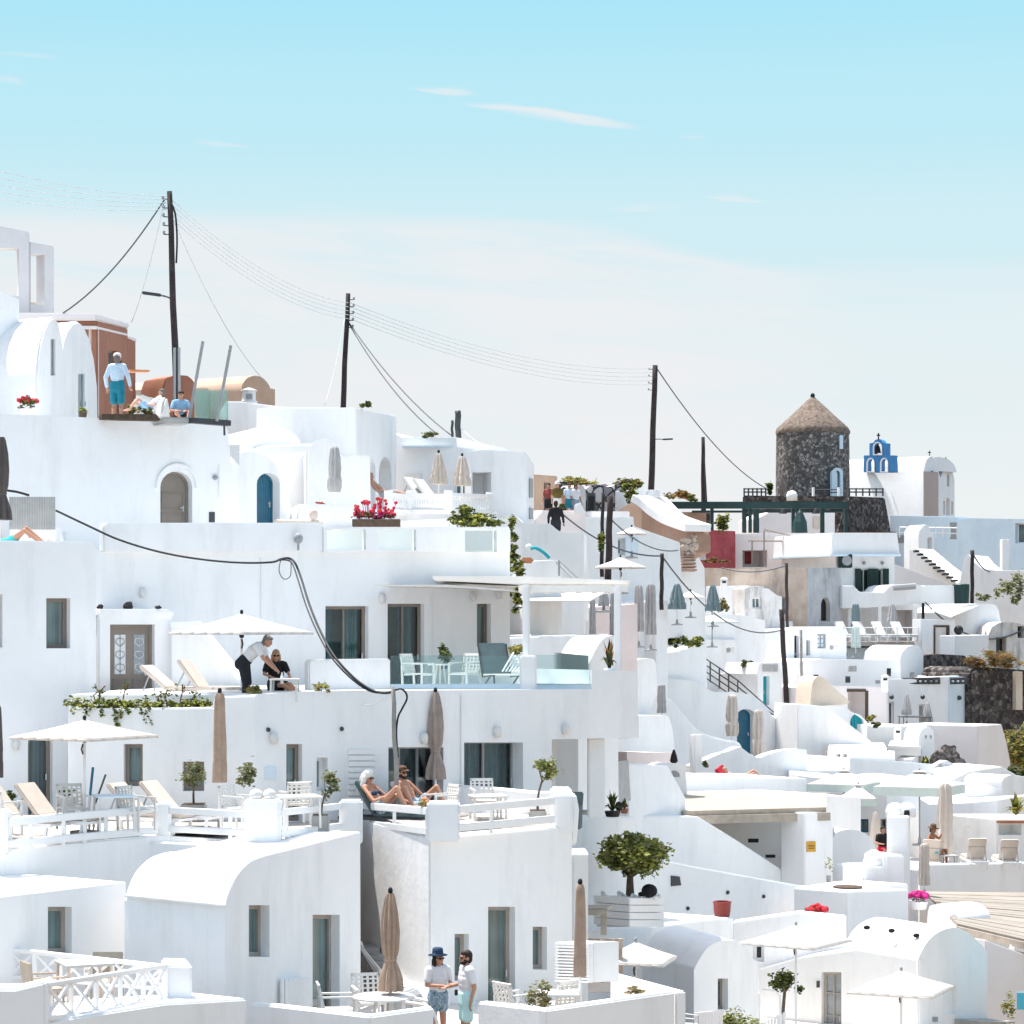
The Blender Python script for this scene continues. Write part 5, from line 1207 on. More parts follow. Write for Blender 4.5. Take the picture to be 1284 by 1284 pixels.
MB().box(pt(1151,0,132.3).x, pt(1163,0,132.3).x, 131.9, 132.6, zz(859,132.3), zz(847,132.3)).build('case', 'white_paint', t, bevel=.03)
MB().box(pt(1154,0,131.88).x, pt(1157,0,131.88).x, 131.86, 131.95, zz(858,131.9), zz(849,131.9)).build('fan_grille', 'grey', t)
hs('dark stone terrace wall behind the ornate railing', (1158,134), (1222,138), [(1158,920),(1158,822),(1175,820),(1210,822),(1222,835),(1222,920)], 4., m='dark_stone', name='stone_wall', cat='wall')
h = house('tall black rubble stone retaining wall under rusty grass', (1250, 960, 130), 'stone_wall', 'wall')
solid(h, 'wall', (1217,129), (1340,133), [(1217,960),(1217,842),(1225,836),(1260,838),(1284,840),(1340,842),(1340,960)], 4., m='dark_stone', bevel=.15)
edge_plate(h, 'pale_buttress', Plane((1217,128.9), (1340,132.9)), 1270,842,1278,890, 'sand', .25)
t = thing('shade_sail', 'white triangular shade sail over the courtyard', 'shade sail', pt(1190,776,144))
a, b, c_ = pt(1158,762,144), pt(1228,759,146), pt(1192,774,139)
mb = MB(); mb.add([a,b,c_,(a+b)/2+Vector((0,0,-.15))], [(0,3,2),(3,1,2)]); mb.build('sail', 'canvas', t, solidify=.02)
MB().box(pt(1157,0,143).x, pt(1160,0,143).x, 143.2, 143.4, zz(776,143), zz(756,143)).build('mast', 'black', t)
# ---- centre band around the lane
h = house('grey-blue white block wall with a wavy top where the man in black leans', (690, 800, 82), 'lane_house', 'house')
solid(h, 'wall', (632,80), (732,82), sp([(632,648),(645,645),(655,655),(670,656),(690,657)],2)+sp([(694,660),(703,667),(715,668),(725,667),(732,667)],2)+[(732,800),(632,800)], 7., skew=(.28,5))
hs('small white stair block with grey handrails under the wavy wall', (655,72), (705,73), [(655,800),(655,712),(660,704),(700,702),(705,703),(705,800)], 3.)
r = thing('stair_handrail', 'pair of grey slanting handrails by the green hose reel', 'handrail', pt(712,725,71))
MB().tube([pt(701,702,71.5), pt(724,724,71)], .03, 6).build('rail', 'grey', r); MB().tube([pt(698,705,71.8), pt(719,726,71.3)], .03, 6).build('rail', 'grey', r)
MB().tube([pt(701,702,71.5), pt(701,722,71.5)], .03, 6).build('post', 'grey', r)
h = house('tan plastered crest house behind the tourists', (685, 700, 112), 'tan_house', 'house')
solid(h, 'wall', (671,110), (699,113), [(671,700),(671,595),(699,597),(699,700)], 5., [op('gdoor',682,605,690,650, rec=.3, glass='glass_dark')], m='tan')
hs('dark doorway hut between the tan house and the tourists', (698,115), (712,116), (698,604,712,660), 3., m='dark_stone', name='stone_hut', cat='hut')
hs('blush terrace wall under the tourists on the lane', (672,97), (736,99), [(672,760),(672,650),(680,640),(735,640),(736,760)], 9., m='pink_white', name='terrace_wall', cat='wall')
h = house('rough grey rubble stone wall along the crest lane', (750, 720, 122), 'stone_wall', 'wall')
solid(h, 'wall', (706,120), (800,124), sp([(706,613),(722,610),(735,613),(748,607),(765,611),(778,606),(792,612),(800,616)],2)+[(800,720),(706,720)], 5., m='rubble', bevel=.15)
hs('blush stone wall below the rubble behind the two dark poles', (744,106), (790,108), [(744,740),(744,641),(790,641),(790,740)], 4., m='pink_white', name='terrace_wall', cat='wall')
t = thing('lane_gate', 'grey barred gate in the rubble wall', 'gate', pt(742,643,117))
for i in range(6): MB().bar(pt(737.5+i*1.6,620,117), pt(737.5+i*1.6,640,117), .1).build('bar', 'metal_dark', t)
MB().bar(pt(736.5,620,117), pt(746.5,620,117), .15).build('top_rail', 'metal_dark', t)
h = house('white house with grey-blue window under the small cream parasol', (795, 800, 106), 'white_house')
solid(h, 'wall', (732,104), (856,108), [(732,800),(732,648),(795,648),(796,660),(853,680),(856,735),(856,800)], 7., [op('win',775,675,784,696, rec=.3, glass='glass_dark', frame='white_paint', nv=0)])
edge_plate(h, 'blue_wall_panel', Plane((732,103.9), (856,107.9)), 784,675,800,697, 'bluewash', .02)
h = house('white twin gate pillars with a curved cap wall beside the tall pole', (810, 760, 122), 'gate_pillars', 'pillars')
solid(h, 'pillar', (797,121), (810,121.5), (( 797,720),(797,614),(810,614),(810,720)), 1.5)
solid(h, 'pillar', (814,122), (828,122.5), ((814,720),(814,614),(828,614),(828,720)), 1.5, terr=False)
h = house('brown plastered ramp wall with a sweeping white coping', (835, 780, 119), 'ramp_wall', 'wall')
solid(h, 'wall', (735,118), (806,115), [(735,760),(735,646)]+sp([(752,646),(770,643),(785,634),(797,628),(805,627)],3)+[(806,760)], 1., m='tan')
solid(h, 'wall', (804,115), (872,112), [(804,760),(804,634)]+sp([(815,642),(830,652),(848,660),(868,664)],3)+[(872,672),(872,692),(853,700)], 1., m='brownwall', terr=False)
mb = MB(); q = sp([(800,628,117.4),(812,634,117),(825,644,116.4),(840,653,115.6),(858,660,114.4),(871,664,113.5)],3)
for i in range(len(q)-1):
    a, b = pt(*q[i])+Vector((0,-1.9,0)), pt(*q[i+1])+Vector((0,-1.9,0)); mb.bar(a, b+(b-a)*.05, 1.4, .35)
mb.build('coping', 'white', h)
solid(h, 'white_slope', (808,121), (870,120), [(808,720),(808,622),(828,622),(845,640),(868,660),(870,720)], 1., m='white', terr=False)
hs('white lower lane wall with railings near the grey folded parasols', (829,112), (888,114), [(829,840),(829,738),(850,728),(853,697),(872,690),(884,712),(888,840)], 5.)
hs('blush terrace wall seen through the white pergola', (700,92), (800,95), [(700,840),(700,765),(800,757),(800,840)], 4., m='pinkish')
h = house('pale pink-grey house wall seen below the pergola beam', (700, 840, 84), 'lane_house', 'house')
solid(h, 'wall', (655,82), (722,84), [(655,840),(655,752),(706,756),(722,767),(745,785),(745,840)], 4., m='pink_white')
hs('white terrace parapet under the pergola with a swooping end', (640,68), (765,70), [(640,900),(640,800),(700,797),(728,796),(745,798),(765,795),(765,900)], 3.)
hs('white swoop wall rising to the pergola post', (725,64), (776,66), [(725,900),(725,858)]+sp([(735,840),(745,818),(755,802),(765,797),(774,797)],3)+[(776,900)], 1.)
t = thing('awning', 'cream canvas awning stretched under the pergola roof', 'awning', pt(700,757,74))
q = [pt(655,753,70), pt(740,753,70), pt(758,743,76), pt(655,743,76)]
MB().hexa([v-Vector((0,0,.03)) for v in q]+q).build('canvas', 'canvas', t)
# middle left steps between pergola and right side
hs('white block with square folded parasols beyond the pergola', (800,104), (836,106), [(800,860),(800,756),(822,752),(836,752),(836,860)], 3.)
hs('slim white wall pier beneath the leaning cable pole', (822,104), (838,104.5), (822,752,838,812), .8, name='pillar', cat='pillar')
hs('pale blush backdrop wall behind the grey folded parasols', (836,122), (960,126), [(836,880),(836,770),(880,768),(935,772),(960,778),(960,880)], 5., m='white')

for n_, A, B, L_ in (('stepped_house', (924,132), (1000,136), ((943,815,948,824),(972,822,977,832),(955,806,959,812))), ('lane_house', (655,82), (722,84), ((690,768,697,778),)), ('roof_terrace.003', (1000,128), (1132,131), ((1020,846,1026,854),(1060,848,1066,856),(1112,838,1117,848)))):
    for o_ in [o for o in COL.objects if o.name == n_ and not o.parent]:
        for a in L_: edge_plate(o_, 'window', Plane(A, B), *a, 'glass_black', .015)

hs('white sloping roof cluster between the rock heap and the picture edge', (1196,106), (1300,108), [(1196,1020),(1196,976),(1215,967),(1256,961),(1275,972),(1300,976),(1300,1020)], 4.)
hs('low white roof with a raised rim below the sloping roof cluster', (1207,101), (1258,102), [(1207,1020),(1207,988),(1238,984),(1258,990),(1258,1020)], 3.)
hs('small white domed roof lump at the edge of the sloping roof cluster', (1256,103), (1282,104), [(1256,1020),(1256,980)]+sp([(1259,975),(1266,972),(1274,973),(1280,980)],3)+[(1282,1020)], 2., name='domed_roof', cat='roof')
# ================================================================== PROPS
def at(o, px, py, D): o.location = pt(px, py, D); return o
def sub(root): ORG[root.name] = Vector((0,0,0)); return root
def newthing(name, label, cat, group=None): return sub(thing(name, label, cat, (0,0,0), group))
def parasol(label, px, D, ya, yr, hw, yb, m='canvas', rz=40, n=4, name='parasol', group=None, pole='white_paint', valance=0., sag=.05, knob='black', base=True):
    s = D/F; r = newthing(name, label, 'parasol', group)
    H = (yb-yr)*s; rise = (yr-ya)*s; R = hw*s
    mb = MB(); ns = 6; 
    cs = [Vector((R*math.cos(2*math.pi*i/n), R*math.sin(2*math.pi*i/n), 0)) for i in range(n)]
    for i in range(n):
        a, b = cs[i], cs[(i+1)%n]; rows = []
        for t in range(ns+1):
            f = t/ns; row = []
            for k in range(ns+1):
                g = k/ns; e = a.lerp(b, g)
                q = e*f; q.z = H+rise*(1-f)-sag*rise*4*f*(1-f)
                row.append(q)
            rows.append(row)
        o = len(mb.v)
        for row in rows: mb.v += row
        for t in range(ns):
            for k in range(ns):
                mb.f.append([o+t*(ns+1)+k, o+(t+1)*(ns+1)+k, o+(t+1)*(ns+1)+k+1, o+t*(ns+1)+k+1]); mb.m.append(0)
        vd = max(valance, .05)
        row = rows[-1]
        if valance == 0:
            for k in range(ns): mb.add([row[k], row[k+1], row[k+1]-Vector((0,0,vd)), row[k]-Vector((0,0,vd))], [(0,3,2,1)])
    mb.build('canopy', m, r, smooth=25, solidify=.012)
    if valance:
        mb = MB()
        for i in range(n):
            a, b = cs[i]+Vector((0,0,H)), cs[(i+1)%n]+Vector((0,0,H)); mb.add([a, b, b-Vector((0,0,valance)), a-Vector((0,0,valance))], [(0,3,2,1)])
        mb.build('valance', 'canvas_green', r, solidify=.012)
        v = MB(); v.lathe([(R*.16,H+rise*.93),(R*.17,H+rise*1.0),(.02,H+rise*1.1)], (0,0,0), n); v.build('top_vent', m, r)
    MB().tube([(0,0,0),(0,0,H+rise)], .028, 10).build('pole', pole, r, smooth=True)
    mb = MB()
    for i in range(2*n if n == 4 else n):
        a = 2*math.pi*i/(2*n if n == 4 else n); f = .9 if (i % 2 == 0 or n != 4) else .62
        e = Vector((R*f*math.cos(a), R*f*math.sin(a), H+rise*(1-f)-.03 if (i%2==0 or n!=4) else H+rise*(1-.85)-.05))
        mb.bar((0,0,H+rise-.05), e, .016); mb.bar((0,0,H-.02), e*.45+Vector((0,0,(H+rise*.55)*.55))*1.0 if 0 else Vector((e.x*.45,e.y*.45,H+rise*.55-.03)), .014)
    mb.build('ribs', 'wood_light' if pole != 'white_paint' else 'taupe_light', r)
    MB().lathe([(.04,H-.12),(.055,H-.08),(.055,H+.02),(.03,H+.05)], (0,0,0), 10).build('hub', 'black', r)
    MB().tube([(0,-.03,H-.35),(.02,-.06,H-.25),(0,-.03,H-.15)], .02, 6).build('crank', 'metal_dark', r)
    MB().lathe([(.02,0),(.035,.03),(.038,.06),(.025,.085),(.01,.1)], (0,0,H+rise), 10).build('finial', knob, r, smooth=True)
    if base: MB().lathe([(.28,0),(.28,.05),(.06,.08),(.045,.3)], (0,0,0), 18).build('base', 'pot_grey', r)
    at(r, px, yb, D); r.rotation_euler.z = rad(rz); return r
PROF_TIED = [(0,.28),(.04,.42),(.2,.68),(.4,.82),(.58,.72),(.66,.55),(.7,.5),(.74,.62),(.88,1.),(1.,1.08)]
PROF_COLUMN = [(0,.5),(.02,.72),(.2,.82),(.5,.92),(.72,.98),(.76,.9),(.8,1.),(1.,1.)]
PROF_TAPER = [(0,.2),(.05,.35),(.3,.6),(.6,.85),(.85,1.),(1.,1.)]
PROF_ROLL = [(0,.35),(.03,.6),(.25,.8),(.5,.9),(.62,.82),(.7,1.),(.9,.95),(1.,.75)]
def folded(label, px, D, yt, yb, hw, ybase, m='canvas_tan', prof=PROF_TIED, folds=8, knob='black', group=None, lean=0, tie=.68, depth=.16, pole='white_paint', rz=0):
    s = D/F; r = newthing('folded_parasol', label, 'parasol', group)
    H = (ybase-yb)*s; L = (yb-yt)*s; R = hw*s
    mb = MB(); P = []
    for i in range(25):
        f = i/24
        for k in range(len(prof)-1):
            if prof[k][0] <= f <= prof[k+1][0]:
                g = (f-prof[k][0])/(prof[k+1][0]-prof[k][0]); P.append((max(.02,R*(prof[k][1]*(1-g)+prof[k+1][1]*g)), H+L*(1-f))); break
    ph = RN.random()*6
    def mod(a, t):
        near = abs(t-tie) < .05
        return 1+(depth*.4 if near else depth)*math.sin(folds*a+ph+1.2*t)+.05*math.sin(3*a+5*t+ph)+(.07*math.sin(folds*2*a+ph)*t)
    mb.lathe(P[::-1] if 0 else P, (0,0,0), 48, mod); mb.build('canopy', m, r, smooth=50, recalc=True)
    MB().lathe([(R*.5*1.04+.01,H+L*(1-tie)-.03),(R*.56+.01,H+L*(1-tie)),(R*.5+.01,H+L*(1-tie)+.03)], (0,0,0), 20).build('tie_strap', m, r, smooth=True) if prof is PROF_TIED else None
    MB().tube([(0,0,0),(0,0,H+L*.98)], .027, 10).build('pole', pole, r, smooth=True)
    if knob: MB().lathe([(.02,0),(.04,.02),(.045,.06),(.035,.1),(.01,.12)], (0,0,H+L-.01), 10).build('finial', knob, r, smooth=True)
    MB().lathe([(.26,0),(.26,.05),(.05,.08),(.045,.25)], (0,0,0), 16).build('base', 'pot_grey', r)
    at(r, px, ybase, D); r.rotation_euler = (0, rad(lean), rad(rz)); return r
def lounger(label, px, py, D, rz=0, back=42, m='mattress', frame='white_paint', group=None, seat=.34, sc=1.):
    """feet end along local +x, head end raised at -x"""
    r = newthing('sun_lounger', label, 'sun lounger', group)
    fr = MB()
    for y in (-.31,.31): fr.bar((-.95,y,seat-.06),(1.0,y,seat-.06),.05,.07)
    for x in (-.95,.0,.98): fr.bar((x,-.31,seat-.06),(x,.31,seat-.06),.05,.05)
    fr.build('frame', frame, r)
    for x in (-.75,.85):
        for y in (-.29,.29): MB().bar((x,y,0),(x+(.04 if x > 0 else -.04),y,seat-.06),.05).build('leg', frame, r)
    mb = MB(); mb.box(-.15,1.02,-.31,.31,seat-.02,seat+.07); mb.build('seat_cushion', m, r, bevel=.025)
    a = rad(back); M = Matrix.Translation((-.15,0,seat+.02)) @ Matrix.Rotation(a,4,'Y')
    mb = MB(); mb.box(-.82,0,-.31,.31,-.03,.06,M); mb.build('backrest', m, r, bevel=.025)
    pr = MB()
    for y in (-.27,.27): pr.bar(M @ Vector((-.5,y,-.03)), (-.72,y,seat-.05), .025)
    pr.bar(M @ Vector((-.5,-.27,-.03)), M @ Vector((-.5,.27,-.03)), .025); pr.build('prop', 'grey', r)
    at(r, px, py, D); r.rotation_euler.z = rad(rz); r.scale = (sc,)*3; return r
def lattice_chair(label, px, py, D, rz=0, m='white_plastic', group=None, sc=1.):
    """seat faces local -y"""
    r = newthing('armchair', label, 'chair', group)
    for x in (-.25,.25):
        MB().bar((x,-.24,0),(x,-.24,.64),.04).build('leg', m, r); MB().bar((x,.27,0),(x*.96,.3,.62),.04).build('leg', m, r)
        MB().bar((x,-.26,.645),(x*.98,.3,.655),.055,.03).build('armrest', m, r)
    st = MB()
    st.box(-.25,.25,-.25,-.21,.38,.42); st.box(-.25,.25,.2,.24,.38,.42)
    for i in range(8): st.box(-.24+.062*i,-.195+.062*i,-.23,.22,.405,.43)
    st.build('seat', m, r)
    bk = MB(); M = Matrix.Translation((0,.25,.42)) @ Matrix.Rotation(rad(-12),4,'X')
    bk.box(-.25,.25,-.015,.02,.40,.46,M); bk.box(-.25,.25,-.015,.02,.02,.06,M)
    for x in (-.25,.215): bk.box(x,x+.035,-.015,.02,.02,.45,M)
    for i in range(1,5): bk.box(-.25+.1*i-.022,-.25+.1*i+.022,-.01,.015,.05,.42,M)
    for i in range(1,5): bk.box(-.24,.24,-.008,.012,.03+.08*i-.014,.03+.08*i+.014,M)
    bk.build('backrest', m, r)
    at(r, px, py, D); r.rotation_euler.z = rad(rz); r.scale = (sc,)*3; return r
def table(label, px, py, D, w=.7, h=.72, rnd=False, m='white_plastic', top=None, rz=0, group=None, legs=4):
    r = newthing('table', label, 'table', group)
    if rnd: MB().lathe([(w/2,h-.03),(w/2,h),(.02,h+.002)], (0,0,0), 28).build('tabletop', top or m, r)
    else: MB().box(-w/2,w/2,-w/2,w/2,h-.035,h).build('tabletop', top or m, r, bevel=.008)
    q = w*.3 if rnd else w*.45
    for i in range(legs):
        a = 2*math.pi*(i+.5)/legs; k = q*(1.35 if not rnd else 1)
        MB().bar((k*math.cos(a)*1.05,k*math.sin(a)*1.05,0),(k*math.cos(a)*(.5 if rnd else 1),k*math.sin(a)*(.5 if rnd else 1),h-.03),.04).build('leg', m, r)
    at(r, px, py, D); r.rotation_euler.z = rad(rz); return r
# ---- foliage
def leaves(mb, c, rx, n, size, clumps=14, mats=3, flat=.25, fill=.55, up=.3):
    """leaf quads in clumps spread through an uneven volume"""
    c = Vector(c); cl = []
    for _ in range(clumps):
        while True:
            d = Vector((RN.uniform(-1,1), RN.uniform(-1,1), RN.uniform(-1,1)))
            if .05 < d.length < 1: break
        d = d.normalized()*(fill+(1-fill)*RN.random())*RN.uniform(.55,1.05)
        cl.append((Vector((d.x*rx[0], d.y*rx[1], d.z*rx[2])), RN.uniform(.22,.46)))
    for i in range(n):
        q, cr = cl[i % clumps]
        d = Vector((RN.gauss(0,1), RN.gauss(0,1), RN.gauss(0,1)))*cr*.5
        p = c+q+Vector((d.x*rx[0], d.y*rx[1], d.z*rx[2]))
        a = Vector((RN.uniform(-1,1), RN.uniform(-1,1), RN.uniform(-.6,1)*up+.1)).normalized()
        b = a.cross(Vector((RN.uniform(-1,1), RN.uniform(-1,1), RN.uniform(-1,1)))).normalized()
        s = size*RN.uniform(.6,1.3)
        mb.slot(RN.randrange(mats)); k = a.cross(b)*s*.12
        mb.add([p-a*s*.5, p+b*s*flat+k, p+a*s*.5, p-b*s*flat+k], [(0,1,2,3)])
    return mb
def shrub(label, px, py, D, w, h, n, size, mats=('leaf','leaf_light','leaf_dark'), name='shrub', cat='shrub', clumps=14, group=None, dz=0, pot=None, stemh=0, dep=None, flowers=None, flat=.25):
    """px,py = base; w,h in photo pixels"""
    s = D/F; r = newthing(name, label, cat, group)
    W, H = w*s/2, h*s/2; z0 = stemh*s
    mb = leaves(MB(), (0,0,z0+H*.95), (W, dep or W, H), n, size, clumps, len(mats), flat)
    mb.build('foliage', list(mats), r)
    if flowers:
        m, k, fs = flowers; fb = MB()
        for _ in range(k):
            a = RN.uniform(0,6.28); rr = math.sqrt(RN.random()); p = Vector((W*rr*math.cos(a), (dep or W)*rr*math.sin(a), z0+H*(1+RN.uniform(-.1,1.0)*math.sqrt(max(0,1-rr*rr))) ))
            fb.ball(p, fs*RN.uniform(.6,1.2), 6, 5)
        fb.build('blossoms', m, r)
    if pot:
        pm, pw, ph = pot
        pw *= s/2; ph *= s
        MB().lathe([(pw*.75,-ph),(pw*.95,-ph*.2),(pw,0),(pw*.85,0),(pw*.8,-.06),(.01,-.07)], (0,0,0), 20).build('pot', pm, r)
    at(r, px, py, D); return r
def trunked(label, px, py, D, trunk_h, w, h, n, size, mats, tr=.03, name='olive_tree', cat='tree', lean=(0,0), limbs=5, clumps=16, pot=None, group=None, seed=1, flat=.22):
    """potted or standing tree: trunk with limbs and a clumped crown; pixel sizes"""
    s = D/F; r = newthing(name, label, cat, group); rr = random.Random(seed)
    T = trunk_h*s; W, H = w*s/2, h*s/2; top = Vector((lean[0]*s, 0, T))
    mb = MB(); mid = Vector((top.x*.3+rr.uniform(-.04,.04)*T, 0, T*.5))
    mb.tube(sp([(0,0,-.05),tuple(mid),tuple(top)],4), tr*1.25, 8, tr*.8)
    cen = top+Vector((lean[1]*s, 0, H*.8))
    for i in range(limbs):
        a = 6.28*i/limbs+rr.random(); e = cen+Vector((W*.65*math.cos(a), W*.65*math.sin(a), H*rr.uniform(-.35,.6)))
        mb.tube(sp([tuple(top-Vector((0,0,.05))), tuple((top+e)/2+Vector((0,0,-.04*H))), tuple(e)],3), tr*.6, 6, tr*.15)
    mb.build('trunk', 'bark', r, smooth=True)
    leaves(MB(), cen, (W, W, H), n, size, clumps, len(mats), flat).build('crown', list(mats), r)
    if pot:
        pm, pw, ph, kind = pot; pw *= s/2; ph *= s
        b = MB()
        if kind == 'box':
            b.box(-pw,pw,-pw,pw,-ph,0); b.build('pot', pm, r, bevel=.02); MB().box(-pw*.88,pw*.88,-pw*.88,pw*.88,0,.012).build('soil', 'soil', r)
        else:
            b.lathe([(pw*.7,-ph),(pw*.95,-ph*.15),(pw,0),(pw*.85,0),(pw*.8,-.05),(.01,-.06)], (0,0,0), 20); b.build('pot', pm, r)
    at(r, px, py, D); return r
def spiky(label, px, py, D, w, h, n, mats=('leaf_dark','leaf','leaf_light'), name='agave', cat='plant', pot=None, lw=.06):
    s = D/F; r = newthing(name, label, cat); W, H = w*s/2, h*s; mb = MB()
    for i in range(n):
        a = RN.uniform(0,6.28); el = RN.uniform(.15,1.4); L = RN.uniform(.7,1.)
        d = Vector((math.cos(a)*math.cos(el)*W, math.sin(a)*math.cos(el)*W, math.sin(el)*H))*L
        sd = Vector((-math.sin(a), math.cos(a), 0))*lw*.5; m2 = d*.5+Vector((0,0,H*.12)); t = d+Vector((0,0,-H*.12*math.cos(el)))
        mb.slot(RN.randrange(len(mats))); mb.add([-sd*.6, sd*.6, m2+sd, m2-sd, t], [(0,1,2,3),(3,2,4)])
    mb.build('foliage', list(mats), r)
    if pot:
        pm, pw, ph = pot; pw *= s/2; ph *= s
        MB().lathe([(pw*.8,-ph),(pw,-.02),(pw*1.05,0),(pw*.9,0),(.01,-.05)], (0,0,0), 18).build('pot', pm, r)
    at(r, px, py, D); return r
# ---- poles and cables
def pole(label, xt, yt, xb, yb, D, r0, r1, m='pole_wood', ins=0, side=-1, lamp=None, ext=3., insl=.22, inss=.28):
    base = pt(xb, yb, D); base.z -= ext
    r = thing('utility_pole', label, 'utility pole', base)
    top = pt(xt, yt, D); b0 = pt(xb, yb, D); dirv = (b0-top).normalized()
    end = b0+dirv*ext
    n = 8; mb = MB(); mb.tube([top.lerp(end, i/n)+Vector((.015*math.sin(i*1.7),0,0)) for i in range(n+1)], r0, 12, r1); mb.build('post', m, r, smooth=True)
    for i in range(ins):
        p = top+dirv*(.25+inss*i); e = p+Vector((side*insl, -.02, 0))
        MB().tube([p, e, e+Vector((0,0,.1))], .02, 6).build('bracket', 'metal_dark', r)
        MB().lathe([(.02,.0),(.05,.02),(.035,.06),(.05,.09),(.02,.12)], e, 8).build('insulator', 'grey', r)
    if lamp:
        lx, ly, ly0 = lamp; f = (ly0-yt)/(yb-yt); p0 = top.lerp(b0, f); e = pt(lx, ly, D)
        MB().tube(sp([tuple(p0), tuple(p0.lerp(e,.35)+Vector((0,0,.12*(e-p0).length))), tuple(e)],4), .03, 6).build('lamp_arm', 'wire_dark', r)
        d = (e-p0); d.z *= .3; d.normalize(); MB().bar(e-d*.05, e+d*.55, .16, .09).build('lamp_head', 'metal_dark', r, bevel=.02)
    return r
def cable(label, P, rr, m='cable', name='cable', n=6, group=None):
    """P = [(px,py,D)] control points"""
    q = [pt(*p) for p in P]; r = thing(name, label, 'cable', q[0], group)
    pts = [Vector(p) for p in sp([tuple(v) for v in q], n)]
    MB().tube(pts, rr, 6).build('wire', m, r, smooth=True); return r
def sagging(label, A, B, sag, rr, m='wire', n=14, group=None):
    a, b = pt(*A), pt(*B); r = thing('cable', label, 'cable', a, group)
    MB().tube([a.lerp(b, i/n)-Vector((0,0,sag*4*(i/n)*(1-i/n))) for i in range(n+1)], rr, 5).build('wire', m, r, smooth=True); return r
# ================================================================== PEOPLE
def remesh(mb, vox, smooth=4):
    me = bpy.data.meshes.new('tmp'); me.from_pydata([tuple(v) for v in mb.v], [], mb.f)
    ob = bpy.data.objects.new('tmp', me); COL.objects.link(ob)
    md = ob.modifiers.new('r', 'REMESH'); md.mode = 'VOXEL'; md.voxel_size = vox; md.use_smooth_shade = True
    ms = ob.modifiers.new('s', 'SMOOTH'); ms.iterations = smooth; ms.factor = .5
    dg = bpy.context.evaluated_depsgraph_get(); out = bpy.data.meshes.new_from_object(ob.evaluated_get(dg))
    bpy.data.objects.remove(ob); bpy.data.meshes.remove(me); return out
def limb(mb, a, b, ra, rb, k=5):
    a = Vector(a); b = Vector(b)
    for i in range(k+1):
        f = i/k; mb.ball(a.lerp(b, f), ra+(rb-ra)*f, 10, 7)
    mb.tube([a, b], ra*.97, 10, rb*.97)
def meshpart(me, name, m, parent):
    me.materials.clear(); me.materials.append(MATS[m])
    for p in me.polygons: p.use_smooth = True; p.material_index = 0
    me.name = name; ob = bpy.data.objects.new(name, me); COL.objects.link(ob); ob.parent = parent; return ob
def pose(pel, chest, neck, head, el, wr, kn, an, sh=.185, hp=.095, tw=0, look=0, nod=0, side=(1,0,0)):
    """joints in metres, the figure facing -y; el/wr/kn/an are (left(+x), right(-x)) pairs"""
    S = Vector(side).normalized()
    d = dict(pel=Vector(pel), chest=Vector(chest), neck=Vector(neck), head=Vector(head), el=[Vector(v) for v in el], wr=[Vector(v) for v in wr], kn=[Vector(v) for v in kn], an=[Vector(v) for v in an], look=look, nod=nod)
    up = (d['neck']-d['chest']).normalized()
    c = d['neck']-up*.06
    d['sh'] = [c+S*sh, c-S*sh]; d['hip'] = [d['pel']+S*hp, d['pel']-S*hp]
    return d
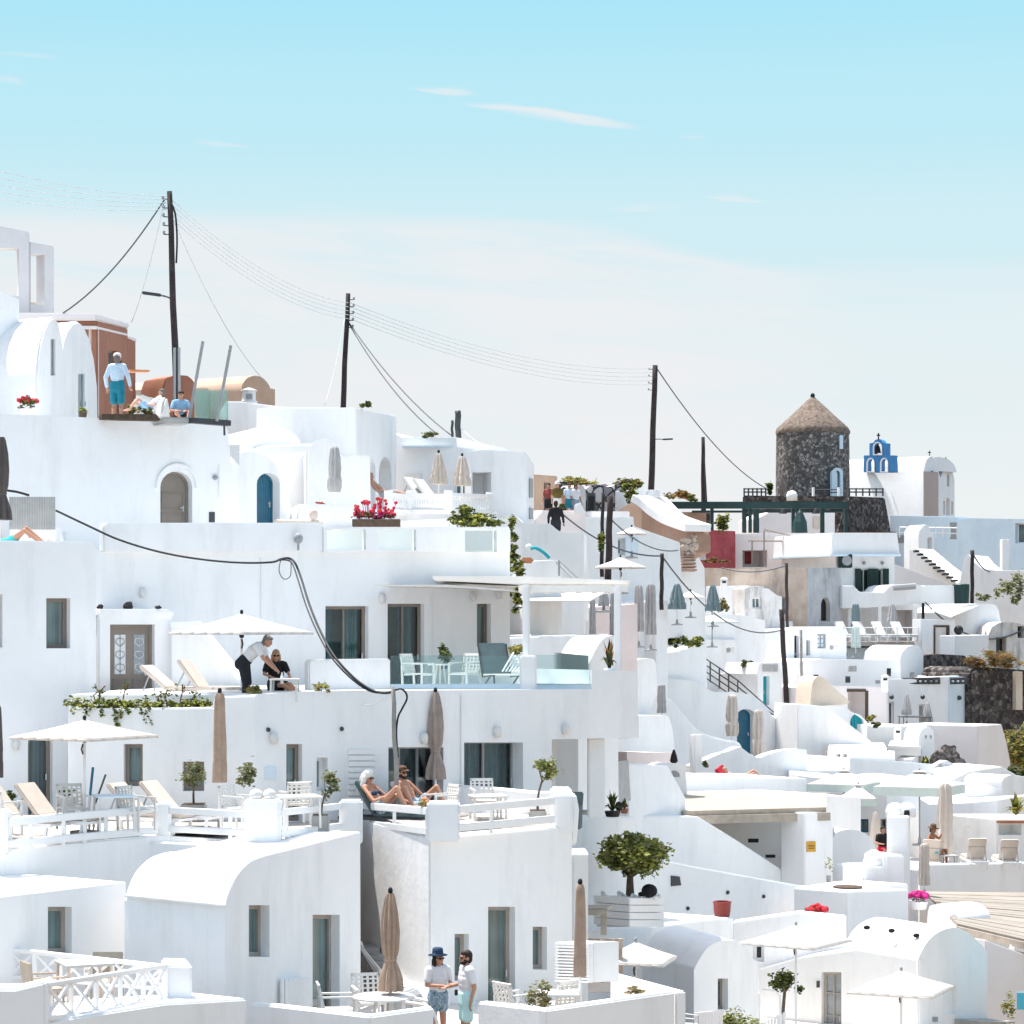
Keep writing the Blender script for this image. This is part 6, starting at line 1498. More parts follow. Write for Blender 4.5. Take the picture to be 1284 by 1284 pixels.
def person(label, loc, rz, J, skin='skin', top=None, bottom=None, hair='hair_dark', hat=None, glasses=False, beard=False, toplong=False, shoes=None, bottomlen=.55, longhair=False, vox=.011, fem=False, name='person', toe=None, sc=1., group=None, extra=None, topless_cut=None):
    r = sub(thing(name, label, 'person', (0,0,0), group))
    HM = Matrix.Translation(J['head']) @ Matrix.Rotation(rad(J['look']),4,'Z') @ Matrix.Rotation(rad(J['nod']),4,'X')
    def torso(mb, g=0.):
        w = .9 if fem else 1.
        pel, ch, nk = J['pel'], J['chest'], J['neck']
        S = (J['sh'][0]-J['sh'][1]).normalized(); 
        for f, rw, rd in ((0,.155,.105),(.25,.145,.10),(.5,.135 if not fem else .12,.095),(.75,.15,.105),(1.,.165*w,.112),(1.25,.15*w,.095)):
            c = pel.lerp(ch, f)
            for q in (-1,-.5,0,.5,1): mb.ball(c+S*q*(rw-rd*.9), rd+g, 10, 7)
        limb(mb, J['sh'][0]*.85+J['sh'][1]*.15, J['sh'][1]*.85+J['sh'][0]*.15, .07+g, .07+g)
    b = MB(); torso(b)
    limb(b, J['neck']-(J['neck']-J['chest']).normalized()*.05, J['head']-(J['head']-J['neck']).normalized()*.03, .055, .052)
    # head with brow, nose, jaw, ears
    def hb(c, rr): 
        o = len(b.v); b.ball((0,0,0), rr, 12, 9)
        M = HM @ Matrix.Translation(c)
        for i in range(o, len(b.v)): b.v[i] = M @ b.v[i]
    hb((0,.012,.02), (.077,.097,.105)); hb((0,-.03,-.055), (.056,.062,.058)); hb((0,-.098,-.012), (.014,.02,.026)); hb((0,-.075,.03), (.05,.024,.014)); hb((0,-.082,-.062),(.026,.014,.012))
    for q in (-1,1): hb((q*.079,.012,-.005), (.013,.022,.034)); hb((q*.04,-.062,-.03),(.024,.02,.02))
    for i in (0,1):
        limb(b, J['sh'][i], J['el'][i], .056 if not fem else .047, .041 if not fem else .036); limb(b, J['el'][i], J['wr'][i], .041 if not fem else .036, .028)
        d = (J['wr'][i]-J['el'][i]).normalized(); s = Vector((1,0,0)) if abs(d.x) < .8 else Vector((0,1,0))
        s = (s-d*s.dot(d)).normalized(); nn = d.cross(s); sg = -1 if i == 0 else 1
        pc = J['wr'][i]+d*.05
        for q in (-.022,0,.022): b.ball(pc+s*q, (.02,.02,.02), 8, 6); limb(b, J['wr'][i]+s*q*.5, pc+s*q+d*.03, .018, .015, 2)
        for q, L in ((-.033,.058),(-.011,.072),(.011,.068),(.033,.052)):
            k = pc+d*.035+s*q; k2 = k+d*L*.55+nn*.012*sg; limb(b, k, k2, .0105, .0095, 2); limb(b, k2, k2+d*L*.4+nn*.025*sg, .0095, .008, 2)
        th = pc-d*.03+s*.03*sg; limb(b, th, th+s*.03*sg+d*.03, .013, .011, 2); limb(b, th+s*.03*sg+d*.03, th+s*.036*sg+d*.06, .011, .009, 2)
        limb(b, J['hip'][i], J['kn'][i], .088 if not fem else .085, .056); limb(b, J['kn'][i], J['an'][i], .056, .037)
        c = J['kn'][i].lerp(J['an'][i], .3); sh_ = (J['an'][i]-J['kn'][i]).normalized(); bk = Vector((0,1,0)); bk = (bk-sh_*bk.dot(sh_)); 
        if bk.length > .1: b.ball(c+bk.normalized()*.02, .052, 8, 6)
        t = Vector(toe[i]) if toe else Vector((0,-.15,-.045))
        limb(b, J['an'][i]+Vector((0,.02,-.02)), J['an'][i]+t, .038, .026)
    meshpart(remesh(b, vox), 'body', skin, r)
    if top:
        g = MB(); 
        if top == 'bikini':
            for q in (-1,1): g.ball(J['chest']+(J['sh'][0]-J['sh'][1]).normalized()*q*.075+Vector((0,-.085,.03)), .066, 10, 8)
            meshpart(remesh(g, vox), 'bikini_top', extra or 'swim_aqua', r)
        else:
            torso(g, .022)
            S = (J['sh'][0]-J['sh'][1]).normalized(); dn = (J['pel']-J['chest']).normalized()
            for f in (.0,.045):
                for q in (-1,-.5,0,.5,1): g.ball(J['pel']+dn*f+S*q*.07, .12, 10, 7)
            for i in (0,1):
                if toplong: limb(g, J['sh'][i], J['el'][i], .075, .06); limb(g, J['el'][i], J['el'][i].lerp(J['wr'][i],.85), .06, .05)
                else: limb(g, J['sh'][i], J['sh'][i].lerp(J['el'][i],.62), .078, .068)
            meshpart(remesh(g, vox, 6), 'shirt', top, r)
    if bottom:
        g = MB()
        S = (J['sh'][0]-J['sh'][1]).normalized(); up = (J['chest']-J['pel']).normalized()
        for f in (-.2,.0,.2):
            for q in (-1,0,1): g.ball(J['pel']+up*f*.3+S*q*.068, .131, 10, 7)
        for i in (0,1):
            limb(g, J['hip'][i], J['hip'][i].lerp(J['kn'][i], min(1,bottomlen)), .112, .1)
            if bottomlen > 1: limb(g, J['kn'][i], J['kn'][i].lerp(J['an'][i], bottomlen-1), .085, .065)
        meshpart(remesh(g, vox, 6), 'shorts' if bottomlen <= 1 else 'trousers', bottom, r)
    if shoes:
        g = MB()
        for i in (0,1):
            t = Vector(toe[i]) if toe else Vector((0,-.15,-.045)); limb(g, J['an'][i]+Vector((0,.03,-.025)), J['an'][i]+t*1.12, .05, .038)
        meshpart(remesh(g, vox), 'shoes', shoes, r)
    if hair:
        g = MB(); o = 0
        g.ball((0,.028,.04), (.088,.098,.102), 12, 9); g.ball((0,.05,-.02), (.08,.07,.085), 12, 9); g.ball((0,-.03,.085),(.066,.06,.042),10,7)
        if longhair:
            limb(g, (0,.07,-.05), (0,.09,-.26), .075, .055)
            for q in (-1,1): limb(g, (q*.075,.02,.0), (q*.09,.0,-.25), .035, .03)
        for i in range(len(g.v)): g.v[i] = HM @ g.v[i]
        meshpart(remesh(g, vox*.9, 3), 'hair', hair, r)
    if beard:
        g = MB(); g.ball((0,-.045,-.08), (.06,.055,.045), 10, 7)
        for q in (-1,1): g.ball((q*.05,-.02,-.05), (.022,.04,.045), 8, 6)
        for i in range(len(g.v)): g.v[i] = HM @ g.v[i]
        meshpart(remesh(g, vox*.8, 2), 'beard', hair or 'hair_dark', r)
    def headbits(mb, nm, m, sm=True):
        for i in range(len(mb.v)): mb.v[i] = HM @ mb.v[i]
        return mb.build(nm, m, r, smooth=sm, world=False)
    if hat:
        kind, m = hat; mb = MB()
        if kind == 'brim':
            mb.lathe([(.09,.06),(.17,.045),(.175,.055),(.1,.075),(.098,.11),(.09,.165),(.06,.185),(.01,.18)], (0,.015,.01), 24); headbits(mb, 'hat', m)
        elif kind == 'cap':
            mb.lathe([(.095,.05),(.1,.075),(.095,.11),(.07,.14),(.02,.152)], (0,.015,.0), 20)
            mb.add([(-.07,-.07,.06),(.07,-.07,.06),(.05,-.175,.045),(-.05,-.175,.045),(-.07,-.07,.072),(.07,-.07,.072),(.05,-.175,.055),(-.05,-.175,.055)], [(3,2,1,0),(4,5,6,7),(0,1,5,4),(1,2,6,5),(2,3,7,6),(3,0,4,7)]); headbits(mb, 'hat', m, 40)
        elif kind == 'towel':
            g = MB(); g.ball((0,.03,.05), (.105,.12,.11), 12, 9); limb(g, (0,.08,0), (0,.12,-.28), .11, .13); 
            for q in (-1,1): limb(g, (q*.09,.02,.0), (q*.14,.0,-.26), .05, .06)
            for i in range(len(g.v)): g.v[i] = HM @ g.v[i]
            meshpart(remesh(g, vox, 5), 'towel', m, r)
    if glasses:
        mb = MB()
        for q in (-1,1): mb.ball((q*.034,-.088,.008), (.028,.012,.021), 10, 7); mb.bar((q*.06,-.078,.012),(q*.08,.01,.01),.007)
        mb.bar((-.01,-.098,.012),(.01,-.098,.012),.008); headbits(mb, 'sunglasses', 'black')
    else:
        for q in (-1,1):
            mb = MB(); mb.ball((q*.032,-.083,.01), (.011,.006,.006), 8, 6); headbits(mb, 'eye', 'black')
    r.location = loc; r.rotation_euler.z = rad(rz); r.scale = (sc,)*3
    return r
STAND = lambda **k: pose((0,0,.95),(0,.0,1.27),(0,.01,1.5),(0,-.015,1.645), k.pop('el',((.27,.03,1.17),(-.27,.03,1.17))), k.pop('wr',((.29,-.06,.93),(-.29,-.06,.93))), k.pop('kn',((.1,-.02,.5),(-.1,-.02,.5))), k.pop('an',((.11,.03,.085),(-.11,.03,.085))), **k)
def SIT(**k): return pose(k.pop('pel',(0,0,.5)),k.pop('chest',(0,.03,.82)),k.pop('neck',(0,.02,1.05)),k.pop('head',(0,-.01,1.2)), k.pop('el',((.28,-.06,.75),(-.28,-.06,.75))), k.pop('wr',((.2,-.3,.74),(-.2,-.3,.74))), k.pop('kn',((.12,-.45,.52),(-.12,-.45,.52))), k.pop('an',((.12,-.47,.09),(-.12,-.47,.09))), **k)
# reclining: head end towards +y, feet towards -y; seat surface z = .42
def RECL(**k): return pose(k.pop('pel',(0,.05,.5)),k.pop('chest',(0,.3,.72)),k.pop('neck',(0,.46,.9)),k.pop('head',(0,.5,1.05)), k.pop('el',((.3,.2,.6),(-.3,.2,.6))), k.pop('wr',((.2,.0,.62),(-.2,.0,.62))), k.pop('kn',((.12,-.35,.85),(-.12,-.35,.85))), k.pop('an',((.12,-.6,.47),(-.12,-.6,.47))), **k)
# ================================================================== PLACING: near terraces
# ---- open parasols, left
parasol('large cream parasol open over the loungers of the lower terrace', 106, 46.3, 903, 923, 92, 1045, m='canvas_warm', rz=-75)
parasol('white parasol open above the bending man and seated woman', 303, 52.5, 770, 793, 90, 880, rz=10)
# ---- folded parasols, left
folded('dark taupe folded parasol cut by the picture edge near the slatted screen', 2, 54.8, 548, 652, 11, 690, 'canvas_charcoal', PROF_TIED, knob=None)
folded('taupe folded parasol cut by the picture edge beside the arched glass door', -4, 47.5, 884, 975, 7, 1040, 'canvas_charcoal', PROF_COLUMN)
folded('brown folded parasol tied near its foot, between planter and olive pots', 275.5, 48., 869, 981, 8.5, 1045, 'canvas_tan', PROF_COLUMN, folds=6, depth=.1)
folded('brown folded parasol standing behind the sunbathing couple', 546, 53, 868, 977, 11, 1045, 'canvas_taupe', PROF_TIED, folds=7)
folded('tan folded parasol over the round patio table', 489.5, 42.6, 1120, 1242, 13.5, 1300, 'canvas_tan', PROF_TIED, folds=9, tie=.68)
folded('tall narrow tan folded parasol in front of the louvred box', 727.5, 43.6, 1109, 1224, 7.5, 1300, 'canvas_tan', PROF_COLUMN, folds=4, depth=.07)
folded('grey-beige folded parasol on the white dome terrace', 419.5, 69, 560, 617, 8, 655, 'canvas_grey', PROF_ROLL, knob=None)
folded('beige folded parasol on the baluster terrace with bare wall behind', 550, 80, 568, 607, 9.5, 632, 'canvas_beige', PROF_TAPER, knob='black', depth=.2)
folded('beige folded parasol on the baluster terrace before the blue window', 579.5, 80, 572, 609, 10, 634, 'canvas_beige', PROF_TAPER, knob='black', depth=.2)
# ---- loungers
G = 'sun loungers on the lower terrace'
lounger('cream sun lounger under the big parasol, in front of the arched glass door', 66, 1047, 46.4, -25, 48, group=G)
lounger('cream sun lounger cut by the picture edge on the lower terrace', 22, 1050, 46., -25, 48, group=G)
lounger('cream sun lounger below the half-open tilted window', 182, 1043, 47.8, -25, 45, group=G)
lounger('cream sun lounger nearest the small olive tree', 222, 1040, 48.2, -25, 45, group=G)
lounger('cream sun lounger by the porch stair wall, flatter of the two', 222, 884, 53.8, -18, 38, group='loungers by the grey double doors')
lounger('cream sun lounger nearest the parasol pole and bending man', 262, 884, 53.6, -18, 52, group='loungers by the grey double doors')
# ---- lower terrace furniture
chairs = [('white lattice armchair beside the parasol pole on the lower terrace', 92, 1040, 46.3, 25), ('white lattice armchair with its back to the tilted window', 172, 1042, 46.6, 60), ('white lattice armchair cut by the picture edge at the lower railing', 4, 1048, 45.3, 150), ('white lattice armchair beside the twin lamp pier', 301, 1040, 47., 60)]
for L, x, y, D, a in chairs: lattice_chair(L, x, y, D, a, group='lattice armchairs of the lower terrace')
table('pale blue glass table between the white lattice armchairs', 143, 1042, 46.4, .75, .7, m='white_plastic', top='bluewash', rz=20)
lattice_chair('white lattice armchair right behind the grey square planter railing', 370, 1033, 48.5, 200, group='lattice armchairs of the lower terrace')
table('white table beside the twin lamp pier', 375, 1037, 47., .8, .62, m='white_plastic', rz=15)
t = newthing('folded_stools', 'pair of dark folded sticks leaning by the glass table', 'tool')
MB().bar((-.1,0,0),(-.04,.1,.75),.05,.03).build('stick', 'teal_door', t); MB().bar((.02,0,0),(.22,.1,.6),.05,.03).build('stick', 'metal_dark', t); at(t, 118, 1008, 49.3)
# olive pots
OM = ('leaf_olive','leaf_olive2','leaf')
trunked('small olive tree in a grey pot before the square grey window', 243, 1008, 49., 22, 38, 34, 520, .09, OM, .022, pot=('pot_grey',30,22,'box'), seed=3, clumps=12)
shrub('loose olive shrub in a pot beside the blue wall plaque', 310, 998, 48.5, 34, 38, 360, .1, OM, name='olive_shrub', clumps=9, stemh=4, pot=('cream',22,20))
trunked('leaning olive tree in the grey square planter by the white wall corner', 402, 1022, 47.2, 26, 30, 32, 430, .09, OM, .02, pot=('pot_grey',21,24,'box'), seed=5, lean=(6,4), clumps=10)
trunked('forked olive tree in a grey pot at the corner of the sunbathing terrace', 674, 1016, 50., 38, 36, 28, 420, .1, ('leaf_olive','leaf','leaf_light'), .022, pot=('pot_grey',22,18,'box'), seed=8, lean=(6,4), clumps=8)
shrub('dark low plant beside the edge lounger', 14, 1003, 49.5, 20, 14, 160, .1, ('leaf_dark','leaf'), name='plant', cat='plant', clumps=6, pot=('pot_grey',14,12))
shrub('dark plant in a pot under the white armchair corner', 86, 1000, 50.5, 26, 16, 220, .1, ('leaf_dark','leaf'), name='plant', cat='plant', clumps=7, pot=('pot_grey',20,26))
# planter trailing plants (a long bed)
s_ = newthing('trailing_plant', 'long bed of trailing green plants spilling over the planter wall', 'plant')
mb = MB(); rr = random.Random(4)
for i in range(46):
    x = 88+178*i/45; D = 51.2; p = pt(x, 884+rr.uniform(-3,2), D)
    leaves(mb, p, (.2,.3,.13), 46, .095, 4, 3)
for x, L in ((92,6),(112,4),(127,12),(143,24),(150,14),(182,20),(188,26),(176,8),(206,8),(225,5),(108,10),(160,8)):
    for k in range(int(L/1.5)):
        p = pt(x+rr.uniform(-2,2)+k*.25, 889+k*1.4, 50.85); leaves(mb, p, (.05,.05,.05), 5, .08, 2, 3)
st_ = mb
for x, h in ((125,20),(154,22),(207,14),(226,22),(200,10),(120,14),(245,12)):
    a = pt(x,880,51.2); st_.slot(3); st_.tube([a, a+Vector((rr.uniform(-.05,.05),0,h/F*51.2*.6)), a+Vector((rr.uniform(-.15,.15),0,h/F*51.2))], .015, 5)
    for k in range(6): leaves(st_, a+Vector((rr.uniform(-.12,.12),0,h/F*51.2*(.5+.1*k))), (.06,.06,.06), 5, .08, 2, 1)
mb.build('foliage', ['leaf','leaf_light','leaf_dark','leaf_rust'], s_)
shrub('yellow-green succulent at the feet of the bending man', 318, 872, 51., 26, 12, 240, .09, ('leaf_light','leaf_olive2','leaf_dry'), name='succulent', cat='plant', clumps=9)
shrub('yellow-green succulent beyond the black shoes on the terrace edge', 403, 869, 51.6, 26, 14, 240, .09, ('leaf_light','leaf_olive2','leaf_dry'), name='succulent', cat='plant', clumps=9)
# small table of the couple on the upper terrace
t = table('small white table with a bottle in front of the seated woman', 357, 880, 51.3, .62, .5, m='white_plastic')
b = thing('bottle', 'clear water bottle on the small white table', 'bottle', pt(353.5,856,51.2)); MB().lathe([(.035,0),(.038,.14),(.015,.2),(.014,.25)], pt(353.5,857.5,51.2), 12).build('glass', 'bottle', b)
# slatted screen at left, lounge deck
t = thing('slatted_screen', 'pale grey slatted screen behind the sunbather at the picture edge', 'screen', pt(42,678,56))
for i in range(19): MB().bar(pt(13+i*3.05,664,56), pt(13+i*3.05,623,56), .05,.02).build('slat', 'pot_grey', t)
solid(t, 'bed_wall', (12,56.2), (73,56.2), [(12,690),(12,658),(73,662),(73,690)], .4, terr=False)
t = thing('candle_glass', 'small clear glass at the feet of the sunbather on the deck', 'glass', pt(80,678,54)); MB().lathe([(.06,0),(.07,.2),(.06,.2),(.05,.02)], pt(80,678,54), 12).build('cup', 'bottle', t)
# ---- dining terrace furniture
lattice_chair('white lattice armchair turned to the round table, nearest the curtained door', 525, 868, 57, 60, group='dining terrace armchairs', sc=1.05)
lattice_chair('white lattice armchair beside the dark sling chair', 582, 867, 57.5, -35, group='dining terrace armchairs', sc=1.05)
table('slender round white table between the dining armchairs', 552, 867, 57.8, .6, .66, True, legs=6)
shrub('dark leafy pot plant on the round dining table', 556, 833, 58, 26, 24, 260, .13, ('leaf_dark','leaf_dark','leaf'), name='pot_plant', cat='plant', clumps=8, pot=('teal_door',12,6))
c = newthing('sling_chair', 'dark sling lounge chair behind the glass balustrade', 'chair')
mb = MB(); M = Matrix.Rotation(rad(-28),4,'X'); 
MB().box(-.3,.3,-.02,.02,.0,.72, Matrix.Translation((0,.25,.34)) @ Matrix.Rotation(rad(-25),4,'X')).build('backrest', 'sling', c)
MB().box(-.3,.3,-.45,.3,.33,.36).build('seat', 'mattress_white', c)
for x in (-.31,.31):
    MB().tube([(x,.5,.98),(x,.2,.3),(x,-.5,.34),(x,-.55,.0)], .02, 6).build('leg', 'metal_dark', c); MB().tube([(x,-.3,.34),(x,.35,.0)], .02, 6).build('leg', 'metal_dark', c)
at(c, 627, 867, 57); c.rotation_euler.z = rad(20); c.scale = (1.15,)*3
t = thing('striped_towel', 'white and teal striped towel beside the sling chair', 'towel', pt(640,845,57))
for i in range(6): MB().bar(pt(630+i*4.2,842,56.6), pt(644+i*2.2,818+i*4.,56.8), .05,.012).build('stripe', 'white_paint', t)
shrub('yellow flowering plant by the pergola post', 648, 822, 57.6, 26, 16, 240, .1, ('leaf_dry','leaf_light','leaf_olive'), name='pot_plant', cat='plant', clumps=7, pot=('white_paint',14,10))
spiky('strelitzia pot plant with orange beak flower by the pergola end', 764, 838, 57, 34, 44, 26, ('leaf_dark','leaf','leaf_rust'), name='strelitzia', pot=('bluewash',14,6), lw=.1)
# rattan seat and yucca by the pillar
c = thing('rattan_armchair', 'tall dark rattan armchair by the white pillar', 'chair', pt(717,1026,53.5))
solid(c, 'back', (702,53.4), (733,54), [(702,1040),(702,993),(733,993),(730,1040)], .12, m='sling', terr=False, bevel=.03); solid(c, 'side', (726,53.2), (731,54), [(726,1040),(727,1008),(731,1008),(730,1040)], .5, m='sling', terr=False)
spiky('dark yucca plant in a black trough beside the pillar', 768, 1017, 57, 34, 30, 40, ('leaf_dark','leaf_dark','leaf'), name='yucca', pot=('black',20,7), lw=.07)
spiky('small brown-green yucca next to the grey curtain', 783, 1014, 60, 20, 18, 22, ('leaf','leaf_dark','leaf_rust'), name='yucca', pot=('terracotta',10,6), lw=.06)
t = thing('stone', 'dark pebble lamp among the yuccas', 'stone', pt(776,1014,59)); MB().ball(pt(776,1011,59), (.1,.1,.12), 9, 7).build('stone', 'rock_black', t)
# ---- sunbathing terrace
lounger('sun lounger carrying the woman with a white towel on her head', 483, 1042, 51.2, -22, 58, m='sling', frame='metal_dark', group='loungers of the sunbathing couple')
lounger('sun lounger carrying the man in cap and sunglasses', 527, 1042, 51.8, -22, 58, m='mattress_white', frame='metal_dark', group='loungers of the sunbathing couple')
table('white slatted table behind the rail of the sunbathing terrace', 612, 1036, 50.6, .75, .66, rz=10)
lattice_chair('white lattice armchair behind the slatted table', 607, 1028, 51.2, 10, group='white armchairs of the sunbathing terrace')
lattice_chair('white lattice armchair at the feet of the sunbathing man', 552, 1035, 50.8, -60, group='white armchairs of the sunbathing terrace')
shrub('small orange potted flower beside the sunbathing man', 532, 1011, 47.4, 20, 12, 120, .07, ('leaf','leaf_light','leaf_dry'), name='potted_flower', cat='plant', clumps=6, flowers=('orange',8,.04), pot=('orange',9,5))
# ---- bottom patio
table('round white patio table under the tan folded parasol', 481, 1300, 42.4, 1.1, .72, True, legs=4)
lattice_chair('white lattice armchair left of the round patio table', 424, 1296, 42.8, 100, group='patio armchairs', sc=1.05)
lattice_chair('white lattice armchair behind the round patio table', 462, 1285, 44.2, 15, group='patio armchairs', sc=1.05)
c = thing('bench', 'charcoal bench seat against the stair side wall', 'bench', pt(497,1275,45.5)); solid(c, 'seat', (477,45.2), (517,45), [(477,1290),(477,1244),(508,1244),(517,1253),(517,1290)], .6, m='grey', terr=False)
t = thing('metal_chair', 'white tubular chair beside the woman in the navy hat', 'chair', pt(520,1290,43.3))
MB().tube(sp([tuple(pt(505,1250,43.3)), tuple(pt(507,1256,43.3)), tuple(pt(530,1260,43)), tuple(pt(541,1266,42.9)), tuple(pt(548,1282,42.9)), tuple(pt(551,1300,42.9))],3), .03, 8).build('armrest', 'white_paint', t, smooth=True)
MB().tube(sp([tuple(pt(506,1250,43.3)), tuple(pt(522,1252,43.3)), tuple(pt(538,1256,43.2))],3), .03, 8).build('back_rail', 'white_paint', t, smooth=True)
MB().tube([pt(506,1250,43.3), pt(506,1300,43.3)], .03, 8).build('leg', 'white_paint', t)
lattice_chair('white lattice armchair behind the olive bush, by the glass door', 648, 1292, 44., 130, group='patio armchairs', sc=1.05)
lattice_chair('white lattice armchair between olive bush and tall folded parasol', 700, 1288, 44.3, 215, group='patio armchairs', sc=1.05)
table('white square table behind the olive bush', 702, 1292, 43.6, .7, .7)
shrub('grey-green olive bush in front of the patio parapet', 675, 1268, 42.4, 36, 42, 560, .075, ('leaf_olive','leaf_olive2','leaf_dry'), name='olive_bush', clumps=14)
shrub('dry straw-coloured grass tuft on the angled parapet', 797, 1246, 44.5, 24, 9, 150, .08, ('leaf_dry','leaf_dry','leaf_olive2'), name='grass_tuft', cat='plant', clumps=7)
# bottom-left terrace furniture
table('grey square table on the cross-railed terrace', 106, 1262, 39.6, .82, .74, m='wood_light', top='pot_grey', rz=25)
for L, x, y, D, a in (('beige sling chair facing the square table', 131, 1262, 41, 0), ('beige sling chair tucked at the near side of the square table', 58, 1272, 39.4, 120)):
    c = newthing('sling_chair', L, 'chair', 'beige sling chairs')
    MB().box(-.26,.26,-.02,.015,.45,.92, Matrix.Rotation(rad(-6),4,'X') @ Matrix.Translation((0,.26,0))).build('backrest', 'beige_slat', c, bevel=.008)
    MB().box(-.26,.26,-.22,.24,.42,.45).build('seat', 'beige_slat', c, bevel=.008)
    for x_ in (-.27,.27):
        for y_ in (-.2,.24): MB().bar((x_,y_,0),(x_,y_,.44),.035).build('leg', 'taupe_light', c)
        MB().bar((x_,-.25,.63),(x_,.3,.65),.045,.025).build('armrest', 'wood_light', c)
    at(c, x, y, D); c.rotation_euler.z = rad(a)
# ---- top terrace
shrub('red geranium in a white bowl by the twin vaults', 34, 513, 62, 26, 19, 260, .1, ('leaf','leaf_dark'), name='geranium', cat='plant', clumps=9, flowers=('flower_red',26,.055), pot=('white',20,8))
shrub('small green plant in a dark pot below the slit door', 104, 517, 62, 13, 9, 120, .1, ('leaf','leaf_light'), name='pot_plant', cat='plant', clumps=5, pot=('soil',11,7))
t = thing('planter_box', 'dark planter box with low plants at the edge of the top terrace', 'planter', pt(160,530,61.5))
solid(t, 'box', (128,61.2), (202,61.8), [(128,525),(128,519),(196,519),(202,527),(196,527),(150,526)], .4, m='soil', terr=False, bevel=.01)
for i in range(8): leaves(mb := MB(), pt(163+i*4,515,61.8), (.12,.12,.14), 30, .1, 4, 2).build('plant', ['leaf','leaf_dry'], t)
t = thing('terrace_ledge', 'grey ledge and steel edge under the glass wind screen', 'ledge', pt(245,533,62))
solid(t, 'ledge', (204,61.8), (242,62.2), [(204,531),(204,523),(242,523),(242,531)], .8, m='pot_grey', terr=False)
solid(t, 'steel_edge', (242,62.0), (290,62.8), [(242,530),(242,523.5),(290,527),(290,534)], .25, m='metal_dark', terr=False, bevel=.01)
MB().bar(pt(281,527,62.3), pt(281.5,546,62.3), .05).build('bracket', 'metal_dark', t)
g = thing('glass_screen', 'green glass wind screen with two tall leaning steel posts', 'glass screen', pt(262,528,62.5))
for x0, x1 in ((245,265),(266,286)): solid(g, 'glass_panel', (x0,62.6), (x1,62.8), [(x0,526),(x0,489),(x1,489),(x1,528)], .03, m='glass_green', terr=False, bevel=0)
for a, b in (((237,526),(254.5,428)),((272,528),(289.5,433))): MB().bar(pt(*a,62.4), pt(*b,62.4), .075,.06).build('post', 'grey', g)
s = thing('outdoor_sofa', 'white cushioned outdoor sofa behind the standing man', 'sofa', pt(195,520,64.5))
solid(s, 'back_cushion', (168,65.4), (212,65.6), [(168,525),(169,497),(175,493),(185,497),(210,502),(212,525)], .4, m='mattress_white', terr=False, bevel=.08)
solid(s, 'seat_cushion', (165,64.2), (214,64.5), [(165,527),(166,516),(213,516),(214,527)], .9, m='mattress_white', terr=False, bevel=.06)
solid(s, 'side_cushion', (202,63.2), (216,63.5), [(202,522),(206,500),(211,497),(216,520)], .3, m='mattress_white', terr=False, bevel=.06)
solid(s, 'thin_shelf', (163,64.6), (188,64.8), [(163,466),(163,463),(188,464),(188,466)], .3, m='orange', terr=False, bevel=.01)
# geraniums below baluster terrace
g = newthing('geranium', 'tall red geraniums in a trough below the baluster terrace', 'plant')
mb = MB(); leaves(mb, (0,0,.18), (.55,.25,.14), 420, .11, 12, 3); mb.build('foliage', ['leaf_dark','leaf','leaf_rust'], g)
fb = MB(); sb = MB(); rr = random.Random(9)
for _ in range(58):
    x = rr.uniform(-.62,.62); h = rr.uniform(.25,.68)*(1-.35*abs(x)); p = Vector((x, rr.uniform(-.2,.2), h)); fb.ball(p, rr.uniform(.035,.06), 7, 5); sb.tube([Vector((x*.8,p.y,.1)), p], .008, 4)
fb.build('blossoms', 'flower_red', g, smooth=True); sb.build('stems', 'flower_pink', g)
MB().box(-.66,.66,-.25,.25,-.12,.08).build('trough', 'soil', g); at(g, 472, 655, 66.6)
shrub('bushy green shrub behind the glass parapet beside the balusters', 596, 664, 66, 72, 22, 650, .17, ('leaf','leaf_light','leaf_dark'), name='shrub', clumps=14, dep=.5)
shrub('taller shoot of the green shrub left of the pergola vine', 580, 664, 66.4, 30, 34, 320, .17, ('leaf','leaf_light','leaf_dark'), name='shrub', clumps=7)
v = newthing('climbing_vine', 'green vine hanging down the end of the long white facade', 'vine')
mb = MB()
for x, y, w, h in ((642,670,.12,.25),(643,690,.14,.25),(646,705,.2,.2),(648,716,.22,.12),(641,655,.12,.2),(646,752,.2,.3),(650,742,.15,.2)): leaves(mb, pt(x,y,64.2)-pt(645,720,64.2), (w,.3,h), 130, .17, 6, 3)
mb.build('foliage', ['leaf','leaf_light','leaf_dark'], v); at(v, 645, 720, 64.2)
for i, (x, y) in enumerate(((532,628),(545,630))): lounger(('white sun lounger on the baluster terrace, left of the beige parasol pole','white sun lounger on the baluster terrace under the beige parasol')[i], x, y+8, 79, -30, 50, 'mattress_white')
t = thing('entry_mat', 'rolled tan cushion on the low wall by the blue door', 'cushion', pt(395,655,66)); MB().tube([pt(343,655,66), pt(405,657,66)], .1, 10).build('roll', 'canvas_beige', t)
MB().ball(pt(393,645,66), (.12,.1,.16), 10, 7).build('folded_top', 'canvas_beige', t)
shrub('low dark flower pots on the terrace of the grey-beige parasol', 400, 634, 69.5, 22, 5, 60, .1, ('leaf_dark','flower_red'), name='pot_plant', cat='plant', clumps=5)
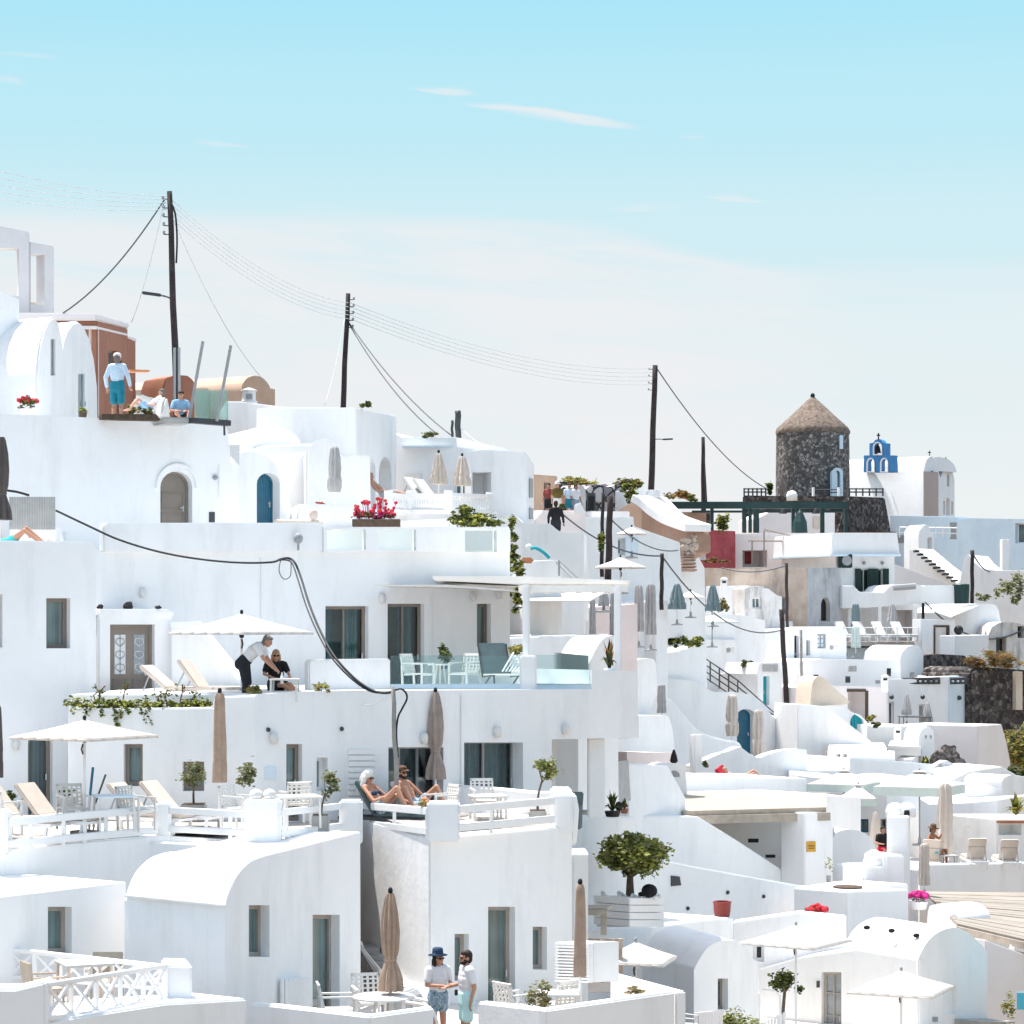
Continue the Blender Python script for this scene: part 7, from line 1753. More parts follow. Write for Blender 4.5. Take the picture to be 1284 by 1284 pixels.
# ================================================================== right side props
trunked('round-crowned citrus tree growing in the white plank planter', 790, 1124, 58.4, 27, 94, 60, 4600, .15, ('leaf','leaf_light','leaf_light','leaf_olive2','leaf'), .09, name='citrus_tree', limbs=8, clumps=34, seed=12, flat=.32)
b = thing('plank_planter', 'white plank planter box holding the citrus tree', 'planter', pt(790,1165,58))
for k, (A, B, xa, xb) in enumerate((((748,58.6),(789,57.2),748,789),((789,57.2),(833,58.6),789,833))):
    for i in range(4):
        y0 = 1126+i*9.2; solid(b, 'plank', A, B, [(xa,y0+8.6),(xa,y0),(xb,y0),(xb,y0+8.6)], .06 if k == 0 else 1.0, m='white_paint', terr=False, bevel=.01)
for i in range(26):
    pass
mb = MB()
for i in range(40): mb.ball(Vector((RN.uniform(pt(755,0,58).x, pt(828,0,58).x), RN.uniform(57.7,58.9), zz(1126,58)+.03)), RN.uniform(.03,.06), 6, 4)
mb.build('pebbles', 'white', b)['kind'] = 'stuff'
t = thing('black_stone', 'jagged black stone at the foot of the citrus tree', 'stone', pt(813,1122,58)); m2 = MB(); m2.ball(pt(814,1117,58), (.2,.16,.17), 9, 7); m2.ball(pt(806,1121,58), (.12,.1,.06), 8, 6); m2.build('stone', 'rock_black', t, smooth=40)
t = thing('corner_pergola', 'beige timber bench corner beside the tall folded parasol', 'bench', pt(755,1170,55))
MB().hexa([pt(735,1141,54), pt(762,1141,54), pt(768,1137,56), pt(735,1137,56), pt(735,1138.5,54), pt(762,1138.5,54), pt(768,1134.5,56), pt(735,1134.5,56)]).build('top', 'beige_slat', t)
MB().bar(pt(735,1144,54), pt(760,1144,54), .1, .12).build('rail', 'beige_slat', t); MB().bar(pt(757,1145,54.2), pt(757,1172,54.2), .13).build('leg', 'beige_slat', t)
t = thing('slat_fence', 'beige horizontal slat fence before the small white parasol', 'fence', pt(768,1235,52))
for i in range(9): MB().bar(pt(736,1178+i*4.6,52.5), pt(778,1179+i*4.8,52), .03, .05).build('slat', 'wood_light', t)
for x in (755, 778): MB().bar(pt(x,1177,52), pt(x,1232,52), .09).build('post', 'wood_light', t)
solid(t, 'lower_board', (737,52.6), (776,52.2), [(737,1245),(737,1205),(776,1206),(776,1245)], .05, m='pink_white', terr=False)
t = thing('flower_pot', 'plain brick-red flower pot on the white wall', 'pot', pt(905.5,1150,66)); MB().lathe([(.2,0),(.235,.2),(.245,.4),(.26,.42),(.26,.45),(.2,.45),(.2,.4),(.01,.38)], pt(905.5,1150.5,66.1), 20).build('pot', 'pot_red', t, smooth=40)
parasol('small white parasol half behind the beige slat fence', 797, 52.5, 1181, 1203, 62, 1300, 'canvas', rz=-60, knob='grey')
parasol('white parasol in front of the dark ornamental tree', 998, 61.5, 1160, 1180, 74, 1370, 'canvas', rz=-80, knob='grey')
parasol('white parasol in front of the vaulted house with black stones', 1130, 61, 1217, 1240, 76, 1340, 'canvas', rz=-70, knob='grey')
trunked('dark clipped olive tree below the white parasol', 984, 1340, 63.5, 98, 44, 30, 620, .13, ('leaf_dark','leaf_dark','leaf'), .05, name='ornamental_tree', seed=14, clumps=12, flat=.3)
shrub('green and yellow shrub before the small vaulted house', 925, 1312, 56.3, 56, 50, 900, .12, ('leaf','leaf_light','leaf_olive2'), name='shrub', clumps=18)
t = thing('picket_fence', 'white plank fence in front of the small vaulted house', 'fence', pt(885,1310,56))
for i in range(9): MB().box(pt(871+i*4,0,56).x, pt(874.4+i*4,0,56).x, 56, 56.04, zz(1315,56), zz(1270-i*.4,56)).build('plank', 'pink_white', t)
t = thing('picket_fence', 'white sloping plank fence below the dark clipped tree', 'fence', pt(970,1310,61.5))
for i in range(9): MB().box(pt(950+i*4,0,61.5).x, pt(953.4+i*4,0,61.5).x, 61.5, 61.54, zz(1315,61.5), zz(1284-i*1.8,61.5)).build('plank', 'white_paint', t)
MB().tube([pt(952,1300,61.3), pt(952,1246,61.3), pt(956,1241,61.3), pt(972,1243,61.3), pt(978,1249,61.3), pt(979,1290,61.3)], .03, 6).build('arch_rail', 'white_paint', t)
c = newthing('navy_chair', 'navy padded chair with tubular arms by the parapet end', 'chair')
MB().box(-.24,.24,-.03,.03,.42,1.0, Matrix.Translation((0,.2,0)) @ Matrix.Rotation(rad(-10),4,'X')).build('backrest', 'shorts_navy' if 0 else 'hat_navy', c, bevel=.02); MB().box(-.25,.25,-.28,.25,.38,.46).build('seat', 'bluewash', c, bevel=.03)
for x in (-.25,.25): MB().tube([(x,-.25,0),(x,-.25,.62),(x,.2,.66),(x,.26,0)], .017, 6).build('leg', 'metal', c)
at(c, 858, 1312, 50); c.rotation_euler.z = rad(75)
shrub('red flowers in a white bowl on the lane wall', 1024, 1148, 68, 26, 13, 120, .1, ('leaf','leaf_dark'), name='flower_bowl', cat='plant', clumps=6, flowers=('flower_red',34,.075), pot=('white',24,9))
shrub('magenta flowers in a white bowl beside the curved wall', 1152, 1130, 74, 27, 12, 120, .1, ('leaf','leaf_dark'), name='flower_bowl', cat='plant', clumps=6, flowers=('flower_pink',34,.08), pot=('white',24,10))
shrub('small potted orchid with a blue-grey pot on the white step', 1039, 1098, 76, 14, 24, 60, .1, ('leaf_light','leaf_olive2','mattress_white'), name='orchid', cat='plant', clumps=6, stemh=4, pot=('shorts_navy' if 0 else 'grey',6,13))
lounger('cream sun lounger with its back to the parapet, nearest the tall folded parasol', 1222, 1088, 83, 90, 58)
lounger('cream sun lounger with its back to the parapet, nearest the white bar hut', 1262, 1089, 84, 90, 58)
for i, (x, y) in enumerate(((1228,1082),(1263,1083))):
    pass
lounger('cream lounger with a teal towel under the man in the brown hat', 1172, 1090, 84, 70, 60)
folded('tall cream folded parasol beside the man in the brown hat', 1185, 86, 982, 1072, 10, 1092, 'mattress', PROF_ROLL, knob=None, pole='white_paint')
folded('small cream folded parasol against the chimney pillar', 1159, 78, 1058, 1110, 6.5, 1125, 'mattress', PROF_COLUMN, knob=None)
folded('beige folded parasol in front of the teal window', 1098, 88, 1018, 1072, 8, 1085, 'mattress', PROF_TAPER, knob=None)
parasol('big square cream parasol with pale green valance by the tall folded one', 1153, 91, 967, 985, 64, 1060, 'canvas', rz=-72, valance=.32, pole='taupe_light', name='parasol')
parasol('square cream parasol partly hidden behind the big green-edged one', 1058, 94.5, 966, 982, 52, 1050, 'canvas', rz=-70, valance=.28, pole='taupe_light')
parasol('low cream parasol above the teal window', 1076, 92.5, 984, 1001, 32, 1060, 'canvas', rz=-50, valance=.25, pole='taupe_light')
t = table('small dark table with bottles between hat man and loungers', 1189, 1090, 83.5, .6, .5, m='grey')
spiky('green agave under the round chimney', 1160, 963, 109, 26, 18, 50, ('leaf','leaf_dark','leaf_light'), lw=.16)
t = thing('rock_heap', 'dark rough stone heap beside the round chimney', 'rock heap', pt(1190,985,110))
mb = MB()
for x, y, s in ((1180,950,.5),(1190,948,.45),(1198,957,.5),(1186,957,.55),(1201,966,.4),(1177,958,.4),(1204,975,.35),(1190,941,.35)): mb.ball(pt(x,y,110.5), (s*1.1,s,s*.7), 8, 6)
for v in mb.v: v += Vector((RN.uniform(-.08,.08), RN.uniform(-.08,.08), RN.uniform(-.08,.08)))
mb.build('stones', 'dark_stone', t)
solid(t, 'grey_slab', (1168,108.5), (1203,109.5), [(1164,990),(1170,963),(1188,953),(1196,958),(1206,982),(1203,992)], .5, m='ruin_grey', terr=False)
folded('beige folded parasol left of the blue arched door', 918, 107.5, 871, 923, 8, 938, 'mattress', PROF_ROLL, knob=None)
folded('beige folded parasol right of the blue arched door', 951, 107, 890, 948, 7.5, 962, 'mattress', PROF_ROLL, knob=None)
folded('grey-beige folded parasol on the swoop wall near the little vault', 829.5, 101, 858, 894, 5.5, 905, 'canvas_grey', PROF_COLUMN, knob=None)
c = thing('red_lounger', 'curved crimson lounge cushion behind the low white wall', 'lounge cushion', pt(910,978,97))
MB().hexa([pt(901,964,97), pt(905,962,97), pt(905,962,98.8), pt(901,964,98.8), pt(900,961,97), pt(904,960,97), pt(904,960,98.8), pt(900,961,98.8)]) if 0 else None
q = sp([(901,962),(905,969),(911,974),(919,977),(925,977)],4); mb = MB()
for i in range(len(q)-1): mb.bar(pt(*q[i],97), pt(*q[i+1],97), .75, .14, up=(0,-.2,1))
mb.build('cushion', 'red_cloth', c)
# planter greenery in the middle
s_ = newthing('planter_shrubs', 'green hedge mass in the curved white planter', 'shrub')
mb = MB()
for x in range(-48, 50, 8): leaves(mb, Vector((x/F*108, RN.uniform(0,.6), .25+(.18 if x > 5 else .05))), (.35,.5,.32), 130, .2, 6, 3)
mb.build('foliage', ['leaf','leaf_light','leaf_dark'], s_); at(s_, 830, 816, 108)
shrub('orange-red flowering plant in the curved planter near the pergola', 800, 806, 107, 36, 18, 260, .22, ('leaf_rust','terracotta','leaf'), name='flower_shrub', clumps=9)
for i, (x, yt, yb, hw, D, m) in enumerate(((801,734,792,6,96,'canvas_grey'),(816,733,796,6.5,97,'canvas_grey'),(849,732,764,10,104,'canvas_teal'),(894,733,766,8.5,106,'canvas_teal'))):
    folded(('grey folded parasol touching the pergola end','grey folded parasol second from the pergola end','blue-grey folded parasol beside the white pier','blue-grey folded parasol near the aqua glass table')[i], x, D, yt, yb, hw, yb+20, m, PROF_COLUMN if i < 2 else PROF_TAPER, knob=None, depth=.2)
for i, (x, y0, y1) in enumerate(((743,752,795),(769,742,796),(757,744,760))):
    folded(('slim grey folded parasol behind the pergola, left of the post','slim grey folded parasol right behind the pergola post','stubby grey folded parasol high behind the pergola')[i], x, 78, y0, y1, 4 if i < 2 else 6, y1+8, 'canvas_grey', PROF_COLUMN, knob=None)
parasol('cream parasol on the lane above the pergola', 778, 84, 699, 711, 34, 745, 'cream', rz=20, n=8)
parasol('small cream parasol against the white lane house', 792, 101, 661, 669, 20, 700, 'cream', rz=20, n=8)
parasol('cream parasol between the two blue-grey folded ones', 866, 110, 741, 749, 20, 775, 'cream', rz=20, n=8)
folded('grey folded parasol beside the crimson wall', 876, 140, 676, 702, 8, 712, 'canvas_grey', PROF_TAPER, knob=None, depth=.2)
parasol('flat aqua green parasol on the terrace below the ruin', 893, 118, 771, 780, 36, 812, 'canvas_green', rz=10, n=8, pole='grey')
t = thing('terrace_railing', 'thin grey railing of the upper planter terrace', 'railing', pt(860,800,112))
for y in (783,790): MB().tube([pt(832,y,112), pt(878,y+2,114)], .03, 5).build('rail', 'grey', t)
for i in range(6): MB().tube([pt(832+i*9.2,780,112.3+.3*i), pt(832+i*9.2,802,112.3+.3*i)], .035, 5).build('post', 'grey', t)
# deck chairs on far terrace
for i, x in enumerate((1060, 1083, 1107, 1131)):
    lounger(('white deck chair closest to the ruin tower','white deck chair behind the pale folded parasol','white deck chair in the middle of the shuttered house terrace','white deck chair nearest the courtyard wall')[i], x, 805, 140, -60, 55, 'mattress_white', group='deck chairs below the shuttered house', sc=1.15)
folded('grey folded parasol in front of the shuttered house recess', 1119, 141, 757, 782, 6.5, 803, 'canvas_grey', PROF_TAPER, knob=None)
folded('blue-grey folded parasol at the terrace pillar of the shuttered house', 1073, 141, 757, 786, 5, 803, 'canvas_teal', PROF_COLUMN, knob=None)
folded('pale folded parasol below the deck chairs', 1073, 136, 785, 812, 5.5, 825, 'canvas_green', PROF_COLUMN, knob=None)
folded('pale blue folded parasol left of the deck chairs', 1041, 136, 788, 812, 5, 826, 'canvas_green', PROF_COLUMN, knob=None)
folded('light grey folded parasol before the blue-sided house', 1137, 125, 870, 896, 5.5, 910, 'canvas_grey', PROF_TAPER, knob=None)
folded('light grey folded parasol over the dark table by the blue-sided house', 1163, 125, 881, 906, 6, 914, 'canvas_grey', PROF_TAPER, knob=None)
table('dark outdoor table under the light grey folded parasol', 1147, 915, 125, 1.6, .7, m='metal_dark')
t = thing('terrace_rail', 'thin rail in front of the white deck chairs', 'railing', pt(1100,805,137))
for y in (787,796): MB().tube([pt(1045,y,137.6), pt(1152,y,139)], .03, 5).build('rail', 'white_paint', t)
for i in range(9): MB().tube([pt(1045+i*13.3,786,137.6+.17*i), pt(1045+i*13.3,806,137.6+.17*i)], .03, 5).build('post', 'white_paint', t)
# crest greenery
shrub('yellow-green bush rising behind the rubble wall', 727, 613, 128, 44, 16, 700, .3, ('leaf_dry','leaf_light','leaf_olive'), name='bush', clumps=16)
shrub('green bush behind the rubble wall nearest the tall pole', 790, 620, 128, 40, 24, 700, .3, ('leaf_dry','leaf','leaf_olive'), name='bush', clumps=16)
shrub('bright green shrub tucked against the rubble wall', 789, 628, 119, 20, 26, 300, .28, ('leaf','leaf_light','leaf_dark'), name='shrub', clumps=9)
shrub('dark green vine shrub by the two poles on the lane', 753, 690, 89, 14, 24, 200, .16, ('leaf_dark','leaf','leaf_light'), name='shrub', clumps=8)
shrub('dry tawny bush on the crest by the green beam', 851, 628, 150, 34, 14, 420, .3, ('leaf_dry','leaf_olive','leaf_rust'), name='bush', clumps=10)
shrub('small green rooftop plants beside the tawny bush', 868, 629, 148, 16, 8, 140, .3, ('leaf','leaf_dark','leaf_olive'), name='plant', cat='plant', clumps=5)
shrub('green pot plant on the restaurant terrace under the steel beam', 905, 668, 150, 24, 28, 260, .3, ('leaf','leaf_dark','leaf_light'), name='plant', cat='plant', clumps=8)
shrub('orange-brown potted flowers before the crimson wall', 900, 708, 144, 30, 10, 200, .25, ('leaf_rust','terracotta','leaf_dark'), name='plant', cat='plant', clumps=8)
shrub('little potted tree at the windmill terrace railing', 966, 620, 197, 10, 16, 140, .4, ('leaf_dark','leaf'), name='plant', cat='plant', clumps=6)
for i, (x, y, w, h) in enumerate(((1222,838,30,16),(1242,838,44,22),(1268,840,36,20))):
    shrub(('rusty brown grass clump at the courtyard end of the stone wall','rusty brown grass clump in the middle above the stone wall','yellow-brown grass clump over the pale buttress')[i], x, y, 129.5, w, h, 500, .35, (('leaf_rust','leaf_dry','soil'),('leaf_rust','leaf_dry','leaf_olive'),('leaf_dry','leaf_olive','leaf_rust'))[i], name='grass_clump', cat='grass', clumps=14, flat=.08)
shrub('yellow-green hillside bush at the picture edge below the black wall', 1278, 965, 122, 44, 62, 1500, .3, ('leaf_light','leaf_dry','leaf_olive'), name='bush', clumps=24)
shrub('darker green bush at the picture edge under the yellow one', 1276, 985, 116, 40, 26, 700, .26, ('leaf','leaf_dark','leaf_olive'), name='bush', clumps=12)
shrub('sparse olive shrub on the rubble beside the white stepped mass', 1268, 772, 155, 36, 46, 420, .32, ('leaf_olive','leaf_olive2','leaf'), name='shrub', clumps=14, stemh=8)
spiky('yellow-green palm-like plant beside the white bar hut', 1274, 1022, 90, 44, 32, 40, ('leaf','leaf_light','leaf_dry'), name='palm_plant', lw=.16)
shrub('thin flowering plant by the turquoise pool corner', 1266, 1284, 66, 22, 44, 150, .12, ('leaf_light','leaf_olive2','leaf_dry'), name='plant', cat='plant', clumps=9, pot=('cream',10,10))
shrub('dry flower pots among the terrace walls by the leaning pole', 928, 850, 122, 22, 12, 160, .2, ('leaf_dark','leaf_rust','leaf'), name='plant', cat='plant', clumps=6)
shrub('olive green shrub on the slope behind the aqua parasol', 905, 772, 128, 18, 24, 260, .25, ('leaf_olive','leaf_dry','leaf_dark'), name='shrub', clumps=8)
shrub('orange plant tuft beside the turquoise fan window', 1092, 905, 116, 12, 10, 120, .2, ('leaf','leaf_rust','leaf_light'), name='plant', cat='plant', clumps=5)
t = thing('hose_reel', 'green garden hose looped on a cream box by the vine', 'hose', pt(676,700,71)); MB().tube(sp([tuple(pt(665,688,71)), tuple(pt(672,687,71)), tuple(pt(682,693,71)), tuple(pt(689,700,71))],4), .05, 8).build('hose', 'turq', t); MB().ball(pt(663,686,71.2), .1, 8, 6).build('reel', 'cream', t)
t = thing('orange_cushion', 'orange cushion on the white wall next to the vine', 'cushion', pt(660,706,69)); MB().box(pt(653,0,69).x, pt(669,0,69).x, 69, 69.5, zz(706,69), zz(699,69)).build('cushion', 'orange', t, bevel=.05)
c = newthing('barrel', 'green metal bin on the old stepped slope', 'bin'); MB().lathe([(.5,0),(.55,1.2),(.5,1.25),(.01,1.25)], (0,0,0), 14).build('bin', 'steel_green', c); at(c, 1205, 757, 152)
# ================================================================== poles and cables
pole('tallest weathered wooden pole with five insulators and a street lamp', 212.5, 240, 221.5, 500, 76, .085, .13, ins=5, side=-1, lamp=(200,370,378))
t = thing('pipe_bundle', 'two pale steel pipes strapped to the foot of the tallest pole', 'pipe', pt(222,500,75.8))
for x in (219,224.5): MB().tube([pt(x,436,75.8), pt(x,500,75.8)], .045, 8).build('pipe', 'metal', t)
pole('dark wooden pole with insulators behind the blue-shaded cube house', 436.5, 368, 430, 512, 96, .09, .13, ins=5, side=1, insl=.25)
pole('dark wooden pole with a street lamp rising above the rubble wall', 821.5, 458, 816.5, 613, 140, .15, .2, ins=4, side=-1, lamp=(832,551,553), insl=.35, inss=.4)
pole('short tapering dark pole with a stay near the crest pergola', 881.5, 548, 882, 632, 165, .12, .2, ins=0)
sagging('dark stay wire of the short tapering pole', (882,560,165), (886,632,164), 0, .06, 'pole_wood')
pole('short black roof post with a stay on the crest house', 574, 515, 574.5, 558, 88, .11, .11, m='metal_dark', ext=.3)
pole('thin dark rod beside the short black roof post', 567, 527, 567, 548, 88.5, .05, .05, m='metal_dark', ext=.3)
pole('dark lane pole in front of the white lane house', 765, 622, 763, 708, 88, .11, .13, m='pole_wood', ins=0, ext=1.)
pole('thinner dark lane pole behind the vine shrub', 756, 618, 755, 690, 90, .06, .08, ins=0, ext=1.)
pole('slim dark pole behind the grey folded parasols', 830, 694, 829.5, 750, 102, .08, .09, ins=0, ext=.5)
pole('leaning dark pole with white insulators by the stepped house', 979.5, 764, 983.5, 832, 122, .12, .14, ins=2, side=-1, insl=.1)
pole('slim grey pole beside the tall black doorway', 1004, 789, 1005.5, 852, 126, .07, .08, m='pole_grey', ins=0)
pole('slim brown pole standing against the ruin', 986, 706, 987, 776, 136, .09, .09, m='pole_wood', ins=0, ext=.5)
pole('dark pole on the slope below the chapel arch', 1219, 690, 1219, 745, 160, .13, .13, ins=0, ext=1.)
pole('pale weathered cable pole rising from the sunbathing terrace', 492.5, 861, 498, 1003, 51, .045, .055, m='pole_grey', ins=0, ext=.5)
cable('heavy black double cable sweeping across the white facade to the pale pole', [(70,640,58),(110,659,57.8),(150,677,57.6),(200,692,57.4),(250,701,57.2),(300,705.5,57),(340,705,57.2),(352,701,58),(362,700,58.6),(370,706,58.5),(378,726,58),(388,758,55),(402,792,53),(420,824,52),(445,851,51.6),(468,866,51.3),(485,869,51.1),(493,866,51)], .028)
cable('second strand of the black cable drooping to the pale pole', [(345,704,58.2),(356,702,58.4),(366,706,58.4),(374,728,57),(384,760,55),(399,795,53),(417,826,52),(443,853,51.6),(467,867.5,51.3),(493,868,51)], .02)
cable('black cable looping down the pale pole', [(493,866,51),(503,864,51),(509,869,51),(510,877,51),(504,889,51),(499,900,51),(497,920,51),(499,950,51)], .024)
cable('short black cable by the dark taupe folded parasol', [(9,615,56),(22,617,56.2),(36,621,56.5)], .03)
cable('thin loose cable loop under the pale pole', [(430,870,52.4),(445,880,52.2),(465,884,51.8),(480,876,51.4),(492,869,51)], .008, 'wire')
cable('small cable loops hanging from the facade bracket', [(352,702,58.6),(350,716,58.6),(356,726,58.6),(364,722,58.6),(365,706,58.6)], .012, 'wire_dark')
for i in range(5):
    sagging('faint overhead power line from the tallest pole out past the left edge', (208,246+i*4.2,76), (-60,198+i*10,60), .2, .011, group='faint power lines to the left edge')
    sagging('faint overhead power line spanning from the tallest pole to the cube house pole', (217,252+i*6,76), (438,380+i*5,96), .6, .012, group='faint power lines between the two left poles')
    sagging('faint overhead power line spanning from the cube house pole to the rubble wall pole', (440,380+i*5,96), (818,462+i*5,140), .8, .015, group='faint power lines to the rubble wall pole')
sagging('dark drooping cable from the tallest pole to the terracotta house', (207,249,76), (70,398,80), .45, .026, 'wire_dark')
sagging('thin grey cable from the tallest pole down to the twin vaults roof', (206,252,76), (165,404,80), .3, .014, 'wire')
sagging('thin grey cable from the tallest pole to the tan vault', (219,280,76), (332,478,100), .5, .012, 'wire')
cable('black cable clinging to the side of the tallest pole', [(215,255,75.8),(220,270,75.8),(222,300,75.8),(221,330,75.8)], .03)
sagging('dark cable from the cube house pole to the crest roof, upper strand', (438,405,96), (566,546,88), .35, .024, 'wire_dark')
sagging('dark cable from the cube house pole to the crest roof, lower strand', (438,407,96), (549,545,88), .4, .026, 'wire_dark')
sagging('thin stay wire from the cube house pole to the roof edge', (432,400,96), (407,508,92), .3, .012, 'wire')
sagging('thin wire from the roof post down behind the crest house', (576,535,88), (615,562,86), .1, .014, 'wire')
sagging('grey cable from the rubble wall pole to the windmill terrace', (823,461,140), (960,612,196), .9, .04, 'wire_dark')
sagging('dark cable crossing the lane from the tourists to the slim pole', (700,640,96), (829,697,102), .5, .035, 'wire_dark')
sagging('dark cable dropping from the slim pole to the leaning pole', (830,697,102), (979,790,122), 1.2, .035, 'wire_dark')
sagging('dark cable between the lane poles and the ramp wall', (765,650,88), (850,690,104), .4, .03, 'wire_dark')
sagging('dark cable from the slope pole to the blue-white building', (1219,692,160), (1250,714,176), .6, .05, 'wire_dark')
sagging('dark cable swagging past the shade sail', (1160,755,143), (1290,785,146), 1.4, .045, 'wire_dark')
sagging('dark cable lying along the ruin top', (905,712,140), (986,709,137), .3, .04, 'wire_dark')
# ================================================================== PEOPLE PLACED
def feet(px, py, D): return pt(px, py, D)
# standing man on the top terrace, seen from behind
person('man in pale blue shirt, teal shorts and white cap, seen from behind', feet(147,531,62.5), 165, STAND(el=((.31,.02,1.17),(-.31,.02,1.17)), wr=((.33,-.1,.93),(-.3,-.12,.95)), look=10), 'skin', 'shirt_blue', 'shorts_teal', 'hair_grey', ('cap','hat_white'), toplong=True, bottomlen=.85, sc=1.03)
person('woman in light blue top seated at the ledge with dark hair', pt(226,531,64.2), 20, SIT(pel=(0,0,.13), chest=(0,-.02,.45), neck=(0,-.05,.67), head=(0,-.1,.82), el=((.3,-.14,.36),(-.3,-.14,.36)), wr=((.1,-.34,.34),(-.12,-.32,.34)), kn=((.2,-.38,.3),(-.2,-.38,.3)), an=((.08,-.5,.07),(-.08,-.5,.07)), nod=14, look=-20), 'skin', 'shirt_sky', 'shorts_dark', 'hair_dark', fem=True, sc=.92)
person('person lying on the white sofa with bare knees raised', pt(184,531,64.2), -70, RECL(kn=((.1,-.3,.8),(-.1,-.4,.7))), 'skin_light', 'shirt_white', 'shirt_sky', 'hair_grey', sc=.8)
# sunbather at left edge
person('sunbather in aqua shorts lying with knees bent under the slatted screen', pt(16,690,54.3), 82, pose((0,.12,.14),(0,.45,.2),(0,.66,.26),(0,.8,.32), ((.3,.3,.12),(-.3,.3,.12)), ((.3,.05,.12),(-.3,.05,.12)), ((.12,-.28,.5),(-.12,-.32,.44)), ((.12,-.78,.1),(-.12,-.8,.1))), 'skin', None, 'swim_aqua', 'hair_dark', bottomlen=.35, toe=((0,-.08,.1),(0,-.08,.1)), sc=1.0)
# man on baluster terrace
person('bare-chested man reclining on the baluster terrace', pt(484,640,77.5), 75, RECL(kn=((.12,-.4,.55),(-.12,-.4,.55)), an=((.12,-.8,.45),(-.12,-.8,.45))), 'skin', None, 'canvas_grey', 'hair_blond', bottomlen=.8, vox=.016, sc=1.05)
# bending man and seated woman
person('man in white t-shirt and dark trousers bending over the small table', pt(311,884,51.6), 78, pose((0,.1,.9),(0,-.13,1.13),(0,-.3,1.28),(0,-.43,1.33), ((.22,-.35,.98),(-.22,-.4,.98)), ((.16,-.55,.78),(-.16,-.6,.78)), ((.1,.05,.48),(-.1,.0,.48)), ((.11,.12,.08),(-.11,.06,.08)), nod=25), 'skin', 'shirt_white', 'shorts_dark', 'hair_grey', bottomlen=1.9, shoes='black', vox=.009, sc=1.03)
person('blond woman in black top and sunglasses seated at the small table', pt(346,884,52.2), 12, SIT(pel=(0,0,.42),chest=(0,.03,.72),neck=(0,.02,.94),head=(0,-.02,1.08), el=((.27,-.1,.68),(-.27,-.1,.68)), wr=((.26,-.36,.62),(-.1,-.36,.6)), kn=((.25,-.4,.45),(.1,-.42,.45)), an=((.55,-.5,.22),(.48,-.55,.18)), nod=8), 'skin', 'shirt_black', 'shorts_dark', 'hair_blond', glasses=True, fem=True, longhair=True, shoes='black', vox=.009, toe=((.1,-.1,.05),(.1,-.1,.05)))
# sunbathing couple
person('sunbathing woman with a white towel draped over her head', pt(484,1043,51.0), 58, RECL(pel=(0,.1,.5), chest=(0,.32,.72), neck=(0,.44,.92), head=(0,.42,1.06), el=((.28,.1,.62),(-.28,.1,.62)), wr=((.1,-.12,.72),(-.1,-.1,.72)), kn=((.1,-.38,.86),(-.12,-.34,.88)), nod=15, look=-10), 'skin', 'bikini', 'shorts_navy', None, ('towel','mattress_white'), glasses=True, fem=True, bottomlen=.2, extra='hat_navy', vox=.009, sc=1.08)
person('bare-chested man in cap and sunglasses reclining beside the towelled woman', pt(524,1043,51.5), 55, RECL(pel=(0,.08,.5), chest=(0,.28,.78), neck=(0,.4,1.0), head=(0,.38,1.16), kn=((.14,-.36,.9),(-.12,-.45,.55)), an=((.14,-.62,.47),(-.1,-.95,.46)), el=((.34,.1,.66),(-.34,.14,.66)), wr=((.2,-.1,.6),(-.25,-.1,.55)), look=-18), 'skin', None, 'shorts_navy', 'hair_dark', ('cap','hat_brown'), glasses=True, beard=True, bottomlen=.45, vox=.009, sc=1.08)
# couple on the patio
person('woman in navy brimmed hat, white top and patterned shorts on the patio', pt(549,1319,43.3), 35, STAND(el=((.25,-.02,1.2),(-.26,-.04,1.2)), wr=((.08,-.3,1.22),(-.08,-.3,1.2)), look=10), 'skin', 'shirt_white', 'shorts_navy', 'hair_dark', ('brim','hat_navy'), glasses=True, fem=True, longhair=True, bottomlen=.4, vox=.008, sc=1.03)
person('bearded man in white t-shirt and mint shorts facing the hatted woman', pt(585,1321,42.8), -70, STAND(el=((.25,.06,1.17),(-.26,-.02,1.17)), wr=((.24,.0,.92),(-.22,-.3,1.12)), look=0), 'skin', 'shirt_white', 'shorts_mint', 'hair_dark', beard=True, glasses=True, bottomlen=.72, vox=.008, sc=1.04)
t = thing('camera', 'small black camera held by the bearded man', 'camera', pt(572,1245,42.6)); MB().box(pt(570,0,42.6).x, pt(574,0,42.6).x, 42.55,42.65, zz(1248,42.6), zz(1241,42.6)).build('camera_body', 'black', t, bevel=.01)
# lane tourists
person('man in black shirt leaning on the wavy wall with his back turned', pt(697,687,85.5), 170, STAND(), 'skin_tan', 'shirt_black', 'shorts_dark', 'hair_dark', vox=.02, sc=.95, toplong=True)
G = 'tourists walking along the crest lane'
for i, (L, x, y, D, rz, sk, tp, bt, hr, ht) in enumerate((
  ('tourist in straw hat and pale dress-shirt by the tan house', 699, 655, 101, 20, 'skin', 'leaf_dry', 'hat_white', 'hair_dark', ('brim','hat_white')),
  ('tourist in dark red top nearest the tan house door', 688, 655, 103, -30, 'skin', 'pot_red', 'shorts_dark', 'hair_dark', None),
  ('tourist in light blue shirt and sunglasses in the middle of the lane', 714, 655, 103, 0, 'skin', 'shirt_blue', 'shorts_teal', 'hair_dark', None),
  ('tourist in white shirt carrying dark bag near the gate', 722, 656, 103, 40, 'skin_tan', 'shirt_white', 'shorts_navy', 'hair_dark', None),
  ('tourist in rust top half hidden by the lane parapet', 707, 660, 104, 180, 'skin', 'orange', 'shorts_dark', 'hair_grey', ('cap','hat_navy')))):
    person(L, pt(x,y,D), rz, STAND(), sk, tp, bt, hr, ht, vox=.022, sc=.95, group=G)
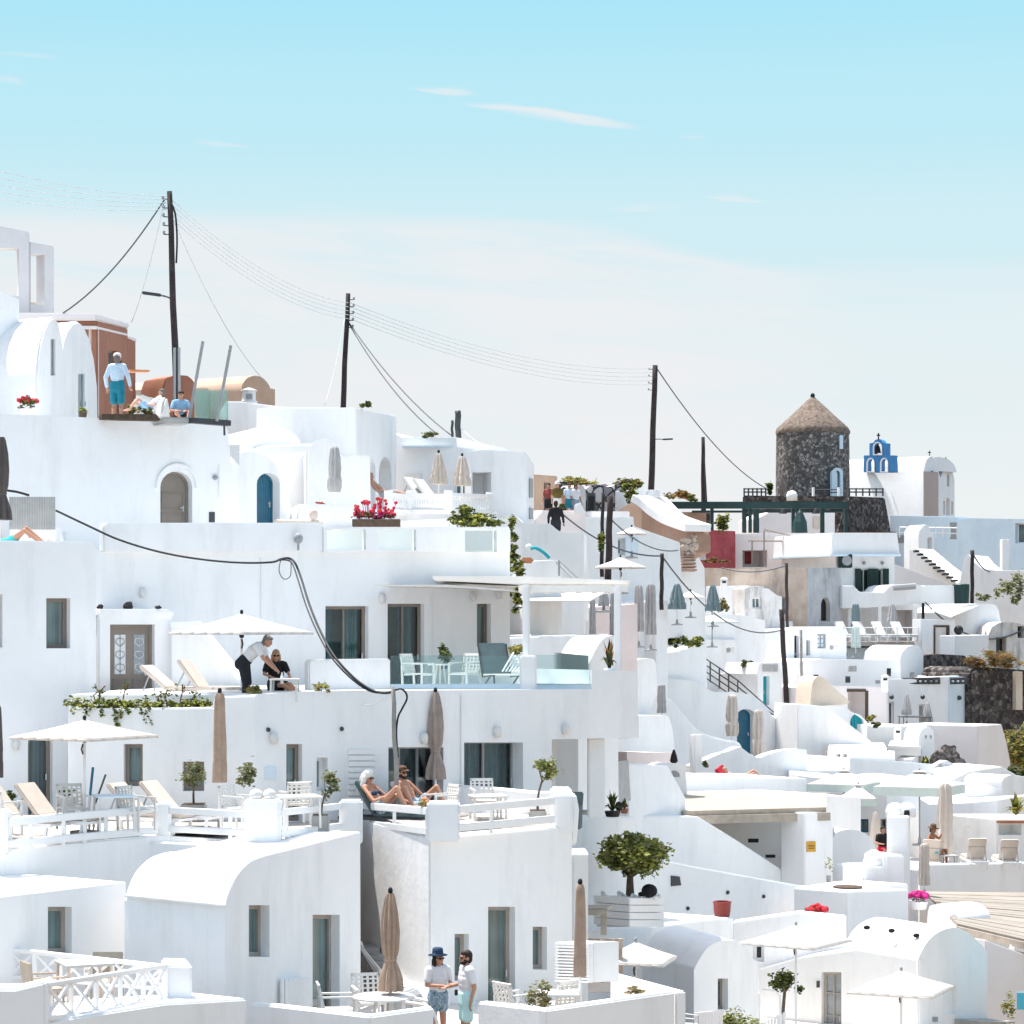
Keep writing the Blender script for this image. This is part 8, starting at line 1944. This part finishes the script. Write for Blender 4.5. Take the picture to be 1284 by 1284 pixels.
t = thing('banner', 'leaning white and grey signboard on the lane parapet', 'signboard', pt(727,645,98)); solid(t, 'board', (720,98), (734,98.5), [(720,645),(722,632),(729,630),(735,644)], .08, m='white_paint', terr=False)
t = thing('shed', 'grey cloth covered kiosk among the tourists', 'kiosk', pt(728,640,106)); solid(t, 'cover', (722,106), (735,106.5), [(722,660),(722,612),(726,608),(731,608),(735,614),(735,660)], 1., m='canvas_grey', terr=False)
# right terrace man, pool lounger
person('tanned man in brown hat sitting on the cream lounger', pt(1168,1086,84), 50, SIT(pel=(0,0,.45),chest=(0,.02,.78),neck=(0,-.02,1.0),head=(0,-.06,1.14), el=((.3,-.1,.85),(-.3,-.05,.85)), wr=((.1,-.3,1.0),(-.15,-.35,.8)), nod=10), 'skin_tan', None, 'swim_aqua', 'hair_dark', ('brim','hat_brown'), bottomlen=.6, vox=.016, sc=1.12)
person('person in dark top seated behind the beige folded parasol', pt(1107,1084,83), 20, SIT(), 'skin', 'shirt_black', 'red_cloth', 'hair_dark', vox=.02)
person('pale sunbather lying beside the crimson cushion', pt(934,984,97), 80, pose((0,.12,.2),(0,.45,.3),(0,.62,.42),(0,.74,.5), ((.3,.3,.2),(-.3,.3,.2)), ((.3,.05,.2),(-.3,.05,.2)), ((.12,-.3,.52),(-.12,-.32,.42)), ((.12,-.78,.16),(-.12,-.8,.16))), 'skin_light', None, 'cream', 'hair_blond', vox=.018, bottomlen=.4, toe=((0,-.08,.1),(0,-.08,.1)), sc=1.1)

# small clutter along the lanes
def stoneheap(label, cx, cy, D, w, h, n, r, m):
    t = thing('stone_heap', label, 'stones', pt(cx,cy,D)); mb = MB()
    for i in range(n): mb.ball(pt(cx+RN.uniform(-w,w), cy-RN.random()**1.5*h, D+RN.uniform(-.4,.4)), (r*RN.uniform(.6,1.3), r*RN.uniform(.6,1.1), r*RN.uniform(.5,.9)), 7, 5)
    for v in mb.v: v += Vector((RN.uniform(-.04,.04), RN.uniform(-.04,.04), RN.uniform(-.04,.04)))
    mb.build('stones', m, t)
stoneheap('pale brown stone heap below the ramp wall by the grey folded parasol', 864, 694, 112, 7, 20, 60, .17, 'ruin')
st = thing('lane_steps', 'dark-edged stone steps next to the pale brown stone heap', 'stair', pt(862,725,111))
for i in range(5):
    a, b = pt(854+i*.8,0,111), pt(873,0,111); MB().box(a.x, b.x, 110.6+.25*i, 112.6, zz(716-i*4.4,111), zz(713.6-i*4.4,111)).build('tread', 'brownwall', st)
for L, x, y, D, w, h in (('dark potted herbs on the crest house roof parapet', 541, 548, 86.2, 26, 6), ('dark tuft and pots on top of the blue-shaded cube house', 462, 512, 77.5, 22, 8), ('dusty green plant by the square white post', 884, 962, 97.5, 10, 9), ('small green plant beside the dark doorway hut', 704, 640, 100, 8, 10), ('potted green plant at the foot of the leaning dark pole', 934, 838, 121, 14, 12), ('little shrub at the gateway wall of the blue-sided house', 1098, 912, 116.5, 12, 8), ('dry shrub below the slope pole', 1232, 752, 150, 22, 12), ('low green plant by the weathered house at the picture edge', 1262, 830, 143, 18, 10)):
    shrub(L, x, y, D, w, h, 150, .16 if D < 105 else .24, ('leaf_dark','leaf','leaf_olive'), name='plant', cat='plant', clumps=6)
for L, x, y0, y1, D in (('small white roof chimney beside the tan ramp wall', 840, 722, 738, 111), ('small white roof chimney on the wall left of the peeling house', 908, 724, 736, 137.5), ('small white roof chimney behind the black-stepped house', 962, 768, 780, 139), ('small white roof chimney over the doorway gate', 1110, 846, 862, 122), ('white roof chimney between awnings and agave', 1126, 912, 930, 113)):
    t = thing('roof_chimney', L, 'chimney', pt(x,y1,D)); s = D/F
    MB().box(pt(x-4,0,D).x, pt(x+4,0,D).x, D, D+8*s, zz(y1+6,D), zz(y0+3,D)).build('stack', 'white', t, bevel=.04); MB().box(pt(x-2.4,0,D).x, pt(x+2.4,0,D).x, D-.03, D+.05, zz(y0+7,D), zz(y0+4.5,D)).build('vent', 'dark', t); MB().lathe([(5*s,0),(4.6*s,1.2*s),(2*s,3*s),(.02,3.3*s)], pt(x,y0+3,D+4*s), 10).build('cap', 'white', t, smooth=True)
for L, x, y, D in (('white air conditioner on the stair tower wall', 915, 815, 122.8), ('grey air conditioner on the white wall under the deck chairs', 1068, 838, 128.2), ('white air conditioner near the tall black doorway', 1044, 812, 131.5)):
    t = thing('air_conditioner', L, 'air conditioner', pt(x,y+5,D)); MB().box(pt(x-5,0,D).x, pt(x+5,0,D).x, D-.35, D+.1, zz(y+4,D), zz(y-3.5,D)).build('case', 'pot_grey' if 'grey' in L else 'white_plastic', t, bevel=.02); MB().ball(pt(x-1.5,y,D-.36), (.12,.02,.12), 10, 6).build('fan_grille', 'grey', t)
SKYTINT = (1.36,1.06,.78,1); SKYSTR = .15; SUNSTR = 2.8; EXPO = 1.6
# ================================================================== ground, sea, sky, light, camera
def terrain():
    pts = TERR
    def h(x, y):
        if not pts: return -20
        sw = sz = 0.
        for (a, b, z) in pts:
            d2 = (a-x)**2+(b-y)**2+1.0
            w = 1/(d2*d2); sw += w; sz += w*z
        return sz/sw
    xs = [-75+2.5*i for i in range(71)]; ys = [20+2.5*j for j in range(100)]
    verts = []; faces = []
    for j, y in enumerate(ys):
        for i, x in enumerate(xs):
            z = h(x, y)-2.2
            e = max(0, (x-70)/35, (-60-x)/40)
            verts.append((x, y, z-25*max(0,(x-72)/30)))
    n = len(xs)
    for j in range(len(ys)-1):
        for i in range(n-1): faces.append((j*n+i, j*n+i+1, (j+1)*n+i+1, (j+1)*n+i))
    # skirt down to the sea so the hill reads as a headland
    me = bpy.data.meshes.new('hillside'); 
    bd = [j*n for j in range(len(ys))]
    ring_ = [i for i in range(n)]+[j*n+n-1 for j in range(1,len(ys))]+[(len(ys)-1)*n+i for i in range(n-2,-1,-1)]+[j*n for j in range(len(ys)-2,0,-1)]
    o = len(verts)
    cx = sum(verts[i][0] for i in ring_)/len(ring_); cy = sum(verts[i][1] for i in ring_)/len(ring_)
    for i in ring_:
        v = verts[i]; d = Vector((v[0]-cx, v[1]-cy)).normalized()
        verts.append((v[0]+d.x*140, v[1]+d.y*140, -110))
    k = len(ring_)
    for i in range(k):
        j = (i+1) % k; faces.append((ring_[j], ring_[i], o+i, o+j))
    me.from_pydata(verts, [], faces); me.materials.append(MATS['earth']); 
    for p in me.polygons: p.use_smooth = True
    ob = bpy.data.objects.new('hillside', me); COL.objects.link(ob); ob['kind'] = 'structure'
    ob['label'] = 'dry earth hillside under the white village'
terrain()
mb = MB(); S = 9000
mb.add([(-S,-S,-105),(S,-S,-105),(S,S,-105),(-S,S,-105)], [(0,1,2,3)])
o = mb.build('sea', 'water'); o['kind'] = 'structure'; o['label'] = 'deep blue sea far below the village'
W = bpy.data.worlds.new('World'); SC.world = W; W.use_nodes = True
nt = W.node_tree; N = nt.nodes; L = nt.links
bg = N['Background']
SUN_EL, SUN_AZ = 71., -45.       # azimuth measured from straight ahead (+Y), negative to the left
sky = N.new('ShaderNodeTexSky'); sky.sky_type = 'NISHITA'; sky.sun_disc = False
sky.sun_elevation = rad(SUN_EL); sky.sun_rotation = rad(SUN_AZ); sky.air_density = 1.0; sky.dust_density = .6; sky.ozone_density = 1.2; sky.altitude = 200
tint = N.new('ShaderNodeMixRGB'); tint.blend_type = 'MULTIPLY'; tint.inputs['Fac'].default_value = 1; tint.inputs['Color2'].default_value = SKYTINT
L.new(sky.outputs['Color'], tint.inputs['Color1'])
# low sky: pale haze gradient, a cirrus veil and a few wisps, all by true direction
tc = N.new('ShaderNodeTexCoord')
sx = N.new('ShaderNodeSeparateXYZ'); L.new(tc.outputs['Generated'], sx.inputs['Vector'])
def M(op, a, b=None, c=None):
    n = N.new('ShaderNodeMath'); n.operation = op
    for i, v in enumerate((a, b, c)):
        if v is None: continue
        if isinstance(v, (int, float)): n.inputs[i].default_value = v
        else: L.new(v, n.inputs[i])
    return n.outputs[0]
def smooth(v, a, b):
    n = N.new('ShaderNodeMapRange'); n.interpolation_type = 'SMOOTHSTEP'; n.inputs['From Min'].default_value = a; n.inputs['From Max'].default_value = b
    L.new(v, n.inputs['Value']); return n.outputs['Result']
def mix(f, a, b):
    n = N.new('ShaderNodeMixRGB'); L.new(f, n.inputs['Fac'])
    for i, v in ((1, a), (2, b)):
        if isinstance(v, tuple): n.inputs[i].default_value = v
        else: L.new(v, n.inputs[i])
    return n.outputs['Color']
KS = 1/(SKYSTR*2**EXPO)
def lin(r, g, b): return tuple((((c/255+.055)/1.055)**2.4)*KS for c in (r, g, b))+(1,)
hz = M('POWER', M('ADD', M('MULTIPLY', sx.outputs['X'], sx.outputs['X']), M('MULTIPLY', sx.outputs['Y'], sx.outputs['Y'])), .5)
el = M('DIVIDE', sx.outputs['Z'], hz); az = N.new('ShaderNodeMath'); az.operation = 'ARCTAN2'; L.new(sx.outputs['X'], az.inputs[0]); L.new(sx.outputs['Y'], az.inputs[1]); ax = az.outputs[0]
col = lin(236,242,243)
for e0, e1, c in ((.045,.115,(226,240,244)), (.115,.165,(209,237,245)), (.165,.215,(190,234,247)), (.215,.275,(169,229,248))):
    col = mix(smooth(el, e0, e1), col, lin(*c))
low = col
cv = N.new('ShaderNodeCombineXYZ'); L.new(M('MULTIPLY', ax, 9.), cv.inputs['X']); L.new(M('MULTIPLY', M('ADD', el, M('MULTIPLY', ax, .12)), 70.), cv.inputs['Y'])
nz = N.new('ShaderNodeTexNoise'); nz.inputs['Scale'].default_value = 1.; nz.inputs['Detail'].default_value = 7; nz.inputs['Roughness'].default_value = .55; nz.inputs['Distortion'].default_value = .4
L.new(cv.outputs['Vector'], nz.inputs['Vector']); nf = nz.outputs['Fac']
edge = M('ADD', M('ADD', el, M('MULTIPLY', M('SUBTRACT', nf, .5), .02)), M('MULTIPLY', smooth(ax, -.01, .13), .02))
veil = M('MULTIPLY', M('SUBTRACT', 1., smooth(edge, .166, .1765)), M('SUBTRACT', .72, M('MULTIPLY', smooth(ax, .07, .16), .5)))
veil = M('MULTIPLY', veil, M('ADD', .45, M('MULTIPLY', smooth(nf, .35, .6), .55)))
low = mix(veil, low, lin(242,240,242))
for (x, y, hl, hw, sl, k) in ((690,142,128,11,-.14,.95), (555,108,48,7,-.07,.6), (925,251,46,7,-.14,.55), (280,182,42,6,-.02,.35), (35,85,46,6,-.03,.4), (10,115,26,8,-.1,.4), (870,171,22,4,-.1,.25), (810,260,55,6,-.05,.3)):
    cx, cy = math.atan((x-642)/3000), (790-y)/3000
    du = M('SUBTRACT', ax, cx); dv = M('SUBTRACT', M('SUBTRACT', el, cy), M('MULTIPLY', du, sl))
    dv = M('ADD', dv, M('MULTIPLY', M('SUBTRACT', nf, .5), .014))
    r2 = M('ADD', M('POWER', M('MULTIPLY', du, 3000/hl), 2.), M('POWER', M('MULTIPLY', dv, 3000/hw), 2.))
    w = M('MULTIPLY', M('MULTIPLY', M('SUBTRACT', 1., smooth(r2, 0., 1.)), M('ADD', .25, M('MULTIPLY', smooth(nf, .36, .62), .7))), k)
    low = mix(w, low, lin(240,240,242))
mx = N.new('ShaderNodeMixRGB'); L.new(smooth(el, .28, .6), mx.inputs['Fac']); L.new(low, mx.inputs['Color1']); L.new(tint.outputs['Color'], mx.inputs['Color2'])
L.new(mx.outputs['Color'], bg.inputs['Color']); bg.inputs['Strength'].default_value = SKYSTR
sd = bpy.data.lights.new('sun', 'SUN'); sd.energy = SUNSTR; sd.angle = rad(.5); sd.color = (1., .955, .89)
so = bpy.data.objects.new('sun', sd); COL.objects.link(so)
dv = Vector((math.sin(rad(SUN_AZ))*math.cos(rad(SUN_EL)), math.cos(rad(SUN_AZ))*math.cos(rad(SUN_EL)), math.sin(rad(SUN_EL))))
so.rotation_euler = dv.to_track_quat('Z', 'Y').to_euler(); so.location = (0, 60, 60)
cd = bpy.data.cameras.new('camera'); cam = bpy.data.objects.new('camera', cd); COL.objects.link(cam); SC.camera = cam
cd.sensor_width = 36; cd.lens = 36*F/1284; cd.clip_start = .5; cd.clip_end = 20000
cam.location = (0,0,0); cam.rotation_euler = (rad(90), 0, 0)
cd.shift_y = (HZ-642)/1284
SC.view_settings.view_transform = 'Standard'; SC.view_settings.look = 'None'; SC.view_settings.gamma = 1; SC.view_settings.exposure = EXPO
SC.view_settings.use_curve_mapping = False
SC.cycles.max_bounces = 12; SC.cycles.diffuse_bounces = 6; SC.cycles.transparent_max_bounces = 24; SC.cycles.glossy_bounces = 4
SC.cycles.use_denoising = True
